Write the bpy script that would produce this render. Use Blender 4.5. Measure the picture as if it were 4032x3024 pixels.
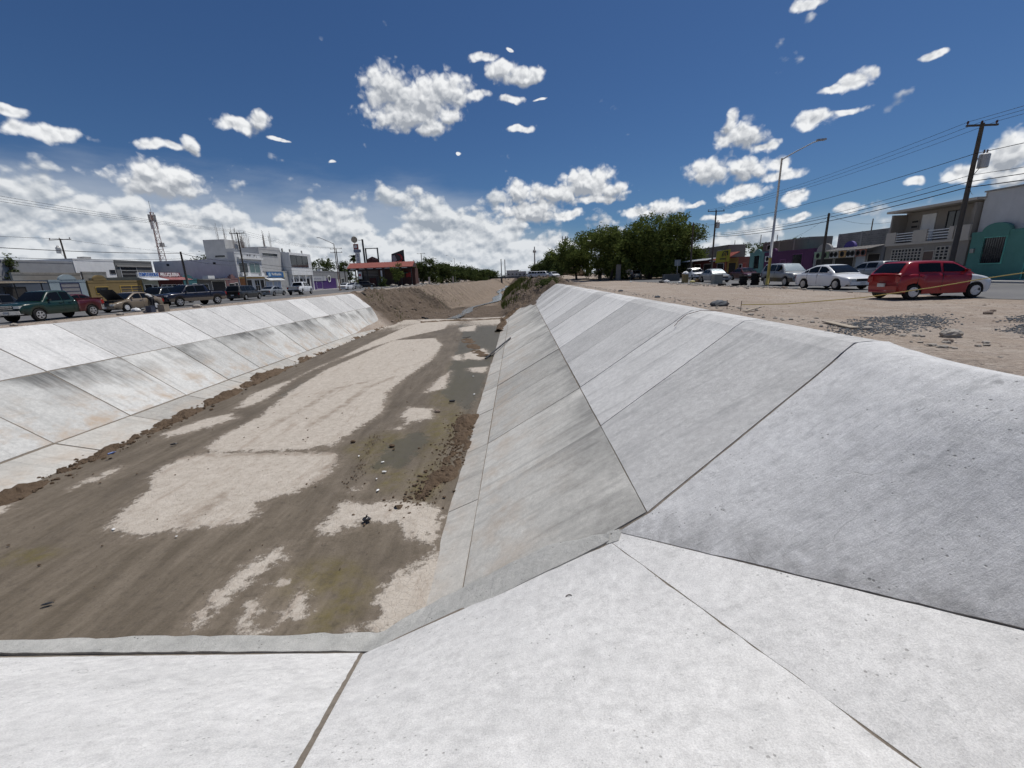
import bpy, math, random
import numpy as np
from mathutils import Matrix, Vector
for o in list(bpy.data.objects): bpy.data.objects.remove(o)
scene = bpy.context.scene
COL = scene.collection
RNG = random.Random(7)
NR = np.random.RandomState(11)
R_ = math.radians

# ---------------------------------------------------------------- camera
cam_d = bpy.data.cameras.new('camera'); cam = bpy.data.objects.new('camera', cam_d); COL.objects.link(cam)
scene.camera = cam
cam_d.sensor_fit = 'HORIZONTAL'; cam_d.sensor_width = 36; cam_d.lens = 14.566
cam_d.clip_start = 0.05; cam_d.clip_end = 6000
def cam_axes(pitch, roll, yaw):
    f = Vector((math.sin(yaw)*math.cos(pitch), math.cos(yaw)*math.cos(pitch), -math.sin(pitch)))
    r = Vector((math.cos(yaw), -math.sin(yaw), 0)); u = r.cross(f)
    c, s = math.cos(roll), math.sin(roll)
    return c*r - s*u, c*u + s*r, f
_r, _u, _f = cam_axes(R_(14.6), R_(2.05), R_(-1.1))
cam.matrix_world = Matrix(((_r.x, _u.x, -_f.x, 0), (_r.y, _u.y, -_f.y, 0), (_r.z, _u.z, -_f.z, 1.5), (0, 0, 0, 1)))

# ---------------------------------------------------------------- sun + sky
SUN_AZ, SUN_EL = R_(52), R_(67)
sd = bpy.data.lights.new('sun', 'SUN'); sd.energy = 3.7; sd.angle = R_(0.53); sd.color = (1.0, 0.965, 0.91)
sun = bpy.data.objects.new('sun', sd); COL.objects.link(sun)
sv = Vector((math.sin(SUN_AZ)*math.cos(SUN_EL), math.cos(SUN_AZ)*math.cos(SUN_EL), math.sin(SUN_EL)))
sun.rotation_euler = sv.to_track_quat('Z', 'Y').to_euler(); sun.location = (0, 0, 60)

vs = scene.view_settings
scene.cycles.max_bounces = 4; scene.cycles.diffuse_bounces = 2; scene.cycles.glossy_bounces = 2; scene.cycles.transmission_bounces = 2
scene.cycles.use_adaptive_sampling = True; scene.cycles.adaptive_threshold = .03
vs.view_transform = 'Standard'; vs.look = 'None'; vs.exposure = 0.0; vs.gamma = 1.0; vs.use_curve_mapping = False

class NT:
    """small node-tree helper"""
    def __init__(s, tree): s.t = tree; s.n = tree.nodes; s.l = tree.links
    def new(s, typ, **kw):
        n = s.n.new(typ)
        for k, v in kw.items(): setattr(n, k, v)
        return n
    def put(s, sock, v):
        if v is None: return
        if isinstance(v, bpy.types.NodeSocket): s.l.new(v, sock)
        else: sock.default_value = v
    def m(s, op, a, b=None, c=None, clamp=False):
        n = s.new('ShaderNodeMath', operation=op, use_clamp=clamp)
        s.put(n.inputs[0], a); s.put(n.inputs[1], b)
        if c is not None: s.put(n.inputs[2], c)
        return n.outputs[0]
    def v(s, op, a, b=None):
        n = s.new('ShaderNodeVectorMath', operation=op)
        s.put(n.inputs[0], a); s.put(n.inputs[1], b)
        return n.outputs['Value'] if op in ('LENGTH', 'DOT_PRODUCT', 'DISTANCE') else n.outputs[0]
    def scale(s, a, f):
        n = s.new('ShaderNodeVectorMath', operation='SCALE'); s.put(n.inputs[0], a); s.put(n.inputs['Scale'], f); return n.outputs[0]
    def noise(s, vec, scale, detail=4, rough=.55, dist=0, out='Fac'):
        n = s.new('ShaderNodeTexNoise'); s.put(n.inputs['Vector'], vec)
        n.inputs['Scale'].default_value = scale; n.inputs['Detail'].default_value = detail
        n.inputs['Roughness'].default_value = rough; n.inputs['Distortion'].default_value = dist
        return n.outputs[out]
    def vor(s, vec, scale, feature='F1', out='Distance', rnd=1):
        n = s.new('ShaderNodeTexVoronoi', feature=feature); s.put(n.inputs['Vector'], vec); n.inputs['Scale'].default_value = scale
        n.inputs['Randomness'].default_value = rnd
        return n.outputs[out]
    def rng(s, v, a, b, c=0, d=1, smooth=False):
        n = s.new('ShaderNodeMapRange', interpolation_type='SMOOTHSTEP' if smooth else 'LINEAR')
        s.put(n.inputs[0], v); 
        for i, q in enumerate((a, b, c, d)): s.put(n.inputs[1+i], q)
        return n.outputs[0]
    def mix(s, f, a, b, mode='MIX'):
        n = s.new('ShaderNodeMix', data_type='RGBA', blend_type=mode); s.put(n.inputs[0], f)
        for k, q in ((6, a), (7, b)):
            if isinstance(q, (tuple, list)): q = tuple(q)+((1,) if len(q) == 3 else ())
            s.put(n.inputs[k], q)
        return n.outputs[2]
    def mapping(s, vec, scale=(1, 1, 1), rot=(0, 0, 0), loc=(0, 0, 0)):
        n = s.new('ShaderNodeMapping'); s.put(n.inputs[0], vec)
        n.inputs['Scale'].default_value = scale; n.inputs['Rotation'].default_value = rot; n.inputs['Location'].default_value = loc
        return n.outputs[0]
    def comb(s, x, y, z):
        n = s.new('ShaderNodeCombineXYZ')
        for i, q in enumerate((x, y, z)): s.put(n.inputs[i], q)
        return n.outputs[0]
    def sep(s, v):
        n = s.new('ShaderNodeSeparateXYZ'); s.put(n.inputs[0], v); return n.outputs

CLOUDS = [(-0.8237,0.2531,0.0216,0.0082),(-0.7918,0.2314,0.0395,0.0124),(-0.8192,0.2341,0.0195,0.0096),(-0.6655,0.2356,0.022,0.0097),(-0.6374,0.2351,0.0202,0.0071),(-0.6135,0.2401,0.0138,0.0157),(-0.5324,0.2814,0.0305,0.0129),(-0.4988,0.2909,0.0188,0.0158),(-0.4663,0.2679,0.0229,0.0045),(-0.668,0.1773,0.0644,0.0247),(-0.6802,0.1939,0.029,0.0178),(-0.6396,0.1908,0.0274,0.0162),(-0.2509,0.3632,0.0512,0.0367),(-0.1924,0.3471,0.0768,0.0351),(-0.1386,0.3631,0.058,0.0254),(-0.0764,0.3557,0.0332,0.0104),(-0.2188,0.3198,0.0769,0.0244),(-0.1729,0.3013,0.0341,0.0142),(-0.1324,0.3214,0.0244,0.0185),(-0.0534,0.413,0.0383,0.0068),(-0.0208,0.3949,0.0309,0.014),(0.027,0.3825,0.0434,0.0142),(0.0561,0.3883,0.0192,0.0099),(0.0016,0.424,0.0114,0.004),(0.0013,0.345,0.0294,0.0076),(0.06,0.344,0.0136,0.0038),(0.0164,0.2981,0.0357,0.0072),(-0.3819,0.2317,0.0089,0.0033),(-0.1145,0.258,0.006,0.0034),(0.537,0.4082,0.0253,0.0104),(0.7122,0.3,0.0168,0.0053),(0.5896,0.2869,0.0259,0.008),(0.6206,0.2886,0.0247,0.0116),(0.6407,0.2948,0.0108,0.0113),(0.5689,0.2444,0.0311,0.0113),(0.6141,0.2482,0.0315,0.0068),(0.5886,0.2212,0.0108,0.0057),(0.4321,0.2683,0.0104,0.0207),(0.4327,0.2359,0.0202,0.0124),(0.4639,0.2411,0.0385,0.0211),(0.4968,0.2187,0.0263,0.0107),(0.4038,0.1864,0.0376,0.023),(0.4695,0.1839,0.036,0.0191),(0.53,0.1871,0.0205,0.0123),(0.5325,0.1652,0.0364,0.011),(0.4656,0.1414,0.0413,0.0133),(0.5536,0.1216,0.0232,0.0129),(0.0104,0.1754,0.0412,0.0228),(0.0823,0.1704,0.081,0.0183),(0.163,0.1885,0.0589,0.0265),(0.2077,0.1719,0.0465,0.0179),(0.1833,0.1554,0.0589,0.011),(0.0405,0.1395,0.0723,0.0226),(0.1127,0.1267,0.0409,0.0114),(0.3191,0.1274,0.0457,0.018),(0.2723,0.1218,0.0342,0.0129),(0.3823,0.1292,0.0193,0.0062),(0.8187,0.1489,0.0265,0.0309),(0.785,0.1294,0.0288,0.0131),(0.7208,0.1263,0.0166,0.007),(0.8294,0.1133,0.0263,0.0139),(0.4447,0.0992,0.0491,0.0087),(0.6411,0.0973,0.0287,0.0093),(0.5669,0.0879,0.0286,0.0082)]
CLOUDS = [c_ for c_ in CLOUDS if c_[:2] != (0.5886, 0.2212)]
w = bpy.data.worlds.new('World'); scene.world = w; w.use_nodes = True
w.cycles.sampling_method = 'MANUAL'; w.cycles.sample_map_resolution = 256
def build_world():
    t = NT(w.node_tree); w.node_tree.nodes.clear()
    sky = t.new('ShaderNodeTexSky', sky_type='NISHITA'); sky.sun_disc = False
    sky.sun_elevation = SUN_EL; sky.sun_rotation = SUN_AZ; sky.altitude = 60; sky.air_density = 1.0; sky.dust_density = 0.35; sky.ozone_density = 4.0
    d = t.v('NORMALIZE', t.new('ShaderNodeTexCoord').outputs['Generated'])
    x, y, z = t.sep(d)
    az = t.m('ARCTAN2', x, y); el = t.m('ARCSINE', z)
    w1 = t.v('SUBTRACT', t.noise(d, 24, 1, out='Color'), (.5, .5, .5))
    pos = t.v('ADD', t.comb(az, el, 0.0), t.v('MULTIPLY', w1, (.030, .022, 0)))
    def lobes(p, rmin=0):
        cur = None
        for (a, e, ra, re) in CLOUDS:
            if re < rmin: continue
            kz = 1.2 if re > .011 else (1.02 if re > .006 else .85)
            q = t.v('LENGTH', t.v('MULTIPLY', t.v('SUBTRACT', p, (a, e, 0)), (1/(ra*kz), 1/(re*kz), 0)))
            cur = q if cur is None else t.m('SMOOTH_MIN', cur, q, .3)
        return cur
    def puff(v):
        # cauliflower billows: rounded cells at two sizes plus fine fraying
        a = t.vor(v, 42, 'F1'); b = t.vor(v, 105, 'F1'); n = t.noise(v, 60, 3, .6)
        return t.m('ADD', t.m('ADD', t.rng(a, .05, .85, .42, -.52), t.rng(b, 0, .85, .20, -.22)), t.rng(n, .3, .7, -.22, .22))
    dw = t.v('ADD', d, t.scale(t.v('SUBTRACT', t.noise(d, 70, 1, out='Color'), (.5, .5, .5)), .012))
    n1 = puff(dw)
    n1u = puff(t.v('ADD', dw, (.003, .001, .0065)))
    relief = t.m('SUBTRACT', n1, n1u)
    base = t.m('SUBTRACT', 1.0, lobes(pos))
    base_up = t.m('SUBTRACT', 1.0, lobes(t.v('ADD', pos, (.002, .012, 0)), .0139))
    dens = t.m('ADD', t.m('MULTIPLY', base, 1.5), t.m('ADD', .06, t.m('MULTIPLY', n1, .72)))
    alpha = t.rng(dens, -.16, .66, smooth=True)
    # cloud body light: bright on the sunny upper side, grey below and in the thick middle
    side = t.rng(t.m('SUBTRACT', base, base_up), -.45, .32, -.45, .32)
    lit = t.m('ADD', t.m('ADD', .52, t.m('MULTIPLY', side, 1.5)), t.m('MULTIPLY', relief, .8))
    lit = t.m('SUBTRACT', lit, t.m('MULTIPLY', t.rng(base, .15, .9), .28), clamp=True)
    # horizon bank of cumulus
    top = t.rng(az, -.9, -.02, .21, .165)
    top = t.m('MINIMUM', top, t.rng(az, -.05, .22, .175, .085, smooth=True))
    top = t.m('MAXIMUM', top, .07)
    db = t.v('MULTIPLY', d, (1, 1, 1.3))
    def bank(v):
        a = t.vor(v, 22, 'F1'); b = t.vor(v, 55, 'F1'); n = t.noise(v, 8, 5, .55)
        return t.m('ADD', t.m('ADD', t.rng(a, .0, .85, .20, -.22), t.rng(b, .0, .85, .09, -.09)), t.rng(n, .3, .7, -.62, .62))
    nb = bank(db); nbu = bank(t.v('ADD', db, (.004, .001, .011)))
    bd = t.m('ADD', t.rng(t.m('SUBTRACT', top, el), -.06, .10, -.45, .70), t.m('MULTIPLY', nb, .85))
    ab = t.rng(bd, -.02, .26, smooth=True)
    litb = t.m('ADD', t.rng(nb, .85, -.3, .16, .82), t.m('MULTIPLY', t.m('SUBTRACT', nb, nbu), 2.6), clamp=True)
    # thin veil above the bank on the left
    vt = t.rng(az, -.2, .12, .205, .09, smooth=True)
    veil = t.m('MULTIPLY', t.rng(t.m('SUBTRACT', t.m('ADD', vt, t.m('MULTIPLY', t.m('SUBTRACT', t.noise(t.v('MULTIPLY', d, (1, 1, 4)), 5, 5), .5), .10)), el), -.02, .075, smooth=True), .55)
    skyc = t.mix(1.0, sky.outputs[0], (0.50, 0.71, 0.96), 'MULTIPLY')
    cl_hi, cl_lo = (15.2, 15.4, 15.6), (6.1, 6.6, 7.4)
    c = t.mix(veil, skyc, (9.0, 9.8, 10.9))
    c = t.mix(ab, c, t.mix(litb, (5.6, 6.4, 7.5), (13.2, 13.6, 14.0)))
    hz = t.rng(el, .0, .10, .38, 0.0)
    c = t.mix(hz, c, (9.0, 10.0, 11.3))
    c = t.mix(alpha, c, t.mix(lit, cl_lo, cl_hi))
    bg = t.new('ShaderNodeBackground'); t.l.new(c, bg.inputs[0]); bg.inputs[1].default_value = 0.058
    out = t.new('ShaderNodeOutputWorld'); t.l.new(bg.outputs[0], out.inputs[0])
build_world()

# ---------------------------------------------------------------- mesh helpers
class MB:
    def __init__(s): s.v = []; s.f = []
    def add(s, vs, fs):
        b = len(s.v); s.v += [tuple(map(float, p)) for p in vs]; s.f += [tuple(i+b for i in q) for q in fs]; return s
    def box(s, x0, y0, z0, x1, y1, z1):
        x0, x1 = sorted((x0, x1)); y0, y1 = sorted((y0, y1)); z0, z1 = sorted((z0, z1))
        return s.add([(x0,y0,z0),(x1,y0,z0),(x1,y1,z0),(x0,y1,z0),(x0,y0,z1),(x1,y0,z1),(x1,y1,z1),(x0,y1,z1)],
            [(0,3,2,1),(4,5,6,7),(0,1,5,4),(1,2,6,5),(2,3,7,6),(3,0,4,7)])
    def cbox(s, x, y, z, sx, sy, sz): return s.box(x-sx/2, y-sy/2, z-sz/2, x+sx/2, y+sy/2, z+sz/2)
    def hexa(s, p): return s.add(p, [(0,3,2,1),(4,5,6,7),(0,1,5,4),(1,2,6,5),(2,3,7,6),(3,0,4,7)])
    def quad(s, a, b, c, d): return s.add([a, b, c, d], [(0,1,2,3)])
    def prism(s, poly, f0, f1):
        """poly 2-D points, f0/f1 map (u,v)->3-D for both caps"""
        n = len(poly); a = [f0(*p) for p in poly]; b = [f1(*p) for p in poly]
        return s.add(a+b, [tuple(range(n-1, -1, -1)), tuple(range(n, 2*n))]+[(i, (i+1) % n, n+(i+1) % n, n+i) for i in range(n)])
    def tube(s, pts, rad, n=6, cap=True):
        pts = [Vector(p) for p in pts]; k = len(pts)
        rad = rad if isinstance(rad, (list, tuple)) else [rad]*k
        base = len(s.v)
        for i, p in enumerate(pts):
            t = (pts[min(i+1, k-1)]-pts[max(i-1, 0)])
            if t.length < 1e-9: t = Vector((0, 0, 1))
            t.normalize(); a = Vector((0, 0, 1)) if abs(t.z) < .9 else Vector((1, 0, 0))
            e1 = t.cross(a).normalized(); e2 = t.cross(e1)
            for j in range(n):
                q = 2*math.pi*j/n; s.v.append(tuple(p+(e1*math.cos(q)+e2*math.sin(q))*rad[i]))
        for i in range(k-1):
            for j in range(n):
                a = base+i*n+j; b = base+i*n+(j+1) % n
                s.f.append((a, b, b+n, a+n))
        if cap: s.f.append(tuple(base+j for j in range(n))); s.f.append(tuple(base+(k-1)*n+j for j in range(n-1, -1, -1)))
        return s
    def lathe(s, prof, n=16, c=(0, 0, 0), axis='z'):
        base = len(s.v); k = len(prof)
        for (r, h) in prof:
            for j in range(n):
                q = 2*math.pi*j/n; a, b = r*math.cos(q), r*math.sin(q)
                p = (a, b, h) if axis == 'z' else ((h, a, b) if axis == 'x' else (a, h, b))
                s.v.append((p[0]+c[0], p[1]+c[1], p[2]+c[2]))
        for i in range(k-1):
            for j in range(n):
                a = base+i*n+j; b = base+i*n+(j+1) % n
                s.f.append((a, b, b+n, a+n))
        s.f.append(tuple(base+j for j in range(n-1, -1, -1))); s.f.append(tuple(base+(k-1)*n+j for j in range(n)))
        return s
    def grid(s, P, nu, nv):
        """P[i][j] points (nu x nv)"""
        b = len(s.v)
        for i in range(nu):
            for j in range(nv): s.v.append(tuple(map(float, P[i][j])))
        for i in range(nu-1):
            for j in range(nv-1):
                a = b+i*nv+j; s.f.append((a, a+nv, a+nv+1, a+1))
        return s
    def blob(s, c, r, seed=0, sub=1, sq=(1, 1, 1), rough=.3):
        vs, fs = ICO[sub]; rr = random.Random(seed)
        q = [(c[0]+v[0]*r*sq[0]*(1+rough*(rr.random()-.5)*2), c[1]+v[1]*r*sq[1]*(1+rough*(rr.random()-.5)*2), c[2]+v[2]*r*sq[2]*(1+rough*(rr.random()-.5)*2)) for v in vs]
        return s.add(q, fs)
    def build(s, name, mat=None, parent=None, smooth=False, label=None, attrs=None):
        me = bpy.data.meshes.new(name); me.from_pydata(s.v, [], s.f); me.update()
        if smooth: me.polygons.foreach_set('use_smooth', [True]*len(me.polygons))
        if mat is not None: me.materials.append(mat)
        if attrs:
            for k, arr in attrs.items():
                a = me.attributes.new(k, 'FLOAT', 'POINT'); a.data.foreach_set('value', np.asarray(arr, np.float32))
        o = bpy.data.objects.new(name, me); COL.objects.link(o)
        if parent is not None:
            o.parent = parent
            if parent.get('_w'):      # mesh in world coordinates under a placed thing
                o.location = -Vector(parent['_w'])
        if label: o['label'] = label
        return o
def _ico():
    import bmesh
    out = {}
    for k in (0, 1, 2):
        bm = bmesh.new(); bmesh.ops.create_icosphere(bm, subdivisions=k+1 if k else 1, radius=1)
        bm.verts.ensure_lookup_table(); out[k] = ([tuple(v.co) for v in bm.verts], [tuple(v.index for v in f.verts) for f in bm.faces]); bm.free()
    return out
ICO = _ico()
def thing(name, label, cat, loc=(0, 0, 0), rotz=0, group=None, world=False):
    o = bpy.data.objects.new(name, None); COL.objects.link(o); o.empty_display_size = .3
    o.location = loc; o.rotation_euler = (0, 0, rotz); o['label'] = label; o['category'] = cat
    if group: o['group'] = group
    if world: o['_w'] = tuple(float(c) for c in loc)
    return o
def tag(o, label, cat, group=None, kind=None):
    o['label'] = label
    if cat: o['category'] = cat
    if group: o['group'] = group
    if kind: o['kind'] = kind
    return o
def struct(o, label=None, kind='structure'):
    o['kind'] = kind
    if label: o['label'] = label
    return o
def copy_tree(o, parent=None):
    c = o.copy(); COL.objects.link(c); c.parent = parent
    for ch in list(o.children): copy_tree(ch, c)
    return c

# ---- numpy value noise
_H = NR.rand(256, 256)
def vnoise(x, y):
    x = np.asarray(x, float); y = np.asarray(y, float)
    xi = np.floor(x).astype(int); yi = np.floor(y).astype(int); fx = x-xi; fy = y-yi
    fx = fx*fx*(3-2*fx); fy = fy*fy*(3-2*fy)
    h = lambda a, b: _H[a % 256, b % 256]
    return (h(xi, yi)*(1-fx)+h(xi+1, yi)*fx)*(1-fy)+(h(xi, yi+1)*(1-fx)+h(xi+1, yi+1)*fx)*fy
def fbm(x, y, o=4, g=.5):
    a = 1; s = 0; t = 0
    for i in range(o): s = s+a*(vnoise(x*2**i+17*i, y*2**i+31*i)-.5); t += a; a *= g
    return s/t*2
def sm(x, a, b):
    t = np.clip((np.asarray(x, float)-a)/(b-a), 0, 1); return t*t*(3-2*t)

# ---------------------------------------------------------------- materials
MATS = {}
def newmat(name):
    m = bpy.data.materials.new(name); m.use_nodes = True; t = NT(m.node_tree); m.node_tree.nodes.clear()
    b = t.new('ShaderNodeBsdfPrincipled'); o = t.new('ShaderNodeOutputMaterial'); t.l.new(b.outputs[0], o.inputs[0])
    MATS[name] = m
    return m, t, b
def bump(t, b, h, strength=.3, dist=.02):
    n = t.new('ShaderNodeBump'); n.inputs['Strength'].default_value = strength; n.inputs['Distance'].default_value = dist
    t.l.new(h, n.inputs['Height']); t.l.new(n.outputs[0], b.inputs['Normal'])
def plain(name, col, rough=.6, metal=0, spec=.5, dirt=.18, scale=3., coat=0, bmp=0, emit=0):
    """paint / plaster / metal with uneven tone and grime"""
    if name in MATS: return MATS[name]
    m, t, b = newmat(name)
    oc = t.new('ShaderNodeTexCoord').outputs['Object']
    n = t.noise(oc, scale, 5, .6); n2 = t.noise(t.mapping(oc, (1, 1, .25)), scale*2.3, 4, .6)
    f = t.m('MULTIPLY', t.rng(t.m('ADD', n, t.m('MULTIPLY', n2, .6)), .55, 1.15), dirt)
    c = t.mix(f, tuple(col), tuple(q*.35+.015 for q in col))
    t.l.new(c, b.inputs['Base Color'])
    t.put(b.inputs['Roughness'], t.rng(n, .3, .7, max(.02, rough-.07), min(1, rough+.07)))
    b.inputs['Metallic'].default_value = metal; b.inputs['Specular IOR Level'].default_value = spec
    if coat: b.inputs['Coat Weight'].default_value = coat; b.inputs['Coat Roughness'].default_value = .06
    if bmp: bump(t, b, t.noise(oc, scale*9, 4), bmp, .02)
    return m
def carpaint(name, col, rough=.35):
    return plain(name, col, rough=rough, dirt=.14, scale=2.2, coat=.4, spec=.4)
def concrete(name, base=(.50, .495, .47), streak=(.3, 3.0, .3), st=.35, stain=0., tan=0., pits=.5, rnd=.16, bmpd=.012, cracks=False):
    m, t, b = newmat(name)
    oc = t.new('ShaderNodeTexCoord').outputs['Object']
    r = t.new('ShaderNodeObjectInfo').outputs['Random']
    off = t.v('ADD', oc, t.comb(t.m('MULTIPLY', r, 0.0), 0.0, t.m('MULTIPLY', r, 37.0)))
    n1 = t.noise(off, .7, 5, .6); n2 = t.noise(off, 7, 8, .74); n3 = t.noise(oc, 60, 5, .7)
    sk = t.noise(t.mapping(off, streak), 1.0, 6, .62)
    v = t.m('ADD', t.rng(n1, .3, .7, -.06, .06), t.rng(n2, .3, .7, -.17, .17))
    v = t.m('ADD', v, t.rng(n3, .3, .7, -.20, .20))
    v = t.m('ADD', v, t.rng(r, 0, 1, -rnd, rnd*.75))
    v = t.m('ADD', v, 1.0)
    c = t.mix(1.0, tuple(base), t.comb(v, v, v), 'MULTIPLY')
    dark = (base[0]*.38, base[1]*.39, base[2]*.40)
    c = t.mix(t.m('MULTIPLY', t.rng(sk, .52, .72), st), c, dark)
    # blotchy darker curing marks
    bl = t.m('MULTIPLY', t.rng(t.noise(off, 1.1, 5, .6), .50, .70), t.rng(t.noise(off, 14, 7, .78), .48, .62))
    c = t.mix(t.m('MULTIPLY', bl, .55), c, dark)
    sf = t.m('MULTIPLY', t.rng(t.noise(t.mapping(off, (5, 26, 5), (0, 0, .5)), 1.0, 6, .7), .60, .70), t.rng(t.noise(off, 2.2, 4), .46, .60))
    c = t.mix(t.m('MULTIPLY', sf, .6), c, dark)
    if stain:
        dn = t.new('ShaderNodeAttribute', attribute_name='dn').outputs['Fac']
        s0 = t.rng(t.m('ADD', dn, t.m('MULTIPLY', t.m('SUBTRACT', t.noise(t.mapping(off, streak), 1.3, 6, .7), .5), 1.1)), .62, .0)
        s0 = t.m('MULTIPLY', s0, t.rng(t.noise(off, .45, 3), .40, .62))
        c = t.mix(t.m('MULTIPLY', s0, stain), c, (.125, .125, .12))
    if tan:
        dn = t.new('ShaderNodeAttribute', attribute_name='dn').outputs['Fac']
        s1 = t.m('MULTIPLY', t.rng(t.noise(off, .9, 6, .65), .47, .66), t.rng(dn, .15, .85))
        c = t.mix(t.m('MULTIPLY', s1, tan), c, (.42, .32, .23))
    p = t.vor(off, 11, 'F1'); sz = t.noise(off, 1.6, 4, .65)
    pm = t.m('MULTIPLY', t.rng(t.m('ADD', p, t.rng(sz, .38, .66, .20, -.04)), .19, .11), pits)
    c = t.mix(pm, c, (.13, .125, .115))
    h = t.m('ADD', t.m('MULTIPLY', n3, .5), t.m('ADD', t.m('MULTIPLY', n2, 1.2), t.m('MULTIPLY', pm, -.8)))
    if cracks:
        wv = t.v('ADD', off, t.scale(t.v('SUBTRACT', t.noise(off, 3, 4, out='Color'), (.5, .5, .5)), .35))
        cr = t.vor(wv, .55, 'DISTANCE_TO_EDGE')
        cm = t.m('MULTIPLY', t.rng(cr, .006, .001), t.m('MULTIPLY', t.rng(t.noise(off, 1.3, 3), .54, .62), .35))
        c = t.mix(t.m('MULTIPLY', cm, .6), c, (.16, .15, .14))
        h = t.m('SUBTRACT', h, t.m('MULTIPLY', cm, .8))
        # trowel ridges and scratches
        sc = t.noise(t.mapping(off, (1.2, 9, 2), (0, 0, .6)), 1.5, 6, .7)
        h = t.m('ADD', h, t.m('MULTIPLY', sc, 1.0))
        dn = t.new('ShaderNodeAttribute', attribute_name='dn').outputs['Fac']
        gr = t.m('MULTIPLY', t.rng(dn, .86, .99), t.rng(t.noise(off, 2.6, 7, .7), .40, .60))
        c = t.mix(t.m('MULTIPLY', gr, .42), c, (.13, .125, .12))
        pt_ = t.m('MULTIPLY', t.rng(t.vor(t.v('ADD', off, t.scale(t.noise(off, 6, 4, out='Color'), .25)), 1.15, 'F1'), .10, .045), t.rng(t.noise(off, .9, 2), .46, .56))
        c = t.mix(t.m('MULTIPLY', pt_, .7), c, (.10, .10, .10))
    t.l.new(c, b.inputs['Base Color']); b.inputs['Roughness'].default_value = .88; b.inputs['Specular IOR Level'].default_value = .25
    bump(t, b, h, .55, bmpd)
    return m
def earth(name, c1, c2, c3, scale=1., bmp=.6, pebble=.3):
    m, t, b = newmat(name)
    oc = t.new('ShaderNodeTexCoord').outputs['Object']
    n1 = t.noise(oc, .18*scale, 5, .6); n2 = t.noise(oc, 1.6*scale, 6, .65); n3 = t.noise(oc, 14*scale, 5, .65)
    c = t.mix(t.rng(n1, .36, .64), c1, c2)
    c = t.mix(t.m('MULTIPLY', t.rng(n2, .48, .70), .75), c, c3)
    c = t.mix(t.m('MULTIPLY', t.rng(n3, .35, .75), .35), c, tuple(q*.45 for q in c1))
    p = t.vor(oc, 5.5*scale, 'F1'); pm = t.m('MULTIPLY', t.rng(t.m('ADD', p, t.rng(n2, .3, .7, .14, -.04)), .20, .10), pebble)
    c = t.mix(pm, c, (.20, .17, .145))
    t.l.new(c, b.inputs['Base Color']); b.inputs['Roughness'].default_value = .95; b.inputs['Specular IOR Level'].default_value = .12
    h = t.m('ADD', t.m('MULTIPLY', n2, 1.4), t.m('ADD', t.m('MULTIPLY', n3, .8), t.m('MULTIPLY', pm, .5)))
    bump(t, b, h, bmp, .10)
    return m

M_CONC_U = concrete('lining_concrete_upper', (.565, .557, .54), st=.40, stain=.0, tan=0, pits=.15, rnd=.19)
M_CONC_L = concrete('lining_concrete_lower', (.53, .515, .475), st=.42, stain=.62, tan=.45, pits=.2, rnd=.20)
M_CONC_LL = concrete('left_lining_concrete_lower', (.54, .535, .51), st=.34, stain=1.0, tan=.75, pits=.2, rnd=.14)
M_CONC_T = concrete('lining_concrete_toe', (.47, .45, .41), st=.40, stain=.15, tan=.75, pits=.3)
M_APRON = concrete('apron_concrete', (.66, .65, .63), streak=(2.4, 5, 2.4), st=.22, pits=.5, rnd=.04, bmpd=.02, cracks=False)
M_WING = concrete('wing_concrete', (.63, .626, .618), streak=(2.2, 5, 2.2), st=.36, pits=.6, rnd=.03, bmpd=.03, cracks=True)
M_SILL = concrete('sill_concrete', (.44, .435, .41), streak=(1, 1, 1), st=.4, pits=1.0, rnd=.04, bmpd=.06)
M_JOINT = earth('joint_dirt', (.33, .285, .235), (.27, .23, .185), (.18, .155, .125), 6)
M_DIRT = earth('bank_dirt', (.50, .405, .32), (.44, .35, .275), (.36, .285, .225), 1.0, .7, .35)
M_MUD = earth('brown_mud', (.20, .145, .10), (.15, .105, .07), (.10, .07, .048), 3, .9, .2)
M_GRAVEL = plain('dark_gravel', (.13, .14, .15), .9, dirt=.5, scale=6)
M_ROCK = plain('pale_rock', (.40, .36, .31), .9, dirt=.5, scale=5, bmp=.4)
M_PEB = plain('brown_pebble', (.27, .21, .165), .95, dirt=.5, scale=5)

# ---------------------------------------------------------------- canal geometry
ZB = -4.95                                        # bed level
def XLc(Y): return -26.2+.055*(np.clip(Y, 0, 62)-20)   # left crest
def XLm(Y): return -22.85+.034*(np.clip(Y, 0, 66)-20)
def XLl(Y): return -19.4-.008*(np.clip(Y, 0, 66)-20)
def XRm(Y): return 2.13+.009*(np.clip(Y, 0, 75)-6)
XRL, XRT = -1.28, -2.25
LEFT_END, RIGHT_END = 61.5, 71.0

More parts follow.
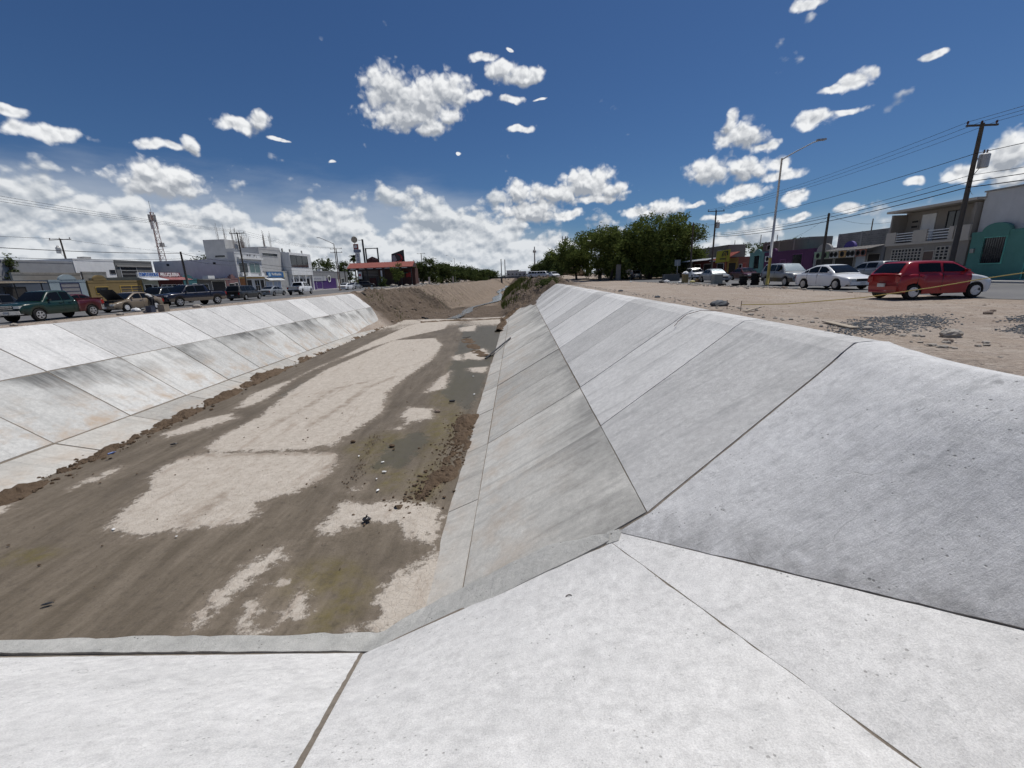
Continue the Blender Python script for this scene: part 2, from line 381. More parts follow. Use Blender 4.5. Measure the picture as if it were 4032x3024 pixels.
def far_lines(Y):
    """earth-cut crests and toes past the lining"""
    k = sm(Y, 60, 135); k2 = sm(Y, 135, 300)
    lc = -24.0+8.5*k+4.0*k2; lt = -18.6+8.8*k+4.5*k2
    rt = -2.4-2.0*k-.5*k2; rc = 6.6-3.6*k-1.0*k2
    return lc, lt, rt, rc
def zground(X, Y):
    X = np.asarray(X, float); Y = np.asarray(Y, float)
    lc, lt, rt, rc = far_lines(Y)
    far = sm(Y, 60, 68)
    lc = np.where(Y < 60, XLc(Y), lc); lt = np.where(Y < 60, -18.6, lt); 
    rc = np.where(Y < 66, 6.5, rc); rt = np.where(Y < 66, XRT, rt)
    zl = -.2; zr = .0+.75*sm(Y, 80, 112)*sm(X, 60, 25)
    bed = ZB-.12+.9*sm(Y, 90, 260)
    z = np.where(X < lc, zl, np.where(X < lt, zl+(X-lc)/(lt-lc)*(bed-zl), np.where(X < rt, bed, np.where(X < rc, bed+(X-rt)/(rc-rt)*(zr-bed), zr))))
    lined = (1-sm(Y, 60, 61.5))*(X < -15)+(1-sm(Y, 70, 71.5))*(X >= -15)
    inside = sm(X, lc-.6, lc+.4)*(1-sm(X, rc-.2, rc+.9))
    z = z-.32*inside*np.clip(lined, 0, 1)
    # end slope under the apron
    es = np.clip(-5.55+(5.9-Y)*.60, -9, -.35)
    inner = (X > -30) & (X < 6.5)
    z = np.where((Y < 6) & inner, np.maximum(z, np.where(Y < -.4, -.02, es)), z)
    # void under the apron and wing slabs
    xb = np.interp(Y, [1.5, 3, 5.5, 8.0], [6.9, 6.8, 6.2, 6.3])
    z = np.where((Y > -.3) & (Y < 5.9) & (X > -17) & (X < xb), np.minimum(z, np.where(X > 1.0, -5.6, z)), z)
    # rough earth of the unlined cut, dirt ridges across the bed
    rough = np.clip(1-lined, 0, 1)*sm(Y, 60, 63)
    cut = sm(X, lc-3, lc)*(1-sm(X, rc+2, rc+7))
    bedm = 1-.8*sm(X, lt-1.5, lt+.8)*(1-sm(X, rt-.8, rt+1.5))
    z = z+bedm*rough*cut*(1.1*fbm(X*.35, Y*.30, 4)+.9*np.abs(fbm(X*.8, Y*.7, 3))-.2+.45*fbm(X*2.0, Y*1.8, 2))*(1-.7*sm(Y, 92, 102))
    z = z+rough*cut*.05*np.sin((X*.25+Y)*2.6)*sm(Y, 92, 100)
    ridge = np.exp(-((Y-66.5-1.2*np.sin(X*.3))/1.5)**2)*sm(X, -19, -15)*(1-sm(X, -2, 1))
    z = z+ridge*(.16+.2*fbm(X*.5, Y*.4, 3))
    ridge2 = np.exp(-((Y-78-2*np.sin(X*.22))/2.2)**2)*sm(X, -19, -14)*(1-sm(X, -3, 0))
    z = z+ridge2*(.10+.2*fbm(X*.5+9, Y*.4, 3))
    # spoil heaps on the right bank past the lining
    for (hx, hy, hr, hh) in ((5.2, 75.5, 2.6, .45), (7.6, 84, 4, .55), (6.5, 97, 4, .5), (16, 112, 4.2, 1.25), (12, 104, 5, .5)):
        z = z+hh*np.exp(-(((X-hx)/hr)**2+((Y-hy)/hr)**2)*1.6)*(1+.35*fbm(X*.6, Y*.6, 3))
    # gentle ruts on the right bank lot
    lot = sm(X, 8, 9.5)*(1-sm(X, 17.5, 18.5))*(Y > 2)
    z = z+lot*(.05*fbm(X*.5, Y*.35, 4)+.02*fbm(X*3, Y*3, 2))
    return z
def build_ground():
    xs = np.unique(np.round(np.concatenate([np.linspace(-900, -60, 12), np.arange(-60, -30, 3), np.arange(-30, -17, .4), np.arange(-17, -3, .45), np.arange(-3, 10, .35), np.arange(10, 20, .5), np.arange(20, 60, 4), np.linspace(60, 900, 12)]), 3))
    ys = np.unique(np.round(np.concatenate([np.linspace(-120, -4, 7), np.arange(-3, 8, .5), np.arange(8, 58, 1.0), np.arange(58, 112, .4), np.arange(112, 180, 1.0), np.arange(180, 330, 4), np.linspace(340, 2500, 14)]), 3))
    Y, X = np.meshgrid(ys, xs, indexing='ij'); Z = zground(X, Y)
    b = MB(); n = len(xs)
    P = np.stack([X, Y, Z], -1).reshape(-1, 3)
    b.v = [tuple(p) for p in P.tolist()]
    b.f = [(i*n+j, i*n+j+1, (i+1)*n+j+1, (i+1)*n+j) for i in range(len(ys)-1) for j in range(n-1)]
    cutm = sm(P[:, 1], 60, 63)*sm(P[:, 0], -27, -24)*(1-sm(P[:, 0], 8, 12))
    o = b.build('ground', ground_mat(), smooth=True, attrs={'cut': cutm})
    struct(o)
def ground_mat():
    m, t, b = newmat('ground_dirt')
    oc = t.new('ShaderNodeTexCoord').outputs['Object']
    cut = t.new('ShaderNodeAttribute', attribute_name='cut').outputs['Fac']
    n1 = t.noise(oc, .16, 5, .6); n2 = t.noise(oc, 1.1, 6, .68); n3 = t.noise(oc, 11, 5, .65)
    ny = t.noise(t.mapping(oc, (.9, .28, .9)), 1.0, 6, .65)
    c = t.mix(t.rng(n1, .36, .64), (.445, .38, .32), (.365, .305, .255))
    c = t.mix(t.m('MULTIPLY', t.rng(ny, .46, .66), .7), c, (.36, .285, .22))
    c = t.mix(t.m('MULTIPLY', t.rng(n2, .50, .70), .6), c, (.54, .475, .41))
    cc = t.mix(t.rng(n2, .35, .65), (.15, .115, .085), (.085, .063, .046))
    y_ = t.sep(oc)[1]
    x_ = t.sep(oc)[0]
    gy = t.m('ADD', y_, t.m('MULTIPLY', x_, -.55))
    gy = t.m('ADD', gy, t.rng(n1, .3, .7, -3, 3))
    sc_ = t.noise(t.mapping(oc, (.25, 1.6, .4), (0, 0, .35)), 1.0, 6, .7)
    gr_ = t.mix(t.rng(sc_, .38, .62), (.36, .29, .225), (.19, .15, .115))
    cc = t.mix(t.m('MULTIPLY', t.rng(gy, 101, 103), t.rng(x_, -4, -6)), cc, gr_)
    cc = t.mix(t.m('MULTIPLY', t.m('MULTIPLY', t.rng(gy, 97.5, 99.5), t.rng(gy, 103, 101)), t.rng(x_, -10, -12)), cc, (.05, .04, .03))
    cc = t.mix(t.m('MULTIPLY', t.rng(n3, .5, .7), .5), cc, (.07, .052, .038))
    c = t.mix(t.m('MULTIPLY', cut, .95), c, cc)
    c = t.mix(t.m('MULTIPLY', t.rng(n3, .38, .70), .55), c, (.19, .15, .12))
    n4 = t.noise(oc, 3.2, 7, .7); c = t.mix(t.m('MULTIPLY', t.rng(n4, .53, .66), .55), c, (.20, .165, .135))
    p = t.vor(oc, 6, 'F1'); pm = t.m('MULTIPLY', t.rng(t.m('ADD', p, t.rng(n2, .3, .7, .13, -.05)), .20, .10), .5)
    c = t.mix(pm, c, (.21, .175, .145))
    t.l.new(c, b.inputs['Base Color']); b.inputs['Roughness'].default_value = .96; b.inputs['Specular IOR Level'].default_value = .1
    h = t.m('ADD', t.m('MULTIPLY', n2, t.m('ADD', 1.6, t.m('MULTIPLY', cut, 5.0))), t.m('ADD', t.m('MULTIPLY', n3, .9), t.m('MULTIPLY', pm, .6)))
    bump(t, b, h, .75, .12)
    return m
build_ground()

# ---- bed of the canal
DRY = [[(-11.78,10.2),(-12.11,10.98),(-12.42,12.25),(-13.2,13.27),(-13.51,14.02),(-13.34,15.04),(-12.1,15.4),(-10.44,15.15),(-8.97,15.19),(-7.28,14.94),(-6.83,14.0),(-6.73,13.25),(-6.82,12.57),(-7.3,11.98),(-8.18,11.32),(-7.77,10.54),(-7.95,10.2),(-9.01,10.02),(-10.08,9.74),(-10.87,9.78)],[(-13.08,15.7),(-13.42,16.99),(-13.24,19.77),(-14.19,24.15),(-14.85,30.63),(-14.45,36.18),(-13.87,45.65),(-9.36,46.4),(-7.67,41.2),(-7.18,33.91),(-7.52,29.59),(-7.81,26.82),(-7.87,23.45),(-7.04,19.93),(-7.38,17.95),(-7.75,15.8),(-9.04,15.33),(-10.92,15.32),(-12.2,15.27)],[(-15.45,21.11),(-16.49,24.4),(-15.9,28.54),(-15.73,34.32),(-16.05,44.46),(-15.81,59.29),(-14.35,68.57),(-10.33,67.23),(-9.76,54.97),(-13.87,45.65),(-15.2,38.15),(-16.07,32.5),(-15.9,28.54),(-15.31,25.12),(-14.78,22.3)],[(-5.56,24.21),(-5.38,27.15),(-4.91,29.21),(-4.55,24.09),(-5.67,23.4)],[(-5.87,19.11),(-5.9,20.58),(-4.51,20.29),(-4.18,18.62),(-5.31,18.27)],[(-5.75,17.51),(-5.26,18.08),(-5.34,17.19)],[(-4.87,35.62),(-3.26,38.42),(-2.42,35.19),(-3.01,32.65),(-4.61,33.49)],[(-3.81,29.83),(-2.28,30.08),(-2.31,27.97),(-3.5,28.57)],[(-5.75,34.7),(-5.08,35.66),(-4.48,32.51),(-5.3,33.02)],[(-7.98,55.49),(-5.74,58.07),(-5.41,51.46),(-7.14,51.46)],[(-5.52,9.77),(-5.54,11.19),(-4.58,11.06),(-3.94,11.24),(-3.12,11.07),(-2.35,10.65),(-2.28,9.53),(-2.37,9.05),(-2.89,9.26),(-3.58,10.01),(-4.27,10.15),(-4.93,9.85),(-5.25,9.45)],[(-6.71,6.66),(-6.77,7.59),(-6.62,8.5),(-6.23,9.1),(-5.8,8.64),(-6.14,8.08),(-6.32,7.38),(-6.37,6.76)],[(-5.56,6.46),(-5.92,7.24),(-5.62,7.23),(-5.38,6.68),(-5.06,6.45)],[(-4.95,6.73),(-4.95,7.08),(-5.02,7.68),(-4.48,7.2),(-4.49,6.83),(-4.91,6.67)],[(-5.68,7.66),(-5.39,7.98),(-5.39,7.69)],[(-3.3,6.41),(-2.93,6.79),(-3.19,7.29),(-3.08,7.91),(-2.61,8.12),(-2.31,8.78),(-2.0,8.94),(-1.69,7.12),(-2.51,6.29)],[(-15.29,12.55),(-15.43,13.4),(-15.26,14.21),(-14.9,13.91),(-15.05,12.86)],[(-16.43,17.61),(-16.02,19.66),(-15.13,20.46),(-14.26,19.51),(-14.99,18.26),(-15.86,17.17)],[(-17.05,11.47),(-16.27,11.57),(-15.84,11.15),(-16.01,10.66)],[(-5.54,11.89),(-5.27,12.17),(-5.25,11.93)]]
WATER = [[(-3.44,21.15),(-4.65,23.09),(-4.95,26.45),(-5.66,36.9),(-6.62,49.61),(-8.96,60.19),(-4.49,58.85),(-1.46,55.21),(-1.73,44.66),(-2.16,34.08),(-2.27,27.41),(-2.34,22.83),(-2.63,19.52)],[(-14.5,23.68),(-14.85,29.85),(-13.6,28.24),(-13.04,23.04)],[(-5.39,15.63),(-4.61,17.13),(-3.82,16.26),(-4.25,13.46),(-5.43,13.53)]]
ALGAE = [(-5.59,15.65,1.16,1.35),(-4.33,12.6,0.4,0.79),(-6.09,15.44,0.96,0.69),(-4.65,7.89,0.85,0.69),(-3.69,7.3,0.5,0.61),(-4.01,6.7,0.37,0.33),(-5.04,13.89,0.69,0.75),(-12.64,8.97,0.75,0.36)]
TRACKS = [[(-11.69,18.49),(-11.55,21.13),(-11.57,24.8),(-10.06,26.48)],[(-9.83,18.34),(-9.59,20.94),(-9.51,24.89),(-8.65,27.59)],[(-9.63,10.0),(-9.66,10.79),(-9.6,11.55)],[(-9.52,10.27),(-9.49,11.04),(-9.53,11.92)],[(-15.28,14.13),(-12.95,15.01),(-10.35,15.01),(-7.38,14.94)],[(-6.77,9.12),(-6.72,10.86),(-6.98,13.26),(-7.06,14.62)],[(-13.1,9.36),(-13.45,11.43),(-14.14,14.46),(-13.65,16.74)]]
def sdf_poly(px, py, poly):
    d = np.full(px.shape, 1e9); ins = np.zeros(px.shape, bool); n = len(poly)
    for i in range(n):
        ax, ay = poly[i]; bx, by = poly[(i+1) % n]; ex, ey = bx-ax, by-ay
        L = ex*ex+ey*ey+1e-9; tt = np.clip(((px-ax)*ex+(py-ay)*ey)/L, 0, 1)
        d = np.minimum(d, (px-ax-tt*ex)**2+(py-ay-tt*ey)**2)
        c = ((ay > py) != (by > py)) & (px < (bx-ax)*(py-ay)/((by-ay) if abs(by-ay) > 1e-9 else 1e-9)+ax); ins ^= c
    d = np.sqrt(d); return np.where(ins, d, -d)
def build_bed():
    m, t, b = newmat('canal_bed_mud')
    oc = t.new('ShaderNodeTexCoord').outputs['Object']
    A = lambda k: t.new('ShaderNodeAttribute', attribute_name=k).outputs['Fac']
    st = t.mapping(oc, (1.0, .42, 1))
    n1 = t.noise(st, .55, 6, .62); n2 = t.noise(oc, 2.4, 7, .68); n3 = t.noise(oc, 22, 4, .6); ns = t.noise(t.mapping(oc, (2.2, .35, 1)), 1.0, 7, .68)
    e = t.m('ADD', A('dry'), t.m('ADD', t.rng(n2, .25, .75, -.32, .32), t.m('ADD', t.rng(t.noise(oc, 7, 5, .65), .3, .7, -.14, .14), t.rng(n3, .3, .7, -.05, .05))))
    dry = t.rng(e, -.07, .09); soft = t.rng(e, -.38, .05)
    wet = t.mix(t.rng(ns, .38, .64), (.115, .092, .064), (.190, .156, .116))
    wet = t.mix(t.m('MULTIPLY', t.rng(n1, .50, .68), .5), wet, (.10, .080, .058))
    wet = t.mix(t.m('MULTIPLY', t.rng(n3, .45, .75), .35), wet, (.065, .052, .04))
    alg = t.m('MULTIPLY', A('algae'), t.rng(n2, .36, .62))
    wet = t.mix(t.m('MULTIPLY', alg, .75), wet, (.13, .105, .030))
    wf = t.rng(t.m('ADD', A('water'), t.rng(n2, .25, .75, -.4, .4)), -.1, .12)
    wet = t.mix(t.m('MULTIPLY', wf, .75), wet, (.085, .078, .054))
    dc = t.mix(t.rng(n2, .35, .66), (.54, .487, .42), (.44, .39, .33))
    dc = t.mix(t.m('MULTIPLY', t.rng(ns, .54, .68), .6), dc, (.33, .265, .21))
    dc = t.mix(t.m('MULTIPLY', t.rng(n3, .52, .74), .45), dc, (.27, .22, .175))
    c = t.mix(t.m('MULTIPLY', soft, .35), wet, (.30, .245, .19))
    tk = t.m('MULTIPLY', A('track'), t.rng(n2, .3, .6))
    dc = t.mix(t.m('MULTIPLY', tk, .75), dc, (.24, .19, .145))
    n5 = t.noise(oc, 6, 7, .72)
    dc = t.mix(t.m('MULTIPLY', t.rng(n5, .50, .66), .55), dc, (.30, .245, .195))
    c = t.mix(t.m('MULTIPLY', t.rng(n5, .52, .68), .5), c, (.06, .048, .036))
    c = t.mix(dry, c, dc)
    t.l.new(c, b.inputs['Base Color'])
    ro = t.mix(wf, (.62, .62, .62), (.50, .50, .50)); ro = t.mix(dry, ro, (.95, .95, .95)); t.l.new(ro, b.inputs['Roughness'])
    b.inputs['Specular IOR Level'].default_value = .28
    ck = t.vor(t.v('ADD', oc, t.scale(t.noise(oc, 4, 3, out='Color'), .12)), 5.5, 'DISTANCE_TO_EDGE')
    h = t.m('MULTIPLY', t.m('ADD', t.m('MULTIPLY', n2, .8), t.m('MULTIPLY', n3, .35)), t.m('SUBTRACT', 1.0, t.m('MULTIPLY', wf, t.m('SUBTRACT', 1.0, dry))))
    h = t.m('ADD', h, t.m('MULTIPLY', dry, t.m('ADD', t.m('ADD', .5, t.m('MULTIPLY', n5, 1.1)), t.rng(ck, .0, .05, -.35, 0))))
    h = t.m('SUBTRACT', h, t.m('MULTIPLY', A('track'), .8))
    bump(t, b, h, .6, .05)
    xs = np.unique(np.round(np.concatenate([np.arange(-20.2, -9, .22), np.arange(-9, -.9, .16)]), 3))
    ys = np.unique(np.round(np.concatenate([np.arange(5.2, 20, .16), np.arange(20, 40, .35), np.arange(40, 69, .6)]), 3))
    Y, X = np.meshgrid(ys, xs, indexing='ij')
    fx, fy = X.ravel(), Y.ravel()
    dry = np.full(fx.shape, -5.)
    for p in DRY: dry = np.maximum(dry, sdf_poly(fx, fy, p))
    far = sm(fy, 48, 60); dry = np.where(fy > 46, np.maximum(dry, -1.2+far*1.4+.5*fbm(fx*.25, fy*.15, 3)), dry)
    dry = np.clip(dry, -2, .8)
    wat = np.full(fx.shape, -5.)
    for p in WATER: wat = np.maximum(wat, sdf_poly(fx, fy, p))
    wat = np.clip(wat, -2, .8)
    trk = np.zeros(fx.shape)
    for pl in TRACKS:
        for (ax, ay), (bx, by) in zip(pl[:-1], pl[1:]):
            ex, ey = bx-ax, by-ay; tt = np.clip(((fx-ax)*ex+(fy-ay)*ey)/(ex*ex+ey*ey), 0, 1); dd = np.hypot(fx-ax-tt*ex, fy-ay-tt*ey); trk = np.maximum(trk, sm(dd, .30, .06))
    alg = np.zeros(fx.shape)
    for (ax, ay, arx, ary) in ALGAE+[(-3.5, 17.5, .8, 3.0), (-4.0, 24, 1.0, 4), (-4.2, 32, 1.1, 4.5), (-3.2, 12.5, .6, 1.6)]: alg = np.maximum(alg, 1-np.sqrt(((fx-ax)/(arx*1.5))**2+((fy-ay)/(ary*1.5))**2))
    alg = sm(alg, 0, .7)
    Z = ZB+.03*fbm(fx*.3, fy*.2, 3)+.015*np.clip(dry, -.2, .2)/.2+.012*fbm(fx*1.6, fy*1.6, 3)-.10*sm(fx, -1.9, -1.2)
    b2 = MB(); n = len(xs); b2.v = list(zip(fx.tolist(), fy.tolist(), Z.tolist()))
    b2.f = [(i*n+j, i*n+j+1, (i+1)*n+j+1, (i+1)*n+j) for i in range(len(ys)-1) for j in range(n-1)]
    struct(b2.build('canal_bed', m, smooth=True, attrs={'dry': dry, 'water': wat, 'algae': alg, 'track': trk}))
build_bed()

# ---------------------------------------------------------------- concrete lining, panel by panel
def slab(name, fn, nu, nv, mat, parent, thick=.14, gap=.018, size=(3.6, 4.), wob=.006, seed=0, row=None):
    """fn(u,v)->point for u,v in 0..1; a thick panel shrunk by the joint gap with slightly uneven edges"""
    gu, gv = gap/size[0], gap/size[1]
    us = np.linspace(gu, 1-gu, nu); vsn = np.linspace(gv, 1-gv, nv)
    top = []; dn = []
    for i, u in enumerate(us):
        rowp = []
        for j, v in enumerate(vsn):
            uu, vv = u, v
            if i in (0, nu-1): uu += wob/size[0]*(2*vnoise(seed*3.1+i, v*size[1]*5.)-1)
            if j in (0, nv-1): vv += wob/size[1]*(2*vnoise(seed*1.7+j+50, u*size[0]*5.)-1)
            rowp.append(Vector(fn(float(uu), float(vv)))); dn.append(v)
        top.append(rowp)
    nrm = (top[-1][0]-top[0][0]).cross(top[0][-1]-top[0][0]).normalized()
    if nrm.z < 0: nrm = -nrm
    b = MB(); b.grid(top, nu, nv)
    ring = [(0, j) for j in range(nv)]+[(i, nv-1) for i in range(1, nu)]+[(nu-1, j) for j in range(nv-2, -1, -1)]+[(i, 0) for i in range(nu-2, 0, -1)]
    base = len(b.v); dl = list(dn)
    for (i, j) in ring: b.v.append(tuple(top[i][j])); dl.append(vsn[j])
    for (i, j) in ring: b.v.append(tuple(top[i][j]-nrm*thick)); dl.append(vsn[j])
    k = len(ring)
    for q in range(k): b.f.append((base+q, base+(q+1) % k, base+k+(q+1) % k, base+k+q))
    # orient the top upward
    v0, v1, v2 = (Vector(b.v[b.f[0][i]]) for i in (0, 1, 2))
    if (v1-v0).cross(v2-v0).z < 0: b.f = [tuple(reversed(f)) for f in b.f]
    return b.build(name, mat, parent, smooth=False, attrs={'dn': dl})
def lerp(a, b, t): return a+(b-a)*t
def polyline(pts, t):
    """point at parameter t along pts, by arc length"""
    L = [0]
    for a, b in zip(pts[:-1], pts[1:]): L.append(L[-1]+(Vector(b)-Vector(a)).length)
    s = t*L[-1]
    for i in range(len(pts)-1):
        if s <= L[i+1] or i == len(pts)-2:
            q = (s-L[i])/(L[i+1]-L[i]); return Vector(pts[i]).lerp(Vector(pts[i+1]), q)

def right_lining():
    root = thing('canal_lining', 'grey sloping concrete lining of the right canal bank with crest walkway', 'canal wall', (0, 0, 0))
    yc = [8.17, 12.25, 16.0, 20.0, 23.9, 27.6]
    while yc[-1] < RIGHT_END-1: yc.append(yc[-1]+3.72)
    yc[-1] = RIGHT_END
    skew = lambda y: 1.72*(1-min(1, max(0, (y-9)/24.)))
    def prof_u(y):
        s = skew(y); m = XRm(y)
        return [(7.45, y+.15, -.035), (7.05, y+.08, .01), (6.62, y, -.0), (6.30, y-.10*s, -.13), (6.0, y-.17*s, -.33), (m, y-s, -2.57)]
    def prof_l(y):
        s = skew(y); return [(XRm(y), y-s, -2.57), (XRL, y-s-.2*(s > 0)*min(1, s), -4.60)]
    def prof_t(y):
        s = skew(y); e = y-s-.2*min(1, s); return [(XRL, e, -4.60), (XRT-.25, e-.05, -5.12)]
    back = MB()
    for i in range(len(yc)-1):
        y0, y1 = yc[i], yc[i+1]
        for nm, pr, mat, sz, nv in (('panel', prof_u, M_CONC_U, (3.7, 6.0), 16), ('panel', prof_l, M_CONC_L, (3.7, 3.9), 8), ('toe_panel', prof_t, M_CONC_T, (3.7, 1.1), 4)):
            a, c = pr(y0), pr(y1)
            dz = NR.uniform(-.012, .012)
            o = slab(nm, lambda u, v: polyline(a, v).lerp(polyline(c, v), u)+Vector((0, 0, dz)), 7, nv, mat, root, size=sz, seed=i*7+nv, gap=.014 if y0 < 16 else .024)
            P = [polyline(a, q/8)+Vector((0, 0, -.016)) for q in range(9)]; Q = [polyline(c, q/8)+Vector((0, 0, -.016)) for q in range(9)]
            back.grid([P, Q], 2, 9)
    back.build('joint_filler', M_JOINT, root)
right_lining()
def left_lining():
    root = thing('canal_lining', 'pale sloping concrete lining of the left canal bank below the parked trucks', 'canal wall', (0, 0, 0))
    yc = [5.0, 8.6, 12.2, 15.8, 19.35]
    yc += [23.0, 26.7, 30.3, 34.0]
    while yc[-1] < LEFT_END-1: yc.append(yc[-1]+3.65)
    yc[-1] = LEFT_END
    def pu(y): return [(XLc(y)-.35, y, -.19), (XLc(y), y, -.18), (XLc(y)+.25, y, -.30), (XLm(y), y, -2.2)]
    def pl(y): return [(XLm(y), y, -2.2), (XLl(y), y, -4.55)]
    def pt(y): return [(XLl(y), y, -4.55), (XLl(y)+.3+float(np.interp(y, [10, 18, 31, 62], [2.5, 2.0, .9, .4])), y, -5.03)]
    back = MB()
    for i in range(len(yc)-1):
        y0, y1 = yc[i], yc[i+1]
        for nm, pr, mat, sz, nv in (('panel', pu, M_CONC_U, (3.65, 4.), 12), ('panel', pl, M_CONC_LL, (3.65, 4.2), 8), ('toe_panel', pt, M_CONC_T, (3.65, .95), 4)):
            a, c = pr(y0), pr(y1); dz = NR.uniform(-.012, .012)
            slab(nm, lambda u, v: polyline(a, v).lerp(polyline(c, v), u)+Vector((0, 0, dz)), 5, nv, mat, root, size=sz, seed=200+i*7+nv, gap=.03)
            P = [polyline(a, q/8)+Vector((0, 0, -.016)) for q in range(9)]; Q = [polyline(c, q/8)+Vector((0, 0, -.016)) for q in range(9)]
            back.grid([P, Q], 2, 9)
    back.build('joint_filler', M_JOINT, root)
left_lining()

def apron():
    root = thing('spillway_apron', 'pale concrete apron slabs sloping down to the canal in the foreground', 'apron', (0, 0, 0))
    P1 = Vector((1.48, 6.19, -2.97)); P2 = Vector((-2.90, 5.775, -4.795)); A = Vector((-2.13, 2.74, -2.74))
    P0 = Vector((-2.93, 5.80, -4.785))
    dirA = (A-P2).normalized(); A2 = P2+dirA*6.6
    B = Vector((3.18, 2.51, -2.50)); B2 = P1+(B-P1)*1.6
    back = MB()
    def put(nm, q, nu, nv, mat, size, seed, bow=0):
        a, b, c, d = [Vector(p) for p in q]           # a-b far edge, d-c near edge
        fn = lambda u, v: (a.lerp(b, u)).lerp(d.lerp(c, u), v)+Vector((0, 0, bow*math.sin(math.pi*u)*math.sin(math.pi*v)))
        slab(nm, fn, nu, nv, mat, root, thick=.2, gap=.008, size=size, wob=.016, seed=seed)
        e = Vector((0, 0, -.003)); back.grid([[fn(u, v)+e for v in np.linspace(-.012, 1, 25)] for u in np.linspace(-.004, 1.004, 25)], 25, 25)
    # left slab rises toward the camera
    L0 = Vector((-16.0, 5.9, -4.79)); sl = .667
    L1 = Vector((-16.0, -.6, -4.79+6.5*sl))
    put('slab', (L0, P0, Vector((A2.x, A2.y, A2.z)), L1), 90, 40, M_APRON, (13, 7), 3)
    put('slab', (P2, P1, B2, A2), 60, 60, M_APRON, (4.4, 7), 5)
    P1b = Vector((1.486, 6.196, -2.968)); C2 = Vector((6.5, 1.8, -1.57))
    put('slab', (P1b, Vector((1.62, 6.38, -2.89)), C2, B2), 40, 60, M_APRON, (3.2, 6), 8)
    back.build('joint_filler', M_JOINT, root)
    # sill: strip along the bed and up the side slope
    sill = thing('sill', 'rough raised concrete sill strip between the apron and the muddy canal bed', 'kerb', (0, 0, 0))
    path_in = [(-16, 5.93, -4.80), (-9.6, 5.95, -4.79), (-3.0, 5.84, -4.78), (-2.80, 5.78, -4.76), (-1.6, 5.80, -4.25), (1.45, 6.22, -2.95)]
    path_out = [(-16, 6.36, -4.86), (-9.9, 6.32, -4.86), (-2.75, 6.28, -4.84), (-1.95, 6.82, -4.74), (.42, 6.92, -3.52), (1.50, 6.42, -2.93)]
    N = 110
    rows = []
    for i in range(N):
        q = i/(N-1); a = polyline(path_in, q); c = polyline(path_out, q)
        a = a+Vector((0, .014*(2*float(vnoise(q*160, 3.3))-1), 0)); c = c+Vector((0, .05*(2*float(vnoise(q*60, 9.3))-1), 0))
        rows.append([a+Vector((0, 0, -.25)), a, a.lerp(c, .06)+Vector((0, 0, .006+.008*float(fbm(q*60, 1.)))), a.lerp(c, .93)+Vector((0, 0, .012+.02*float(fbm(q*70, 7.)))), c, c+Vector((0, .06, -.35))])
    b = MB(); b.grid(rows, N, 6); b.f = [tuple(reversed(f)) for f in b.f]
    b.build('strip', M_SILL, sill, smooth=False)
    b = MB(); b.hexa([(1.36, 6.14, -3.25), (1.66, 6.10, -3.25), (1.80, 6.44, -3.1), (1.46, 6.52, -3.2), (1.40, 6.18, -2.99), (1.60, 6.17, -2.905), (1.72, 6.40, -2.835), (1.47, 6.46, -2.945)]); b.build('mortar_patch', M_SILL, sill)
    # wing: the last big warped panel of the right slope, its crest rounding toward the camera
    wing = thing('wing_slab', 'large grey warped concrete wing panel on the right rounding up to a bright crest', 'concrete slab', (0, 0, 0))
    W0 = [(7.75, 8.33, -.05), (7.05, 8.215, .01), (6.62, 8.135, .0), (6.30, 7.965, -.13), (6.0, 7.845, -.33), (2.15, 6.415, -2.57), (1.62, 6.36, -2.885)]
    W1 = [(6.85, 5.50, -.06), (6.45, 5.25, .0), (6.15, 4.95, -.18), (5.9, 4.68, -.42), (5.7, 4.45, -.68), (5.2, 3.83, -1.45), (4.84, 3.36, -2.0)]
    W2 = [(7.3, 3.0, -.06), (7.2, 2.85, -.03), (7.1, 2.7, -.2), (7.0, 2.55, -.45), (6.9, 2.4, -.7), (6.7, 2.1, -1.15), (6.5, 1.8, -1.55)]
    def wf(u, v):
        a, c, e = polyline(W0, v), polyline(W1, v), polyline(W2, v)
        return a*((u-.62)*(u-1)/.62)+c*(u*(u-1)/(.62*-.38))+e*(u*(u-.62)/.38)
    slab('panel', wf, 50, 60, M_WING, wing, thick=.2, gap=.010, size=(7, 6), wob=.012, seed=21).data.polygons.foreach_set('use_smooth', [True]*(49*59)+[False]*(len(wing.children[0].data.polygons)-49*59))
    bb = MB(); bb.grid([[wf(u, v)+Vector((0, 0, -.010)) for v in np.linspace(0, 1, 60)] for u in np.linspace(-.006, 1, 50)], 50, 60); bb.build('joint_filler', M_JOINT, wing)
apron()

# ================================================================ streets
def sheet(name, pts, z, mat, kind='structure', nseg=1):
    b = MB(); n = len(pts); b.add([(p[0], p[1], z) for p in pts], [tuple(range(n))]); return struct(b.build(name, mat), kind=kind)
def asphalt_mat():
    m, t, b = newmat('asphalt')
    oc = t.new('ShaderNodeTexCoord').outputs['Object']
    n1 = t.noise(oc, .25, 4); n2 = t.noise(oc, 3, 6, .65); n3 = t.noise(oc, 40, 3)
    c = t.mix(t.rng(n1, .35, .65), (.105, .105, .108), (.15, .148, .145))
    c = t.mix(t.m('MULTIPLY', t.rng(n2, .5, .7), .5), c, (.20, .185, .165)); c = t.mix(t.m('MULTIPLY', t.rng(n3, .4, .7), .4), c, (.07, .07, .07))
    t.l.new(c, b.inputs['Base Color']); b.inputs['Roughness'].default_value = .85; bump(t, b, n3, .3, .01)
    return m
M_ASPH = asphalt_mat()
M_WALK = concrete('sidewalk_concrete', (.40, .39, .37), streak=(1, 1, 1), st=.3, rnd=.05)
def ragged(x, y0, y1, step, amp, seed):
    return [(x+amp*(2*float(vnoise(seed, y*.35))-1), y) for y in np.arange(y0, y1, step)]
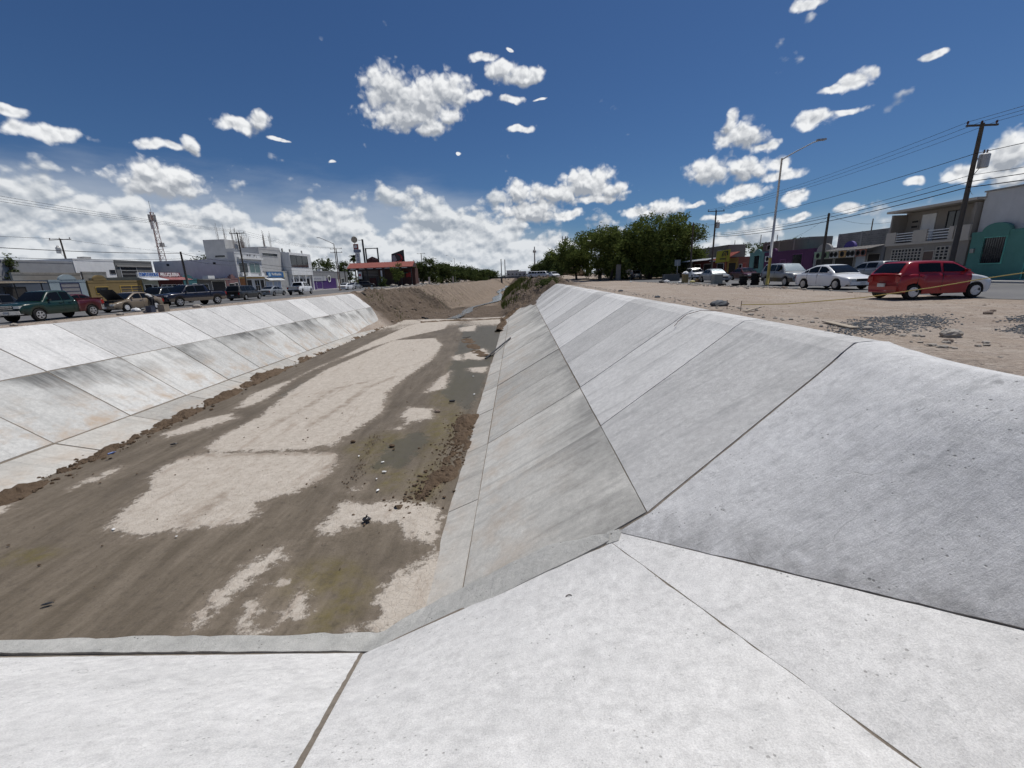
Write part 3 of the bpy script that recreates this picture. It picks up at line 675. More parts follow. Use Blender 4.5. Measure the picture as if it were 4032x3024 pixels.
e = ragged(18.6, 6, 190, 1.2, .55, 3.3)
sheet('street', e+[(30.2, 190), (30.2, 6)], .012, M_ASPH)
e = ragged(-29.2, -10, 200, 1.2, .5, 8.3)
sheet('street', [(-45.6, -10)]+e+[(-45.6, 200)], -.188, M_ASPH)
b = MB(); b.box(30.2, 0, -.05, 33.0, 190, .13); struct(b.build('sidewalk', M_WALK))
b = MB(); b.box(-49, -10, -.3, -45.6, 200, -.06); struct(b.build('sidewalk', M_WALK))

# ================================================================ generic building kit
M_GLASS = plain('dark_window_glass', (.018, .022, .026), .08, dirt=.1, spec=.6)
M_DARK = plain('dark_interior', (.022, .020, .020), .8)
M_IRON = plain('black_iron', (.03, .03, .032), .5, spec=.4)
M_WHITE = plain('white_paint', (.74, .74, .72), .6, dirt=.25)
M_TIN = plain('weathered_tin', (.42, .40, .37), .5, metal=.5, dirt=.45)
M_ROOFTOP = plain('flat_roof_grey', (.33, .32, .30), .9, dirt=.4)
def desat(c, k=.72):
    g = .3*c[0]+.55*c[1]+.15*c[2]; return tuple(g+(q-g)*k for q in c)
def wallmat(name, col):
    col = desat(col)
    return plain(name, tuple(q*(.72 if max(col) < .5 else .95) for q in col), .85, dirt=.34, scale=.9, bmp=.15, spec=.2)
SIDE = {}
def bld(name, label, x, y0, y1, ztop, col, depth=9, zbase=None, group=None, cat='building', matname=None):
    """a block whose street front lies in the plane X=x; right-hand row faces -X, left-hand row +X"""
    s = 1 if x > 0 else -1                       # outward depth direction
    y0, y1 = min(y0, y1), max(y0, y1)
    if zbase is None: zbase = 0 if s > 0 else -.2
    root = thing(name, label, cat, (x, (y0+y1)/2, zbase), world=True, group=group)
    m = wallmat(matname or ('paint_%s_%d' % (name, len(MATS))), col)
    b = MB(); b.box(x, y0, zbase-.1, x+s*depth, y1, ztop); b.build('wall', m, root)
    p = MB()                                      # parapet rim standing proud, roof deck inside
    t = .14
    p.box(x-s*.03, y0-.02, ztop-.18, x+s*t, y1+.02, ztop+.07); p.box(x+s*(depth-t), y0+.0, ztop+.001, x+s*depth, y1, ztop+.07)
    p.box(x+s*t, y0, ztop+.001, x+s*(depth-t), y0+t, ztop+.07); p.box(x+s*t, y1-t, ztop+.001, x+s*(depth-t), y1, ztop+.07)
    p.build('parapet', m, root)
    root['_s'] = s; root['_x'] = x
    SIDE[root.name] = (s, x, m)
    return root
def opening(root, y0, y1, z0, z1, kind='window', mat=None, frame=None, mull=(0, 0), name=None, x=None, depth=.10, bars=False, sill=False):
    s, X, wm = SIDE[root.name]; X = X if x is None else x
    y0, y1 = min(y0, y1), max(y0, y1)
    b = MB(); b.box(X-s*.012, y0, z0, X+s*.03, y1, z1)
    o = b.build(name or kind, mat or M_GLASS, root)
    fm = frame or M_WHITE
    f = MB(); w = .06
    f.box(X-s*.05, y0-w, z1, X-s*.0, y1+w, z1+w); f.box(X-s*.05, y0-w, z0-w, X-s*.0, y1+w, z0)
    f.box(X-s*.05, y0-w, z0, X-s*.0, y0, z1); f.box(X-s*.05, y1, z0, X-s*.0, y1+w, z1)
    for i in range(1, mull[0]+1):
        yy = lerp(y0, y1, i/(mull[0]+1)); f.box(X-s*.045, yy-.025, z0, X-s*.013, yy+.025, z1)
    for i in range(1, mull[1]+1):
        zz = lerp(z0, z1, i/(mull[1]+1)); f.box(X-s*.04, y0, zz-.02, X-s*.014, y1, zz+.02)
    fo = f.build('frame', fm, o); fo.location = (0, 0, 0)
    if bars:
        g = MB(); n = max(3, int((y1-y0)/.14))
        for i in range(n+1):
            yy = lerp(y0, y1, i/n); g.box(X-s*.085, yy-.010, z0, X-s*.065, yy+.010, z1)
        g.box(X-s*.09, y0, lerp(z0, z1, .33)-.012, X-s*.06, y1, lerp(z0, z1, .33)+.012)
        g.build('bars', M_IRON, o).location = (0, 0, 0)
    if sill:
        g = MB(); g.box(X-s*.16, y0-.1, z0-.14, X-s*.051, y1+.1, z0-.065); g.build('sill', fm, o).location = (0, 0, 0)
    return o
def arch(root, yc, w, z0, h, t=.18, mat=None, name='arch'):
    """curved gable standing on the parapet line"""
    s, X, wm = SIDE[root.name]; n = 14
    poly = [(-w/2, 0)]+[(-w/2*math.cos(math.pi*i/n), h*math.sin(math.pi*i/n)) for i in range(1, n)]+[(w/2, 0)]
    b = MB(); b.prism(poly, lambda u, v: (X-s*.06, yc+u, z0+v), lambda u, v: (X+s*t, yc+u, z0+v)); return b.build(name, mat or wm, root)
def slabbox(root, name, y0, y1, z0, z1, out, inn, mat, x=None):
    s, X, wm = SIDE[root.name]; X = X if x is None else x
    b = MB(); b.box(X-s*out, min(y0, y1), z0, X+s*inn, max(y0, y1), z1); return b.build(name, mat, root)
def awning(root, y0, y1, zhi, zlo, out, mat, name='awning', t=.05, x=None):
    s, X, wm = SIDE[root.name]; X = X if x is None else x
    y0, y1 = min(y0, y1), max(y0, y1)
    a, c = X-s*.02, X-s*out
    b = MB(); b.hexa([(a, y0, zhi), (a, y1, zhi), (c, y1, zlo), (c, y0, zlo), (a, y0, zhi+t), (a, y1, zhi+t), (c, y1, zlo+t), (c, y0, zlo+t)])
    n = max(3, int((y1-y0)/.35))
    for i in range(n):                            # ribs of the corrugated sheet
        yy = lerp(y0, y1, (i+.5)/n); b.hexa([(a, yy-.03, zhi+t), (a, yy+.03, zhi+t), (c, yy+.03, zlo+t), (c, yy-.03, zlo+t), (a, yy-.03, zhi+t+.03), (a, yy+.03, zhi+t+.03), (c, yy+.03, zlo+t+.03), (c, yy-.03, zlo+t+.03)])
    return b.build(name, mat, root)
def lettering(text, root, y, z, h, mat, x, width=None, name='lettering', face=None, bold=.0, rotz=None):
    """raised letters on a facade plane X=x facing the canal"""
    cu = bpy.data.curves.new(name, 'FONT'); cu.body = text; cu.size = h*1.38; cu.extrude = .015; cu.align_x = 'CENTER'; cu.align_y = 'CENTER'; cu.offset = bold
    tmp = bpy.data.objects.new('tmp', cu); COL.objects.link(tmp)
    bpy.context.view_layer.update()
    dg = bpy.context.evaluated_depsgraph_get(); me = bpy.data.meshes.new_from_object(tmp.evaluated_get(dg))
    bpy.data.objects.remove(tmp)
    xs = [v.co.x for v in me.vertices]; wd = max(xs)-min(xs)
    kx = width/wd if width else 1
    s = 1 if x > 0 else -1
    if rotz is not None: s = 0
    cx = (max(xs)+min(xs))/2
    for v in me.vertices:
        u, vv, e = (v.co.x-cx)*kx, v.co.y, v.co.z
        if s > 0: v.co = (x-e, y-u, z+vv)
        elif s < 0: v.co = (x+e, y+u, z+vv)
        else: v.co = (u, -e, vv)
    me.materials.clear(); me.materials.append(mat)
    o = bpy.data.objects.new(name, me); COL.objects.link(o)
    if root is not None:
        o.parent = root
        if root.get('_w') and s: o.location = -Vector(root['_w'])
    return o

# ================================================================ right-hand row (fronts at X=33)
def right_row():
    # mint house with a white upper storey
    mint = (.10, .42, .34)
    r = bld('house', 'mint green house with arched window bay and tall white upper wall at right edge', 33, 20.5, 32.0, 3.3, mint, zbase=.13)
    b = MB(); b.box(33.35, 20.5, 3.38, 42, 32.05, 6.05); b.build('upper_storey', wallmat('paint_white_upper', (.66, .66, .65)), r)
    b = MB(); b.box(33.25, 20.4, 6.05, 42.1, 32.1, 6.15); b.build('coping', M_ROOFTOP, r)
    arch(r, 30.45, 1.75, 3.37, .52)
    slabbox(r, 'arch_trim', 29.62, 31.28, 3.0, 3.36, .07, -.001, SIDE[r.name][2])
    opening(r, 29.75, 31.05, 1.22, 2.92, bars=True, mull=(0, 0), frame=plain('mint_trim', (.16, .5, .42), .8), depth=.15)
    opening(r, 25.2, 26.6, 1.22, 2.92, bars=True, frame=MATS['mint_trim'])
    opening(r, 27.3, 28.3, .16, 2.3, 'door', mat=plain('dark_green_door', (.03, .14, .10), .5), frame=MATS['mint_trim'])
    slabbox(r, 'meter_box', 31.58, 31.82, 1.95, 2.25, .12, -.001, M_TIN)
    b = MB(); b.tube([(33.9, 31.9, 3.4), (33.3, 31.95, 6.0)], .03); b.build('drain_pipe', M_TIN, r)
    # beige two-storey house with a balcony
    beige = (.44, .38, .31)
    r = bld('house', 'beige two storey house with railed balcony and overhanging flat roof', 34.3, 32.15, 39.1, 5.5, beige, zbase=.13)
    wm = SIDE[r.name][2]
    b = MB(); b.box(33.0, 32.15, .03, 34.29, 39.1, 2.93); b.build('ground_floor_front', wm, r)
    b = MB(); b.box(33.0, 32.15, 2.95, 34.29, 32.35, 5.45); b.build('side_wall', wm, r)
    b = MB(); b.box(33.0, 38.95, 2.95, 34.29, 39.1, 5.45); b.build('side_wall', wm, r)
    b = MB(); b.box(32.75, 32.0, 5.6, 43, 39.4, 5.78); b.build('roof_slab', plain('roof_slab_cream', (.52, .47, .40), .8), r)
    b = MB(); b.box(32.85, 32.1, 2.88, 34.29, 39.15, 3.06); b.build('balcony_floor', MATS['roof_slab_cream'], r)
    for (a, c) in ((38.2, 39.15), (35.4, 36.6), (33.3, 33.65), (32.15, 33.2)):
        b = MB(); b.box(32.86, a, 3.07, 33.0, c, 3.98); b.build('balcony_panel', MATS['roof_slab_cream'], r)
    for (a, c) in ((36.62, 38.18), (33.68, 35.38)):
        for k in range(4):
            z = 3.2+k*.2; b = MB(); b.box(32.90, a, z, 32.96, c, z+.07); b.build('rail', M_WHITE, r)
    SIDE[r.name] = (1, 34.29, wm)
    opening(r, 36.43, 37.5, 3.08, 5.2, 'door', mat=M_WHITE)
    opening(r, 34.3, 35.4, 3.9, 5.2, mull=(1, 0), frame=M_IRON)
    opening(r, 37.86, 38.46, 4.72, 4.88, 'vent_slot', mat=M_DARK, frame=wm); opening(r, 37.86, 38.46, 4.3, 4.46, 'vent_slot', mat=M_DARK, frame=wm)
    SIDE[r.name] = (1, 33.0, wm)
    for (a, c) in ((35.6, 38.35), (33.4, 34.4)):
        o = opening(r, a, c, 1.6, 2.52, 'lattice_window', mat=M_DARK, frame=MATS['roof_slab_cream'])
        g = MB(); n = int((c-a)/.3)
        for i in range(n+1):
            yy = lerp(a, c, i/n); g.box(32.90, yy-.03, 1.6, 32.96, yy+.03, 2.52)
        for k in range(1, 4): zz = 1.6+k*.23; g.box(32.89, a, zz-.035, 32.95, c, zz+.035)
        g.build('lattice', MATS['roof_slab_cream'], o).location = (0, 0, 0)
    opening(r, 34.6, 35.45, .16, 2.25, 'door', mat=plain('brown_door', (.12, .07, .05), .5), frame=MATS['roof_slab_cream'])
    # tyre shop
    r = bld('tyre_shop', 'open fronted grey tyre shop under picture signboards with a block upper storey', 33, 38.65-.0+.6, 48.3, 2.85, (.33, .34, .37), zbase=.13, cat='shop')
    blk = block_mat()
    b = MB(); b.box(36, 39.3, 2.95, 42, 49.2, 4.72); b.build('block_storey', blk, r)
    for y in (39.45, 42.6, 45.9, 49.0): b = MB(); b.box(35.96, y-.12, 2.95, 36.0, y+.12, 4.74); b.build('column', plain('grey_render', (.30, .29, .27), .9), r)
    arch(r, 43.35, 1.5, 2.93, .75, mat=plain('purple_arch', (.06, .04, .22), .7))
    arch(r, 46.8, 2.2, 2.93, .75, mat=plain('grey_arch', (.30, .29, .28), .9))
    awning(r, 39.3, 45.0, 3.05, 2.78, 1.3, M_TIN)
    SG = [(46.6, 44.6, (.30, .42, .26)), (44.4, 43.3, (.62, .62, .60)), (43.2, 42.3, (.50, .30, .12)), (42.2, 41.2, (.60, .60, .58)), (41.1, 39.9, (.36, .16, .12))]
    for i, (a, c, colr) in enumerate(SG):
        b = MB(); b.box(31.90, c, 2.14, 31.97, a, 2.80); sg = b.build('signboard', plain('signboard_%d' % i, colr, .6, dirt=.45, scale=5), r)
        for q in range(2 if a-c > .95 else 1):
            yy = lerp(c, a, (q+.5)/(2 if a-c > .95 else 1))
            g = MB(); g.lathe([(.26, -.012), (.26, .012), (.15, .013), (.15, -.012)], 16, (31.885, yy, 2.46), 'x'); g.build('wheel_picture', M_IRON, sg).location = (0, 0, 0)
        g = MB(); g.box(31.97, lerp(a, c, .5)-.03, 2.55, 33.0, lerp(a, c, .5)+.03, 2.6); g.build('bracket', M_IRON, sg).location = (0, 0, 0)
    for (a, c) in ((45.3, 47.8), (42.6, 45.0)): opening(r, a, c, .2, 2.1, 'shop_opening', mat=M_DARK, frame=M_TIN)
    opening(r, 39.6, 40.9, .2, 2.3, 'shop_opening', mat=M_DARK, frame=M_TIN)
    opening(r, 41.2, 42.3, .2, 2.15, 'door', mat=plain('blue_white_door', (.42, .48, .56), .6), frame=M_TIN)
    # purple, teal, coral and yellow fronts
    r = bld('house', 'dusty purple single storey house with barred window behind the lamp post', 33, 48.45, 57.8, 3.25, (.17, .045, .16), zbase=.13)
    arch(r, 55.8, 1.0, 3.32, .42)
    opening(r, 50.2, 51.9, 1.35, 2.8, bars=True, frame=plain('purple_trim', (.26, .10, .24), .8))
    opening(r, 53.2, 54.2, .16, 2.3, 'door', mat=plain('plum_door', (.08, .02, .07), .6), frame=MATS['purple_trim'])
    b = MB(); b.box(32.80, 56.3, 2.15, 32.86, 57.3, 2.85); sg = b.build('square_sign', M_WHITE, r)
    g = MB(); g.lathe([(.30, -.01), (.30, .01), (.22, .011), (.22, -.01)], 20, (32.785, 56.8, 2.5), 'x'); g.build('ring_mark', M_IRON, sg).location = (0, 0, 0)
    g = MB(); g.box(32.86, 56.77, 2.4, 33.0, 56.83, 2.46); g.build('bracket', M_IRON, sg).location = (0, 0, 0)
    r = bld('house', 'turquoise narrow house with small curved gable and dark barred doorway', 33, 57.95, 61.4, 3.4, (.16, .42, .40), zbase=.13)
    arch(r, 59.5, 1.4, 3.47, .40)
    opening(r, 58.95, 60.2, 1.3, 3.05, bars=True, frame=plain('teal_trim', (.25, .5, .47), .8))
    r = bld('house', 'coral red low house front beside the turquoise house', 33, 61.55, 64.4, 2.95, (.42, .12, .085), zbase=.13)
    opening(r, 62.2, 63.0, .16, 2.15, 'door', mat=plain('red_door', (.30, .05, .04), .5), frame=plain('coral_trim', (.5, .2, .15), .8))
    opening(r, 63.3, 64.1, 1.1, 2.0, bars=True)
    r = bld('shop', 'yellow shop front with red tiled canopy and dark doorway', 33, 64.55, 67.8, 2.95, (.48, .30, .04), zbase=.13, cat='shop')
    opening(r, 65.0, 67.2, .2, 2.3, 'shop_opening', mat=M_DARK, frame=plain('yellow_trim', (.5, .34, .07), .7))
    awning(r, 64.2, 68.5, 3.75, 2.75, 2.0, plain('red_tile', (.34, .08, .05), .8, dirt=.4), t=.1, name='tiled_canopy')
    g = MB(); g.box(30.9, 64.0, 2.62, 31.1, 69.4, 2.72); g.build('white_edge', M_WHITE, r)
    r = bld('shop', 'dull red shop under a white edged awning by the trees', 33, 67.95, 80.7, 3.1, (.26, .055, .05), zbase=.13, cat='shop')
    for (a, c) in ((68.8, 71.0), (73, 76), (77.5, 79.8)): opening(r, a, c, .2, 2.3, 'shop_opening', mat=M_DARK, frame=M_WHITE)
    awning(r, 70.5, 80.7, 3.2, 2.85, 2.2, M_WHITE)
    # block buildings of the row behind
    r = bld('block_building', 'grey concrete block building rising behind the purple house', 40, 60, 70.8, 5.2, (.24, .235, .22), depth=3.2); SIDE[r.name]; r.children[0].data.materials[0] = blk; opening(r, 68.6, 69.6, 4.1, 4.8)
    for y in (63, 66.5): slabbox(r, 'column', y-.14, y+.14, 0, 5.2, .05, -.001, MATS['grey_render'])
    r = bld('block_building', 'long grey block building behind the red shops near the trees', 40, 82.2, 98.4, 5.7, (.30, .29, .27), depth=3.2); r.children[0].data.materials[0] = blk; opening(r, 85, 86.2, 3.8, 4.9)
    r = bld('house', 'small pale house beyond the red shops under the trees', 33, 82, 96, 3.2, (.40, .37, .33), zbase=.13)
    opening(r, 84, 85.4, 1.1, 2.3, bars=True); opening(r, 88, 89, .16, 2.2, 'door', mat=M_DARK); opening(r, 92, 93.5, 1.1, 2.3, bars=True)
def block_mat():
    m, t, b = newmat('concrete_block_wall')
    oc = t.new('ShaderNodeTexCoord').outputs['Object']
    x, y, z = t.sep(oc)
    br = t.new('ShaderNodeTexBrick'); t.l.new(t.comb(y, z, 0.0), br.inputs['Vector']); br.inputs['Scale'].default_value = 1.0
    br.inputs['Brick Width'].default_value = .4; br.inputs['Row Height'].default_value = .2; br.inputs['Mortar Size'].default_value = .012
    br.inputs['Color1'].default_value = (.23, .22, .20, 1); br.inputs['Color2'].default_value = (.17, .165, .155, 1); br.inputs['Mortar'].default_value = (.30, .29, .27, 1)
    n = t.noise(oc, .8, 5); c = t.mix(t.m('MULTIPLY', t.rng(n, .45, .7), .6), br.outputs[0], (.11, .105, .10))
    t.l.new(c, b.inputs['Base Color']); b.inputs['Roughness'].default_value = .95
    bump(t, b, br.outputs['Fac'], -.4, .02)
    return m
right_row()

# ================================================================ left-hand row (fronts at X=-49)
def left_row():
    X = -49
    r = bld('shed', 'slate blue shop with tan corrugated lean-to awning at far left', X, 33, 44.1, 2.7, (.11, .14, .19), cat='shed')
    awning(r, 32.5, 41.0, 2.62, 2.45, 3.4, plain('tan_sheet', (.46, .39, .29), .7, dirt=.3), t=.06)
    for y in (36.2, 38.4, 40.6): g = MB(); g.tube([(-45.8, y, -.1), (-45.8, y, 2.44)], .05); g.build('post', M_IRON, r)
    opening(r, 37.0, 38.6, -.15, 2.1, 'shop_opening', mat=M_DARK, frame=M_IRON); opening(r, 40.2, 41.9, -.15, 2.1, 'shop_opening', mat=M_DARK, frame=M_IRON); opening(r, 34, 35.6, -.15, 2.1, 'shop_opening', mat=M_DARK, frame=M_IRON)
    r = bld('house', 'pale blue house with round topped gable and grey garage door', X, 44.2, 48.0, 2.72, (.36, .47, .52))
    arch(r, 46.15, 1.75, 2.79, .55)
    opening(r, 45.3, 47.2, -.15, 2.4, 'garage_door', mat=plain('grey_garage', (.21, .20, .20), .6), frame=plain('navy_trim', (.03, .035, .10), .6), mull=(0, 5))
    r = bld('shop', 'mustard yellow shop with small round gable and wide shuttered front', X, 48.25, 55.3, 2.6, (.32, .21, .05), cat='shop')
    arch(r, 49.75, 1.6, 2.67, .62)
    opening(r, 49.0, 50.45, 1.2, 1.9, bars=True, frame=MATS['yellow_trim']); opening(r, 52.1, 55.1, -.15, 1.95, 'shutter', mat=plain('brown_shutter', (.07, .055, .045), .6), mull=(1, 6), frame=MATS['yellow_trim'])
    r = bld('shop', 'pale green computer shop under white sign with blue letters', X, 55.42, 57.85, 3.05, (.42, .47, .40), cat='shop')
    slabbox(r, 'signboard', 54.75, 57.97, 3.03, 3.62, .25, -.04, M_WHITE)
    lettering('COMPUTADORAS', r, 56.36, 3.33, .44, plain('sign_blue', (.05, .13, .38), .5), -48.72, width=3.0, bold=.02)
    awning(r, 54.8, 58.0, 2.98, 2.6, 1.5, plain('white_awning', (.82, .83, .84), .5, dirt=.1))
    opening(r, 55.6, 56.7, .9, 2.05); opening(r, 56.9, 57.65, -.15, 1.95, 'door', mat=M_GLASS)
    r = bld('shop', 'dark red barber shop with white lettered sign and pink awning', X, 58.0, 62.2, 3.05, (.12, .025, .03), cat='shop')
    slabbox(r, 'signboard', 58.02, 61.65, 3.02, 3.64, .25, -.04, plain('maroon_sign', (.17, .02, .045), .6))
    lettering('PELUQUERIA', r, 59.85, 3.33, .46, M_WHITE, -48.72, width=3.3, bold=.03)
    awning(r, 58.15, 62.3, 2.98, 2.6, 1.5, plain('pink_awning', (.46, .20, .19), .6))
    opening(r, 58.3, 60.9, .9, 1.95, mull=(2, 0)); opening(r, 61.2, 62.0, -.15, 1.95, 'door', mat=M_GLASS)
    r = bld('house', 'teal curved top house front beside the utility pole', X, 62.35, 65.0, 2.75, (.03, .20, .23), cat='house')
    arch(r, 63.3, 1.8, 2.82, .5); opening(r, 64.0, 64.8, -.15, 2.0, 'door', mat=M_DARK)
    r = bld('shop', 'low dark grey shop with open front and rooftop cooler', X, 65.1, 71.3, 2.62, (.22, .215, .21), cat='shop')
    opening(r, 68.1, 71.2, -.15, 2.35, 'shop_opening', mat=M_DARK); opening(r, 65.6, 67.2, .9, 1.9)
    g = MB(); g.box(-50.6, 68.5, 2.72, -49.7, 70.0, 3.25); g.build('cooler', M_WHITE, r)
    awning(r, 65.1, 71.3, 2.7, 2.55, 1.1, M_TIN)
    r = bld('house', 'dusty pink house front with stepped gable', X, 71.45, 74.7, 2.8, (.34, .16, .155))
    slabbox(r, 'gable_step', 72.3, 74.0, 2.88, 3.15, .05, .15, SIDE[r.name][2]); slabbox(r, 'gable_top', 72.75, 73.6, 3.151, 3.42, .05, .15, SIDE[r.name][2])
    opening(r, 72.2, 73.4, .9, 1.9, bars=True); opening(r, 73.7, 74.5, -.15, 2.0, 'door', mat=M_DARK)
    # two-storey shop
    r = bld('shop_building', 'light grey two storey shop with white ledge and big upstairs windows', X, 75.0, 82.6, 7.2, (.62, .63, .64), cat='building', depth=1.2)
    slabbox(r, 'ledge', 75.6, 82.8, 6.15, 6.45, .35, -.001, M_WHITE)
    for yy in (78.6, 79.3, 80.6): g = MB(); g.lathe([(.13, 0), (.13, .05)], 12, (-48.94, yy, 6.85), 'x'); g.build('dark_mark', M_IRON, r)
    for yy in (76.9, 77.4, 81.4): g = MB(); g.box(-48.95, yy-.05, 6.55, -48.90, yy+.05, 7.05); g.build('pale_bar', M_WHITE, r)
    opening(r, 75.7, 78.1, 3.75, 5.45, mull=(1, 0), frame=M_WHITE); opening(r, 78.6, 81.8, 3.75, 5.45, mull=(1, 0), frame=M_WHITE, mat=plain('greenish_glass', (.10, .16, .16), .1))
    slabbox(r, 'balcony', 75.3, 82.6, 3.0, 3.2, .9, -.001, M_WHITE)
    for y in (75.9, 77.4, 81.6): g = MB(); g.box(-48.9, y-.42, 3.21, -48.45, y+.42, 3.78); g.lathe([(.2, 0), (.2, .02)], 12, (-48.46, y, 3.5), 'x'); g.build('air_conditioner', M_WHITE, r)
    slabbox(r, 'yellow_fascia', 75.0, 82.6, 2.72, 2.99, .12, -.001, plain('ochre_fascia', (.42, .27, .08), .6))
    slabbox(r, 'menu_board', 75.15, 76.9, 1.55, 2.7, .08, -.001, plain('orange_menu', (.36, .13, .03), .6, dirt=.6, scale=7))
    opening(r, 77.0, 78.5, -.15, 2.45, 'door', mat=M_DARK); opening(r, 79.4, 80.8, .5, 2.4, mull=(1, 1)); opening(r, 81.1, 82.3, -.15, 2.45, 'door', mat=M_DARK)
    # unfinished grey building behind
    r = bld('apartment_building', 'unfinished grey stepped building with rebar rising from its roof', -49.9, 83.9, 91.65, 8.5, (.52, .515, .50), depth=6.3)
    am = SIDE[r.name][2]
    b = MB(); b.box(-56.22, 83.9, -.2, -60.4, 90, 10.3); b.build('stair_tower', am, r)
    b = MB(); b.box(-49.95, 87.0, 8.58, -56.2, 91.6, 8.95); b.build('raised_storey', am, r)
    opening(r, 84.9, 90.2, 7.1, 7.65, 'slot_window')
    for (xa, xb, za, zb) in ((-58.6, -56.7, 7.0, 7.35), (-56.1, -55.1, 7.2, 7.5)): b = MB(); b.box(xa, 83.84, za, xb, 83.93, zb); b.build('slot_window', M_GLASS, r)
    for i in range(16):
        y = lerp(84.3, 91.2, i/15); x0 = -50.3-RNG.random()*9.4; zb = 10.3 if x0 < -56 else (8.5 if y < 87 else 8.95)
        g = MB()
        for (dx, dy) in ((0, 0), (.2, 0), (0, .2), (.2, .2)): g.tube([(x0+dx, y+dy, zb-.3), (x0+dx+RNG.uniform(-.1, .1), y+dy+RNG.uniform(-.1, .1), zb+RNG.uniform(1.6, 3.4))], .022, 4)
        g.build('rebar', plain('rust_steel', (.13, .085, .065), .8), r)
    # water shop
    r = bld('shop', 'small grey water shop with blue sign and two tall vending bays', X, 82.75, 91.6, 4.1, (.50, .50, .49), cat='shop', depth=.88)
    slabbox(r, 'signboard', 83.6, 89.4, 2.9, 3.95, .2, -.001, plain('blue_sign', (.03, .12, .30), .5))
    lettering('Purificación', r, 86.8, 3.5, .5, M_WHITE, -48.78, width=3.4, bold=.01)
    g = MB(); g.lathe([(.38, 0), (.38, .03)], 20, (-48.79, 84.3, 3.42), 'x'); g.build('round_mark', plain('pale_blue_mark', (.35, .5, .62), .5), r)
    slabbox(r, 'sign_end', 89.42, 90.0, 2.9, 3.95, .18, -.001, plain('cream_sign', (.5, .46, .30), .6))
    for (a, c) in ((82.9, 85.1), (85.6, 88.2)):
        opening(r, a, c, -.15, 2.1, 'vending_bay', mat=plain('blue_white_bay', (.30, .36, .48), .5), mull=(1, 1)); awning(r, a-.2, c+.2, 2.75, 2.3, 1.0, M_WHITE)
        slabbox(r, 'bay_base', a, c, -.2, .75, .06, -.001, plain('navy_base', (.02, .03, .09), .5))
    # white corner building
    r = bld('corner_building', 'white two storey corner building with one big dark upstairs window', X, 91.8, 101.2, 8.1, (.80, .80, .79), cat='building')
    b = MB(); b.box(-48.2, 91.8, 3.35, -48.99, 101.2, 8.0); b.build('overhanging_storey', SIDE[r.name][2], r)
    SIDE[r.name] = (-1, -48.2, SIDE[r.name][2])
    opening(r, 92.0, 99.5, 5.1, 7.45, mull=(2, 0), frame=M_IRON)
    SIDE[r.name] = (-1, X, SIDE[r.name][2])
    for (a, c) in ((92.6, 94.3), (94.9, 97.4), (98, 100.6)): opening(r, a, c, -.15, 2.6, 'shop_opening', mat=M_DARK)
    for y in (92.2, 94.6, 97.7, 101): g = MB(); g.box(-48.25, y-.14, -.1, -48.5, y+.14, 3.35); g.build('column', SIDE[r.name][2], r)
    for y in (92.4, 95.5, 100.7): g = MB(); g.box(-50, y-.12, 8.1, -49.75, y+.12, 8.9); g.build('stub_column', MATS['grey_render'], r)
    # low grey and purple shop
    r = bld('shop', 'low grey shop with purple painted front and white logo banner', X, 101.4, 124, 4.3, (.36, .365, .37), cat='shop')
    slabbox(r, 'purple_front', 101.6, 115.4, -.15, 2.6, .03, -.001, plain('purple_front', (.055, .02, .13), .6))
    slabbox(r, 'signboard', 101.7, 109.4, 2.0, 3.1, .12, -.031, plain('grey_sign', (.40, .41, .42), .6)); g = MB(); g.tube([(-48.86, 102.6+i*.22, 2.5+.08*math.sin(i*1.9)+.12*(i > 9)*math.sin(i*2.6)) for i in range(19)], .03, 4); g.build('faint_script', MATS['purple_front'], r)
    g = MB(); g.lathe([(.9, 0), (.9, .04), (.6, .041), (.6, 0)], 20, (-48.9, 111.2, 2.5), 'x'); g.build('oval_logo', M_WHITE, r)
    opening(r, 119.3, 121, 1.2, 2.5, mull=(1, 0)); opening(r, 116.3, 117.8, -.15, 2.2, 'door', mat=M_WHITE); opening(r, 104, 107, .1, 1.9, 'shop_opening', mat=M_DARK)
    for y in (103, 106.2, 112): g = MB(); g.box(-52, y-.5, 4.37, -51, y+.5, 4.95); g.build('rooftop_cooler', M_WHITE, r)
    # warehouses behind
    r = bld('warehouse', 'long plain grey warehouse wall behind the blue shops', -62, 30, 59.7, 5.5, (.42, .43, .45), depth=18)
    r = bld('warehouse', 'whitewashed warehouse wall with stains behind the yellow shop', -62, 59.85, 65.9, 5.95, (.82, .82, .81), depth=18)
    opening(r, 64.9, 65.75, 3.95, 4.5, frame=M_TIN); g = MB(); g.box(-64, 62.5, 6.03, -63, 63.6, 6.4); g.build('roof_vent', M_TIN, r)
    r = bld('warehouse', 'dark grey warehouse with wide black roll-up doorway', -62, 66.05, 72.75, 5.95, (.26, .26, .25), depth=18)
    opening(r, 66.8, 69.6, .2, 5.0, 'roll_door', mat=plain('black_roll_door', (.018, .018, .018), .6), mull=(0, 8)); slabbox(r, 'beam', 66.2, 72.6, 5.05, 5.25, .15, -.001, MATS['grey_render'])
    r = bld('warehouse', 'long bluish white warehouse wall with two small vents', -50.25, 75.3, 83.7, 6.1, (.70, .71, .725), depth=13.6)
    for xa in (-61.5, -53.2): b = MB(); b.box(xa, 75.24, 5.3, xa+.45, 75.33, 5.65); b.build('vent', M_DARK, r)
    # block walls between the rows
    for (a, c, z, lab) in ((38, 46, 3.6, 'unpainted block wall behind the tan awning shed'), (47, 54.5, 3.75, 'unpainted block wall between the pale blue and yellow fronts'), (54.8, 58, 3.9, 'tan rendered block wall behind the computer shop')):
        q = bld('block_wall', lab, -56, a, c, z, (.34, .32, .29), depth=.25, cat='wall'); q.children[0].data.materials[0] = MATS['concrete_block_wall']
left_row()

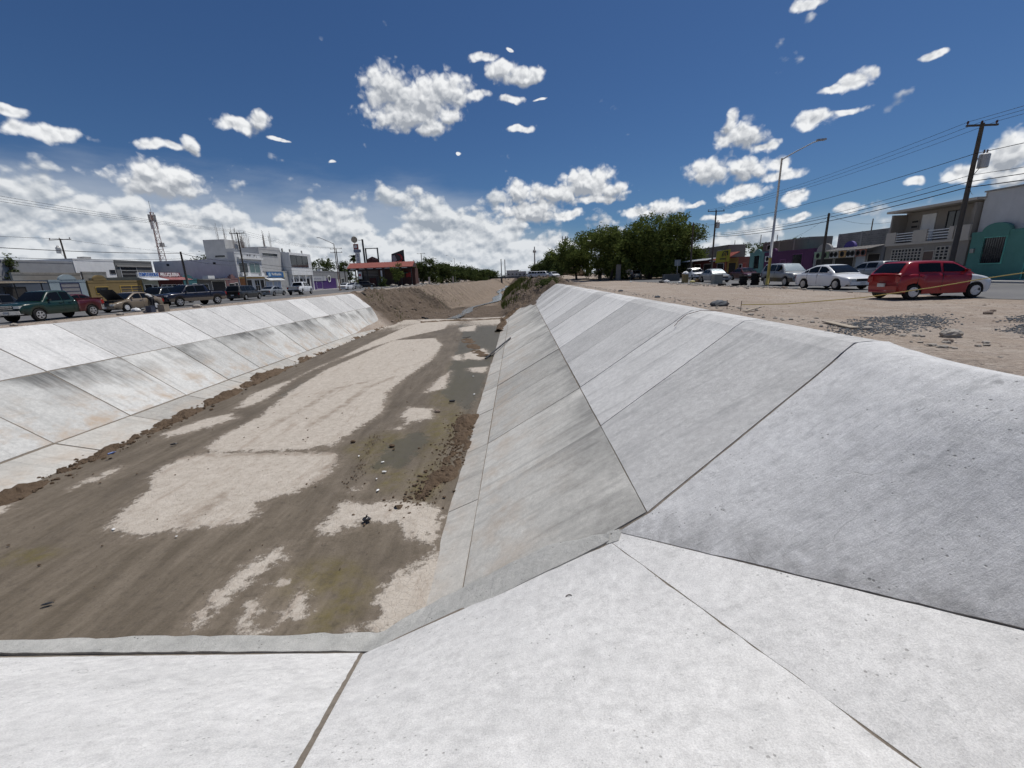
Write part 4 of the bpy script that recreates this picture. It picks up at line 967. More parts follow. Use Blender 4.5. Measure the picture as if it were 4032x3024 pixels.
def station():
    r = thing('filling_station', 'red tiled roof canopy of a roadside station with dark shop beneath', 'building', (-39.5, 127, -.2), world=True)
    red = plain('terracotta_roof', (.30, .085, .065), .8, dirt=.35, scale=1.2)
    x0, x1 = -49.2, -30.0
    b = MB()
    n = 40
    for (ya, za, yb, zb) in ((124.4, 5.25, 127.2, 6.75), (127.2, 6.75, 130.0, 5.25)):
        b.hexa([(x0, ya, za-.14), (x1, ya, za-.14), (x1, yb, zb-.14), (x0, yb, zb-.14), (x0, ya, za), (x1, ya, za), (x1, yb, zb), (x0, yb, zb)])
        for i in range(n):
            xx = lerp(x0, x1, (i+.5)/n); b.hexa([(xx-.07, ya, za), (xx+.07, ya, za), (xx+.07, yb, zb), (xx-.07, yb, zb), (xx-.07, ya, za+.06), (xx+.07, ya, za+.06), (xx+.07, yb, zb+.06), (xx-.07, yb, zb+.06)])
    b.build('roof', red, r)
    b = MB(); b.add([(x1-.02, 124.6, 5.12), (x1-.02, 129.8, 5.12), (x1-.02, 127.2, 6.6), (x1-.35, 124.6, 5.12), (x1-.35, 129.8, 5.12), (x1-.35, 127.2, 6.6)], [(0, 1, 2), (5, 4, 3), (0, 3, 4, 1), (1, 4, 5, 2), (2, 5, 3, 0)]); b.build('gable', plain('dark_brown_gable', (.05, .03, .025), .7), r)
    b = MB(); b.box(x0+.2, 124.6, 4.6, x1-.2, 124.8, 5.1); b.build('fascia', M_DARK, r)
    for i in range(7):
        b = MB(); xa = x0+1+i*2.5; b.box(xa, 124.50, 4.92, xa+1.6, 124.59, 5.1); b.build('fascia_light', M_WHITE, r)
    for i, xx in enumerate((-48.8, -43.5, -38.6, -33.6, -30.6)):
        b = MB(); b.box(xx-.12, 124.7, -.2, xx+.12, 124.95, 4.6); b.build('post', M_IRON, r)
    b = MB(); b.box(-48, 129.2, -.2, -41.5, 133, 4.9); b.build('shop_wall', plain('dark_shop_wall', (.13, .12, .115), .7), r)
    b = MB(); b.box(-41.3, 128.4, -.2, -36.2, 132.5, 4.9); b.build('brown_wall', wallmat('paint_brown_block', (.17, .10, .07)), r)
    b = MB(); b.box(-36.0, 129.0, -.2, -30.5, 133, 4.9); b.build('rear_wall', wallmat('paint_redbrown', (.16, .07, .055)), r)
    for k in range(4): b = MB(); b.box(-46.0, 129.05, 3.0+k*.42, -41.8, 129.15, 3.2+k*.42); b.build('slat_sign', plain('grey_slat', (.33, .33, .34), .6), r)
    b = MB(); b.box(-47.6, 129.0, .9, -46.4, 129.18, 3.6); b.build('window', M_GLASS, r)
    b = MB(); b.box(-44.5, 129.0, -.1, -42.5, 129.18, 2.4); b.build('door', plain('maroon_door', (.12, .03, .025), .5), r)
    b = MB(); b.box(-46.0, 124.3, 2.2, -45.0, 124.45, 4.2); sg = b.build('hanging_sign', M_WHITE, r)
    b = MB(); b.lathe([(.38, 0), (.38, .04)], 6, (-45.5, 124.25, 3.3), 'y'); b.build('red_mark', plain('sign_red', (.42, .03, .03), .5), sg).location = (0, 0, 0)
    b = MB(); b.box(-39.4, 124.3, .6, -39.0, 124.5, 4.4); b.build('white_panel', M_WHITE, r)
    b = MB(); b.box(-33.2, 128.8, 2.3, -31.8, 128.98, 3.6); b.build('red_panel', MATS['sign_red'], r)
    b = MB(); b.box(-36, 126, 3.4, -32.5, 128.9, 3.55); b.build('green_canopy', plain('green_sheet', (.04, .16, .11), .6), r)
    # tall signs behind it
    s = thing('pylon_sign', 'tall white pylon sign with round top disc and vertical blue letters', 'sign', (-51.2, 140, -.2), world=True)
    b = MB(); b.box(-51.9, 139.8, -.2, -50.5, 140.2, 10.6); b.build('panel', M_WHITE, s)
    b = MB(); b.box(-52.3, 139.75, 10.62, -50.1, 140.25, 11.5); b.build('crossband', plain('grey_blue_band', (.22, .26, .34), .6), s)
    b = MB(); b.box(-52.2, 139.8, 11.55, -50.7, 140.2, 13.2); q = b.build('mascot_box', plain('dull_red_box', (.25, .05, .045), .6), s)
    b = MB(); b.lathe([(.5, 0), (.5, .05)], 16, (-51.45, 139.74, 12.4), 'y'); b.build('pale_mark', M_WHITE, q).location = (0, 0, 0)
    b = MB(); b.lathe([(.92, -.12), (1.0, -.06), (1.0, .06), (.92, .12)], 24, (-51.7, 140, 14.55), 'y'); b.build('disc', plain('cream_disc', (.42, .37, .28), .6), s)
    b = MB(); b.tube([(-51.7, 140, 13.2), (-51.7, 140, 13.6)], .08); b.build('neck', M_IRON, s)
    for k, ch in enumerate('SIMI'):
        o = lettering(ch, None, 0, 0, .95, plain('sign_letter_blue', (.05, .09, .25), .5), -1, rotz=0); o.name = 'letter'; o.parent = s; o.location = Vector((-51.2, 139.78, 9.6-k*1.35))-s.location
    s = thing('sign_mast', 'black steel mast standing beside the tall white pylon sign', 'mast', (-49.3, 140.5, -.2), world=True)
    b = MB(); b.box(-49.5, 140.3, -.2, -49.05, 140.7, 14.6); b.build('mast', M_IRON, s)
    b = MB(); b.box(-50.6, 140.4, 14.3, -49.5, 140.55, 14.45); b.build('arm', M_IRON, s)
    s = thing('billboard', 'empty black rectangular sign frame with a small dark red panel', 'sign', (-47, 142, -.2), world=True)
    b = MB(); b.box(-49.3, 141.8, -.2, -48.95, 142.2, 12); b.build('leg', M_IRON, s); b = MB(); b.box(-45.4, 141.8, -.2, -45.05, 142.2, 12); b.build('leg', M_IRON, s)
    b = MB(); b.box(-48.95, 141.9, 11.7, -45.4, 142.1, 11.95); b.build('top_bar', M_IRON, s)
    b = MB(); b.box(-48.93, 141.85, 6.9, -45.42, 142.1, 8.5); q = b.build('panel', plain('dark_red_panel', (.10, .025, .025), .6), s)
    b = MB(); b.add([(-48.9, 141.9, 8.52), (-45.45, 141.9, 8.52), (-47.2, 141.9, 9.3), (-48.9, 142.05, 8.52), (-45.45, 142.05, 8.52), (-47.2, 142.05, 9.3)], [(0, 1, 2), (5, 4, 3), (0, 3, 4, 1), (1, 4, 5, 2), (2, 5, 3, 0)]); b.build('peak', MATS['dark_red_panel'], q).location = (0, 0, 0)
    s = thing('road_sign', 'slanted black and red advertising sign above the red roof', 'sign', (-37.6, 138, -.2), world=True)
    poly = [(-2.2, 0), (2.0, 0), (2.0, 4.2), (-2.0, 3.0)]
    b = MB(); b.prism(poly, lambda u, v: (-37.6+u, 137.8, 6.6+v), lambda u, v: (-37.6+u, 138.2, 6.6+v)); b.build('board', plain('sign_black', (.03, .028, .03), .5), s)
    b = MB(); pts = [(-37.6+1.1*math.cos(a)*1.15, 137.76, 8.3+1.15*math.sin(a)) for a in np.linspace(-2.4, 1.9, 16)]; b.tube(pts, [.05+.30*math.sin(math.pi*i/15) for i in range(16)], 6); b.build('red_swirl', MATS['sign_red'], s)
    b = MB(); b.prism([(-1.9, .15), (-.9, .15), (-.4, 1.2), (-1.0, 2.6), (-1.85, 2.5)], lambda u, v: (-37.6+u, 137.74, 6.6+v), lambda u, v: (-37.6+u, 137.79, 6.6+v)); b.build('grey_panel', plain('sign_grey', (.30, .30, .31), .5), s)
    b = MB(); b.box(-38.2, 137.9, -.2, -37.0, 138.1, 6.59); b.build('pier', M_IRON, s)
station()

# ================================================================ vehicles
M_TYRE = plain('tyre_rubber', (.018, .018, .018), .85, dirt=.3, spec=.2)
M_RIM = plain('alloy_rim', (.50, .50, .50), .35, metal=.6)
M_HUB = plain('white_hubcap', (.62, .62, .62), .4)
M_CARGLASS = plain('car_glass', (.006, .007, .008), .12, dirt=.05, spec=.22)
M_SHADE = plain('foil_sunshade', (.55, .62, .62), .22, metal=.4, dirt=.3, scale=6)
M_HEAD = plain('headlight_glass', (.55, .55, .52), .12, spec=.7)
M_TAIL = plain('taillight_red', (.28, .012, .012), .18, spec=.6)
M_TRIM = plain('black_plastic', (.022, .022, .023), .55)
M_CHROME = plain('chrome_trim', (.62, .62, .62), .2, metal=.9)
M_PLATE = plain('number_plate', (.55, .55, .54), .5, dirt=.5, scale=20)
def interp(pts, x):
    xs = [p[0] for p in pts]; zs = [p[1] for p in pts]; return float(np.interp(x, xs, zs))
def wheel(root, x, y, r, w, side, rim_mat, spokes=5, cap=False):
    """x forward, side +-1 outer direction in y"""
    t = MB(); t.lathe([(r*.60, -w/2), (r*.93, -w/2), (r, -w*.32), (r, w*.32), (r*.93, w/2), (r*.60, w/2)], 22, (x, y, r), 'y')
    wo = t.build('wheel', M_TYRE, root, smooth=False)
    d = MB(); yo = y+side*w*.40
    d.lathe([(r*.605, -w*.3), (r*.605, .0)] if side > 0 else [(r*.605, 0), (r*.605, w*.3)], 20, (x, yo, r), 'y'); d.build('hub', M_TRIM, wo)
    m = MB(); yy = yo+side*.030
    m.lathe([(r*.64, -.012), (r*.64, .012), (r*.54, .013), (r*.54, -.012)], 22, (x, yy, r), 'y')
    m.lathe([(r*.16, -.02), (r*.16, .02)], 10, (x, yy+side*.01, r), 'y')
    for k in range(spokes):
        a = 2*math.pi*k/spokes+.3; ca, sa = math.cos(a), math.sin(a); ww = r*(.10 if not cap else .125)
        p = lambda u, v, e: (x+(u*ca-v*sa), yy+e+side*k*.0012, r+(u*sa+v*ca))
        u0, u1 = r*.12, r*.56
        m.hexa([p(u0, -ww, -.012), p(u1, -ww*1.3, -.012), p(u1, ww*1.3, -.012), p(u0, ww, -.012), p(u0, -ww, .012), p(u1, -ww*1.3, .012), p(u1, ww*1.3, .012), p(u0, ww, .012)])
    m.build('rim', rim_mat, wo)
    return wo
def loft(secs):
    """secs: list of lists of (y,z) half-section points from bottom outside to top centre, at x"""
    b = MB(); k = len(secs[0][1]); full = []
    for (x, hs) in secs:
        ring = [(x, -y, z) for (y, z) in hs]+[(x, y, z) for (y, z) in reversed(hs[:-1])]
        full.append(ring)
    n = len(full[0]); b.grid(full, len(full), n)
    b.f = [tuple(reversed(f)) for f in b.f]
    b.f.append(tuple(range(n))); base = (len(full)-1)*n; b.f.append(tuple(base+i for i in range(n-1, -1, -1)))
    return b
SPEC = {
 # L, W, H, wheelbase, front overhang, wheel r, body top line, roof line (A,B,C,D), side windows
 'sedan': dict(L=4.55, W=1.80, wb=2.68, fo=.92, r=.32, top=[(0, .58), (.08, .68), (.35, .76), (1.25, .93), (1.5, .97), (3.6, .98), (3.95, 1.0), (4.40, .96), (4.55, .86)], A=(1.12, .93), B=(2.02, 1.44), C=(2.95, 1.45), D=(4.05, 1.0), win=[(1.62, 2.42), (2.50, 3.30), (3.36, 3.72)], sill=.22),
 'hatch': dict(L=3.78, W=1.68, wb=2.45, fo=.76, r=.30, top=[(0, .56), (.06, .70), (.3, .82), (.95, .96), (1.2, 1.0), (3.3, 1.03), (3.68, 1.01), (3.78, .93)], A=(.85, .95), B=(1.66, 1.45), C=(3.36, 1.47), D=(3.76, 1.0), win=[(1.28, 2.10), (2.20, 3.06)], sill=.22),
 'suv': dict(L=4.45, W=1.80, wb=2.62, fo=.88, r=.35, top=[(0, .72), (.05, .90), (.25, .97), (1.15, 1.06), (1.4, 1.08), (4.2, 1.10), (4.45, 1.02)], A=(1.10, 1.05), B=(1.78, 1.66), C=(4.05, 1.68), D=(4.42, 1.08), win=[(1.52, 2.32), (2.42, 3.20), (3.30, 4.05)], sill=.34),
 'van': dict(L=4.9, W=1.9, wb=2.95, fo=.92, r=.33, top=[(0, .62), (.05, .78), (.3, .90), (1.0, 1.02), (1.3, 1.05), (4.6, 1.06), (4.9, .95)], A=(.85, .98), B=(1.85, 1.66), C=(4.45, 1.70), D=(4.86, 1.04), win=[(1.60, 2.35), (2.45, 3.45), (3.55, 4.45)], sill=.26),
 'truck': dict(L=5.0, W=1.78, wb=3.20, fo=.85, r=.36, top=[(0, .82), (.05, .97), (.3, 1.02), (1.2, 1.08), (1.45, 1.10), (3.15, 1.12)], A=(1.18, 1.07), B=(1.78, 1.66), C=(2.85, 1.68), D=(3.12, 1.12), win=[(1.62, 2.30), (2.38, 2.86)], sill=.38, bed=(3.18, 5.0, 1.10)),
 'bigtruck': dict(L=5.75, W=2.0, wb=3.65, fo=.95, r=.41, top=[(0, .95), (.05, 1.12), (.3, 1.17), (1.35, 1.24), (1.6, 1.26), (4.0, 1.28)], A=(1.32, 1.23), B=(1.98, 1.90), C=(3.70, 1.92), D=(3.98, 1.28), win=[(1.80, 2.62), (2.72, 3.58)], sill=.46, bed=(4.03, 5.75, 1.27)),
}
def vehicle(kind, name, label, loc, heading, paint, cat='car', bed_paint=None, two_tone=None, front_paint=None, front_x=None, rim=None, spokes=5, cap=False, hood_open=False, sunshade=False, bare_front=False, chrome=False, group=None, plate_rear=True, scale=1.0, tint=None, lamp_mat=None):
    S = SPEC[kind]; L, W = S['L'], S['W']; hw = W/2; r = S['r']; xf, xr = S['fo'], S['fo']+S['wb']
    hd = math.atan2(heading[1], heading[0])
    root = thing(name, label, cat, loc, hd, group)
    root.scale = (scale,)*3
    # model space: x measured back from nose, mapped so that +X of the empty is forward and wheels' middle is the origin
    mid = (xf+xr)/2; mx = lambda x: mid-x
    bed = S.get('bed'); xe = bed[0]-.03 if bed else L
    sill = S['sill']; ar = r*1.16
    def zbot(x):
        z = sill+(.10 if x < .25 or x > L-.25 else 0)
        for c in (xf, xr):
            d = abs(x-c)
            if d < ar: z = max(z, r+math.sqrt(ar*ar-d*d)*.98)
        return z
    def wid(x):
        e = min(x, L-x); k = 1.0 if e > .55 else 1-.16*((.55-e)/.55)**2
        return hw*k
    def sec(x, ztop):
        w = wid(x); zb = min(zbot(x), ztop-.12); zs = lerp(zb, ztop, .55)
        return [(w*.955, zb), (w*.99, lerp(zb, zs, .35)), (w, zs), (w*.985, lerp(zs, ztop, .62)), (w*.93, ztop-.025), (w*.84, ztop), (w*.45, ztop+.018), (0, ztop+.024)]
    def stations(a, c):
        s = set(np.round(np.linspace(a, c, int((c-a)/.16)+2), 3))
        for q in (xf, xr):
            for t in np.linspace(-1, 1, 13): s.add(round(q+ar*.999*math.sin(t*math.pi/2), 3))
        return sorted(x for x in s if a-1e-6 <= x <= c+1e-6)
    def body(name, a, c, mat, topf):
        b = loft([(mx(x), sec(x, topf(x))) for x in stations(a, c)]); 
        return b.build(name, mat, root, smooth=True)
    topf = lambda x: interp(S['top'], x)
    if front_paint:
        body('body', front_x, xe, paint, topf); fb = body('front_wing', 0.12 if bare_front else 0, front_x-.008, front_paint, topf)
        fb['label'] = 'white replacement bonnet and wings'
    else: body('body', 0, xe, paint, topf)
    if two_tone:                                      # lower body stripe in another colour
        b = MB()
        for sd in (-1, 1):
            xs = [x for x in stations(.1, L-.1)]
            P = []
            for x in xs:
                w = wid(x)*1.006; zb = zbot(x); z1 = max(zb+.02, sill+.30); P.append([(mx(x), sd*w*.985, min(zb, z1)), (mx(x), sd*w*1.0, z1)])
            b.grid(P, len(P), 2)
        b.build('lower_stripe', two_tone, root)
    if bed:
        bt = lambda x: bed[2]
        b = loft([(mx(x), [(y, z) for (y, z) in sec(x, bed[2])]) for x in stations(bed[0], L)])
        bo = b.build('cargo_bed', bed_paint or paint, root, smooth=True)
        if bed_paint: bo['label'] = 'red replacement cargo bed'
        n = MB(); n.box(mx(bed[0]+.1), -hw*.80, bed[2]+.028, mx(L-.08), hw*.80, bed[2]+.034); n.build('bed_dark_plate', M_TRIM, bo)  # thin plate on the closed top, dark colour stands for the shaded open bed
        n = MB()
        for sd in (-1, 1): n.box(mx(bed[0]+.02), sd*hw*.80, bed[2]+.01, mx(L-.02), sd*hw*.92, bed[2]+.07)
        n.box(mx(L-.09), -hw*.80, bed[2]+.01, mx(L-.02), hw*.80, bed[2]+.07); n.build('bed_rail', bed_paint or paint, bo)
    # underbody and wheel wells
    u = MB(); u.box(mx(.25), -hw*.80, sill-.02, mx(L-.25), hw*.80, sill+.30); u.build('underbody', M_TRIM, root)
    u = MB()
    for c in (xf, xr): u.box(mx(c-ar), -hw*.86, sill, mx(c+ar), hw*.86, r*2.0)
    u.build('wheel_well', M_TRIM, root)
    # cabin
    A, B, C, D = S['A'], S['B'], S['C'], S['D']; zr = max(B[1], C[1])
    def roofz(x):
        if x < B[0]: t = (x-A[0])/(B[0]-A[0]); return lerp(A[1], B[1], t)+.03*math.sin(math.pi*t)
        if x <= C[0]: t = (x-B[0])/(C[0]-B[0]); return lerp(B[1], C[1], t)+.035*math.sin(math.pi*t)
        t = (x-C[0])/(D[0]-C[0]); return lerp(C[1], D[1], t)+.03*math.sin(math.pi*t)
    def sidey(x, z):
        zb = topf(min(x, xe)); k = max(0, min(1, (z-zb)/(zr-zb))); return wid(min(max(x, .6), L-.6))*lerp(.93, .735, k)
    xs = sorted(set(list(np.linspace(A[0], B[0], 7))+list(np.linspace(B[0], C[0], 9))+list(np.linspace(C[0], D[0], 7))))
    secs = []
    for x in xs:
        z = max(roofz(x), topf(min(x, xe))+.004); zb = topf(min(x, xe))-.05; zm = z-.05 if z-.05 > zb else z
        secs.append((mx(x), [(sidey(x, zb+.05), zb), (sidey(x, (zb+zm)/2), (zb+zm)/2), (sidey(x, zm), zm), (sidey(x, z)*.93, z), (sidey(x, z)*.5, z+.018), (0, z+.024)]))
    cab = loft(secs).build('cabin', paint, root, smooth=True)
    gm = tint or M_CARGLASS
    # side glass
    for sd in (-1, 1):
        for (a, c) in S['win']:
            top, bot = [], []
            for x in np.linspace(a, c, 7):
                zt = roofz(x)-.085; zb = topf(min(x, xe))+.045
                if zt-zb < .05: continue
                top.append((mx(x), sd*(sidey(x, zt)+.012), zt)); bot.append((mx(x), sd*(sidey(x, zb)+.012), zb))
            if len(top) < 2: continue
            g = MB(); g.grid([bot, top], 2, len(top)); q = [(p[0], p[1]-sd*.03, p[2]) for p in bot]; q2 = [(p[0], p[1]-sd*.03, p[2]) for p in top]
            g.grid([q, q2], 2, len(top)); g.build('side_window', gm, cab)
    # windscreen and rear glass lying on the sloped ends of the cabin
    def endglass(nm, P, Q, mat):
        n = Vector((-(Q[1]-P[1]), 0, (Q[0]-P[0]))) ; n = Vector((mx(Q[0])-mx(P[0]), 0, Q[1]-P[1])); nn = Vector((-n.z, 0, n.x)).normalized()
        if nn.z < 0: nn = -nn
        g = MB(); rows = []
        for t in ((.07, .3, .55, .8, .93) if nm == 'windscreen' else (.14, .35, .55, .75, .90)):
            x = lerp(P[0], Q[0], t); z = roofz(x); w = sidey(x, z)*(.90 if nm == 'windscreen' else .82)
            rows.append([Vector((mx(x), yv*w, z+.020-.006*abs(yv)))+nn*.012 for yv in (-1, -.5, 0, .5, 1)])
        g.grid(rows, 5, 5); rows2 = [[p-nn*.025 for p in q] for q in rows]; g.grid(rows2, 5, 5)
        return g.build(nm, mat, cab)
    endglass('windscreen', A, B, M_SHADE if sunshade else gm)
    endglass('rear_window', C, D, gm)
    # lights, bumpers, grille, mirrors, handles
    zt = topf(.12); hz = max(sill+.35, zt-.14)
    for sd in (-1, 1):
        if not bare_front:
            g = MB(); y = sd*wid(.12)*.72; g.hexa([(mx(-.015), y-.16, hz-.07), (mx(-.015), y+.16, hz-.07), (mx(.35), y+sd*.10+.16, hz-.05), (mx(.35), y+sd*.10-.16, hz-.05), (mx(-.005), y-.16, hz+.07), (mx(-.005), y+.16, hz+.07), (mx(.35), y+sd*.10+.16, hz+.09), (mx(.35), y+sd*.10-.16, hz+.09)])
            g.build('headlight', lamp_mat or M_HEAD, root)
        g = MB(); zz = (bed[2] if bed else topf(L-.1))-.20; y = sd*wid(L-.03)*.86; g.box(mx(L+.012), y-.10, zz-.13, mx(L-.25), y+sd*.06+.10, zz+.12); g.build('taillight', M_TAIL, root)
        g = MB(); x = A[0]+.38; y = sd*(sidey(x, topf(x)+.1)); g.box(mx(x-.05), y, topf(x)+.03, mx(x+.06), y+sd*.15, topf(x)+.13); g.build('mirror', paint if not bed else M_TRIM, root)
        for (a, c) in S['win'][:2]:
            x = c-.14; zz = topf(min(x, xe))-.12; y = sd*wid(x)*.985; g = MB(); g.box(mx(x-.09), y, zz-.015, mx(x+.09), y+sd*.035, zz+.015); g.build('door_handle', paint, root)
            g = MB(); y = sd*wid(c)*.992; g.box(mx(c+.035), y-sd*.02, sill+.12, mx(c+.047), y+sd*.008, topf(min(c, xe))-.03); g.build('door_seam', M_TRIM, root)
    bm = M_CHROME if chrome else (paint if not bed else M_TRIM)
    if bare_front:
        g = MB(); g.box(mx(.05), -hw*.72, sill+.0, mx(.3), hw*.72, hz+.02); g.box(mx(.0), -hw*.55, sill+.10, mx(.1), hw*.55, sill+.22); g.build('exposed_front', M_TRIM, root)
    else:
        g = MB(); g.box(mx(-.07 if bed else -.02), -wid(.0)*.97, sill+.06, mx(.18), wid(.0)*.97, sill+.27); g.build('front_bumper', bm, root)
        g = MB(); g.box(mx(-.02), -wid(.1)*.46, hz-.09, mx(.1), wid(.1)*.46, hz+.07); g.build('grille', M_TRIM, root)
        if chrome or bed:
            g = MB(); g.box(mx(-.03), -wid(.1)*.48, hz-.015, mx(-.021), wid(.1)*.48, hz+.02); g.box(mx(-.031), -wid(.1)*.5, hz+.07, mx(.05), wid(.1)*.5, hz+.095); g.box(mx(-.031), -wid(.1)*.5, hz-.115, mx(.05), wid(.1)*.5, hz-.09); g.build('grille_bar', M_CHROME, root)
        g = MB(); g.box(mx(-.085 if bed else -.035), -.15, sill+.10, mx(-.071 if bed else -.019), .15, sill+.23); g.build('number_plate', M_PLATE, root)
    g = MB(); e_ = .07 if bed else .018; g.hexa([(mx(L+e_-.03), -wid(L)*.96, sill+.05), (mx(L-.3), -wid(L-.3)*1.004, sill+.05), (mx(L-.3), wid(L-.3)*1.004, sill+.05), (mx(L+e_-.03), wid(L)*.96, sill+.05), (mx(L+e_), -wid(L)*.97, sill+.33), (mx(L-.3), -wid(L-.3)*1.004, sill+.33), (mx(L-.3), wid(L-.3)*1.004, sill+.33), (mx(L+e_), wid(L)*.97, sill+.33)]); g.build('rear_bumper', bm, root)
    if plate_rear: g = MB(); z = sill+.36 if not bed else sill+.12; g.box(mx(L+.085), -.16, z-.07, mx(L+.02), .16, z+.07); g.build('number_plate', M_PLATE, root)
    for sd in (-1, 1):
        wheel(root, mx(xf), sd*(hw-.115), r, .21, sd, rim or M_RIM, spokes, cap); wheel(root, mx(xr), sd*(hw-.115), r, .21, sd, rim or M_RIM, spokes, cap)
    if hood_open:
        hx = A[0]-.08; hz0 = topf(hx)+.03; l = 1.05; a = R_(48)
        g = MB(); w = hw*.80
        p0, p1 = (mx(hx), hz0), (mx(hx-l*math.cos(a)), hz0+l*math.sin(a))
        g.hexa([(p0[0], -w, p0[1]), (p0[0], w, p0[1]), (p1[0], w*.9, p1[1]), (p1[0], -w*.9, p1[1]), (p0[0], -w, p0[1]+.03), (p0[0], w, p0[1]+.03), (p1[0], w*.9, p1[1]+.04), (p1[0], -w*.9, p1[1]+.04)])
        g.build('open_bonnet', M_TRIM, root)['label'] = 'raised bonnet with dark underside'
        g = MB(); g.box(mx(.22), -hw*.68, topf(.6)+.03, mx(hx-.05), hw*.68, topf(.6)+.10); g.build('engine_bay', M_TRIM, root)
        g = MB(); g.tube([(mx(.35), -w*.6, topf(.4)+.05), (mx(hx-.7*math.cos(a)), -w*.6, hz0+.7*math.sin(a))], .012, 5); g.build('prop_rod', M_IRON, root)
    return root
P_GREEN = carpaint('paint_dark_green', (.004, .024, .017)); P_DRED = carpaint('paint_dark_red', (.060, .004, .007)); P_BEIGE = carpaint('paint_beige', (.20, .16, .115))
P_NAVY = carpaint('paint_navy', (.004, .005, .018)); P_TANLOW = carpaint('paint_tan_lower', (.15, .12, .09)); P_GREY = carpaint('paint_dark_grey', (.028, .028, .028))
P_WHITE = carpaint('paint_white', (.72, .73, .74)); P_TEAL = carpaint('paint_dark_teal', (.012, .018, .02)); P_SILV = carpaint('paint_silver', (.24, .255, .27)); P_RED = carpaint('paint_bright_red', (.27, .006, .012)); P_BLACK = carpaint('paint_black', (.012, .012, .013))
ZL = -.188
# left street
vehicle('truck', 'pickup_truck', 'dark green pickup truck with mismatched red cargo bed and chrome bumper', (-30.35, 27.15, ZL), (0.03, -1), P_GREEN, 'pickup', bed_paint=P_DRED, chrome=True, scale=1.06)
vehicle('sedan', 'parked_car', 'beige sedan with its bonnet propped open beside the green pickup', (-31.85, 34.45, ZL), (-.02, -1), P_BEIGE, hood_open=True, rim=M_HUB, spokes=7, cap=True)
vehicle('bigtruck', 'pickup_truck', 'navy blue crew cab pickup with tan lower panels parked by the bank', (-31.55, 40.7, ZL), (-.30, -1), P_NAVY, 'pickup', two_tone=P_TANLOW)
vehicle('suv', 'parked_car', 'dark teal utility car behind the beige sedan', (-36.2, 42.6, ZL), (.02, -1), P_TEAL, scale=1.08)
vehicle('truck', 'pickup_truck', 'dark pickup half hidden behind the navy crew cab', (-38.3, 46.4, ZL), (0, -1), P_TEAL, 'pickup', chrome=True, scale=1.08)
vehicle('van', 'parked_van', 'dark grey minivan ahead of the navy pickup', (-33.4, 51.7, ZL), (-.06, 1), P_GREY, 'van')
vehicle('bigtruck', 'pickup_truck', 'white extended cab pickup seen from behind on the left street', (-34.4, 67.3, ZL), (-.12, 1), P_WHITE, 'pickup')
vehicle('sedan', 'parked_car', 'small white car half hidden behind the white pickup tailgate', (-37.6, 65.2, ZL), (0, 1), P_SILV)
vehicle('sedan', 'parked_car', 'dark red car with roof load behind the green pickup', (-38.8, 36.6, ZL), (0, 1), P_DRED)
vehicle('suv', 'parked_car', 'black utility car in the shade of the tan awning', (-39.5, 30.2, ZL), (0, -1), P_BLACK)
vehicle('sedan', 'parked_car', 'white sedan nearing the red roofed station', (-36.9, 92.0, ZL), (.04, 1), P_WHITE)
vehicle('sedan', 'parked_car', 'silver car just beyond the white sedan near the station', (-38.6, 101.0, ZL), (.04, 1), P_SILV)
vehicle('suv', 'parked_car', 'black utility car parked before the red roofed station', (-41.6, 118.0, ZL), (1, .3), P_BLACK)
# right street
vehicle('hatch', 'parked_car', 'red hatchback with white bonnet and missing front bumper on the dirt edge', (17.15, 18.05, .015), (1, .0), P_RED, front_paint=P_WHITE, front_x=1.02, bare_front=True, rim=M_HUB, spokes=8, cap=True, scale=1.0)
vehicle('sedan', 'parked_car', 'white sedan with clear alloy wheels parked behind the red hatchback', (19.95, 27.2, .015), (.05, -1), P_WHITE, spokes=5)
vehicle('suv', 'parked_car', 'silver and grey utility car with foil windscreen shade beside the lamp post', (21.55, 34.4, .015), (-.02, -1), P_SILV, sunshade=True, two_tone=P_GREY)
vehicle('sedan', 'parked_car', 'silver sedan with foil windscreen shade and dark nose', (22.7, 49.3, .015), (0, -1), P_SILV, sunshade=True, front_paint=P_BLACK, front_x=.35)
vehicle('sedan', 'parked_car', 'dark red sedan across the street before the coral house', (28.6, 54.0, .015), (0, -1), P_DRED)
vehicle('hatch', 'parked_car', 'grey hatchback across the street behind the white sedan', (28.3, 34.3, .015), (0, 1), P_SILV, scale=1.08)
vehicle('suv', 'parked_car', 'white utility car under the tree edge beside the dark pole', (27.4, 66.0, .015), (-.1, -1), P_WHITE)
vehicle('truck', 'pickup_truck', 'pale pickup facing out from under the mesquite trees', (23.2, 83.0, .03), (-.35, -1), plain('paint_faded_cream', (.46, .45, .38), .5), 'pickup')
vehicle('suv', 'parked_car', 'white car at the far right bank, nearest the canal', (5.2, 112, .77), (.9, -.3), P_WHITE)
vehicle('suv', 'parked_car', 'white car at the far right bank, middle of three', (7.3, 109, .74), (.8, -.6), P_WHITE)
vehicle('sedan', 'parked_car', 'white car at the far right bank, lowest and rightmost of three', (9.2, 106, .70), (.3, -1), P_WHITE)

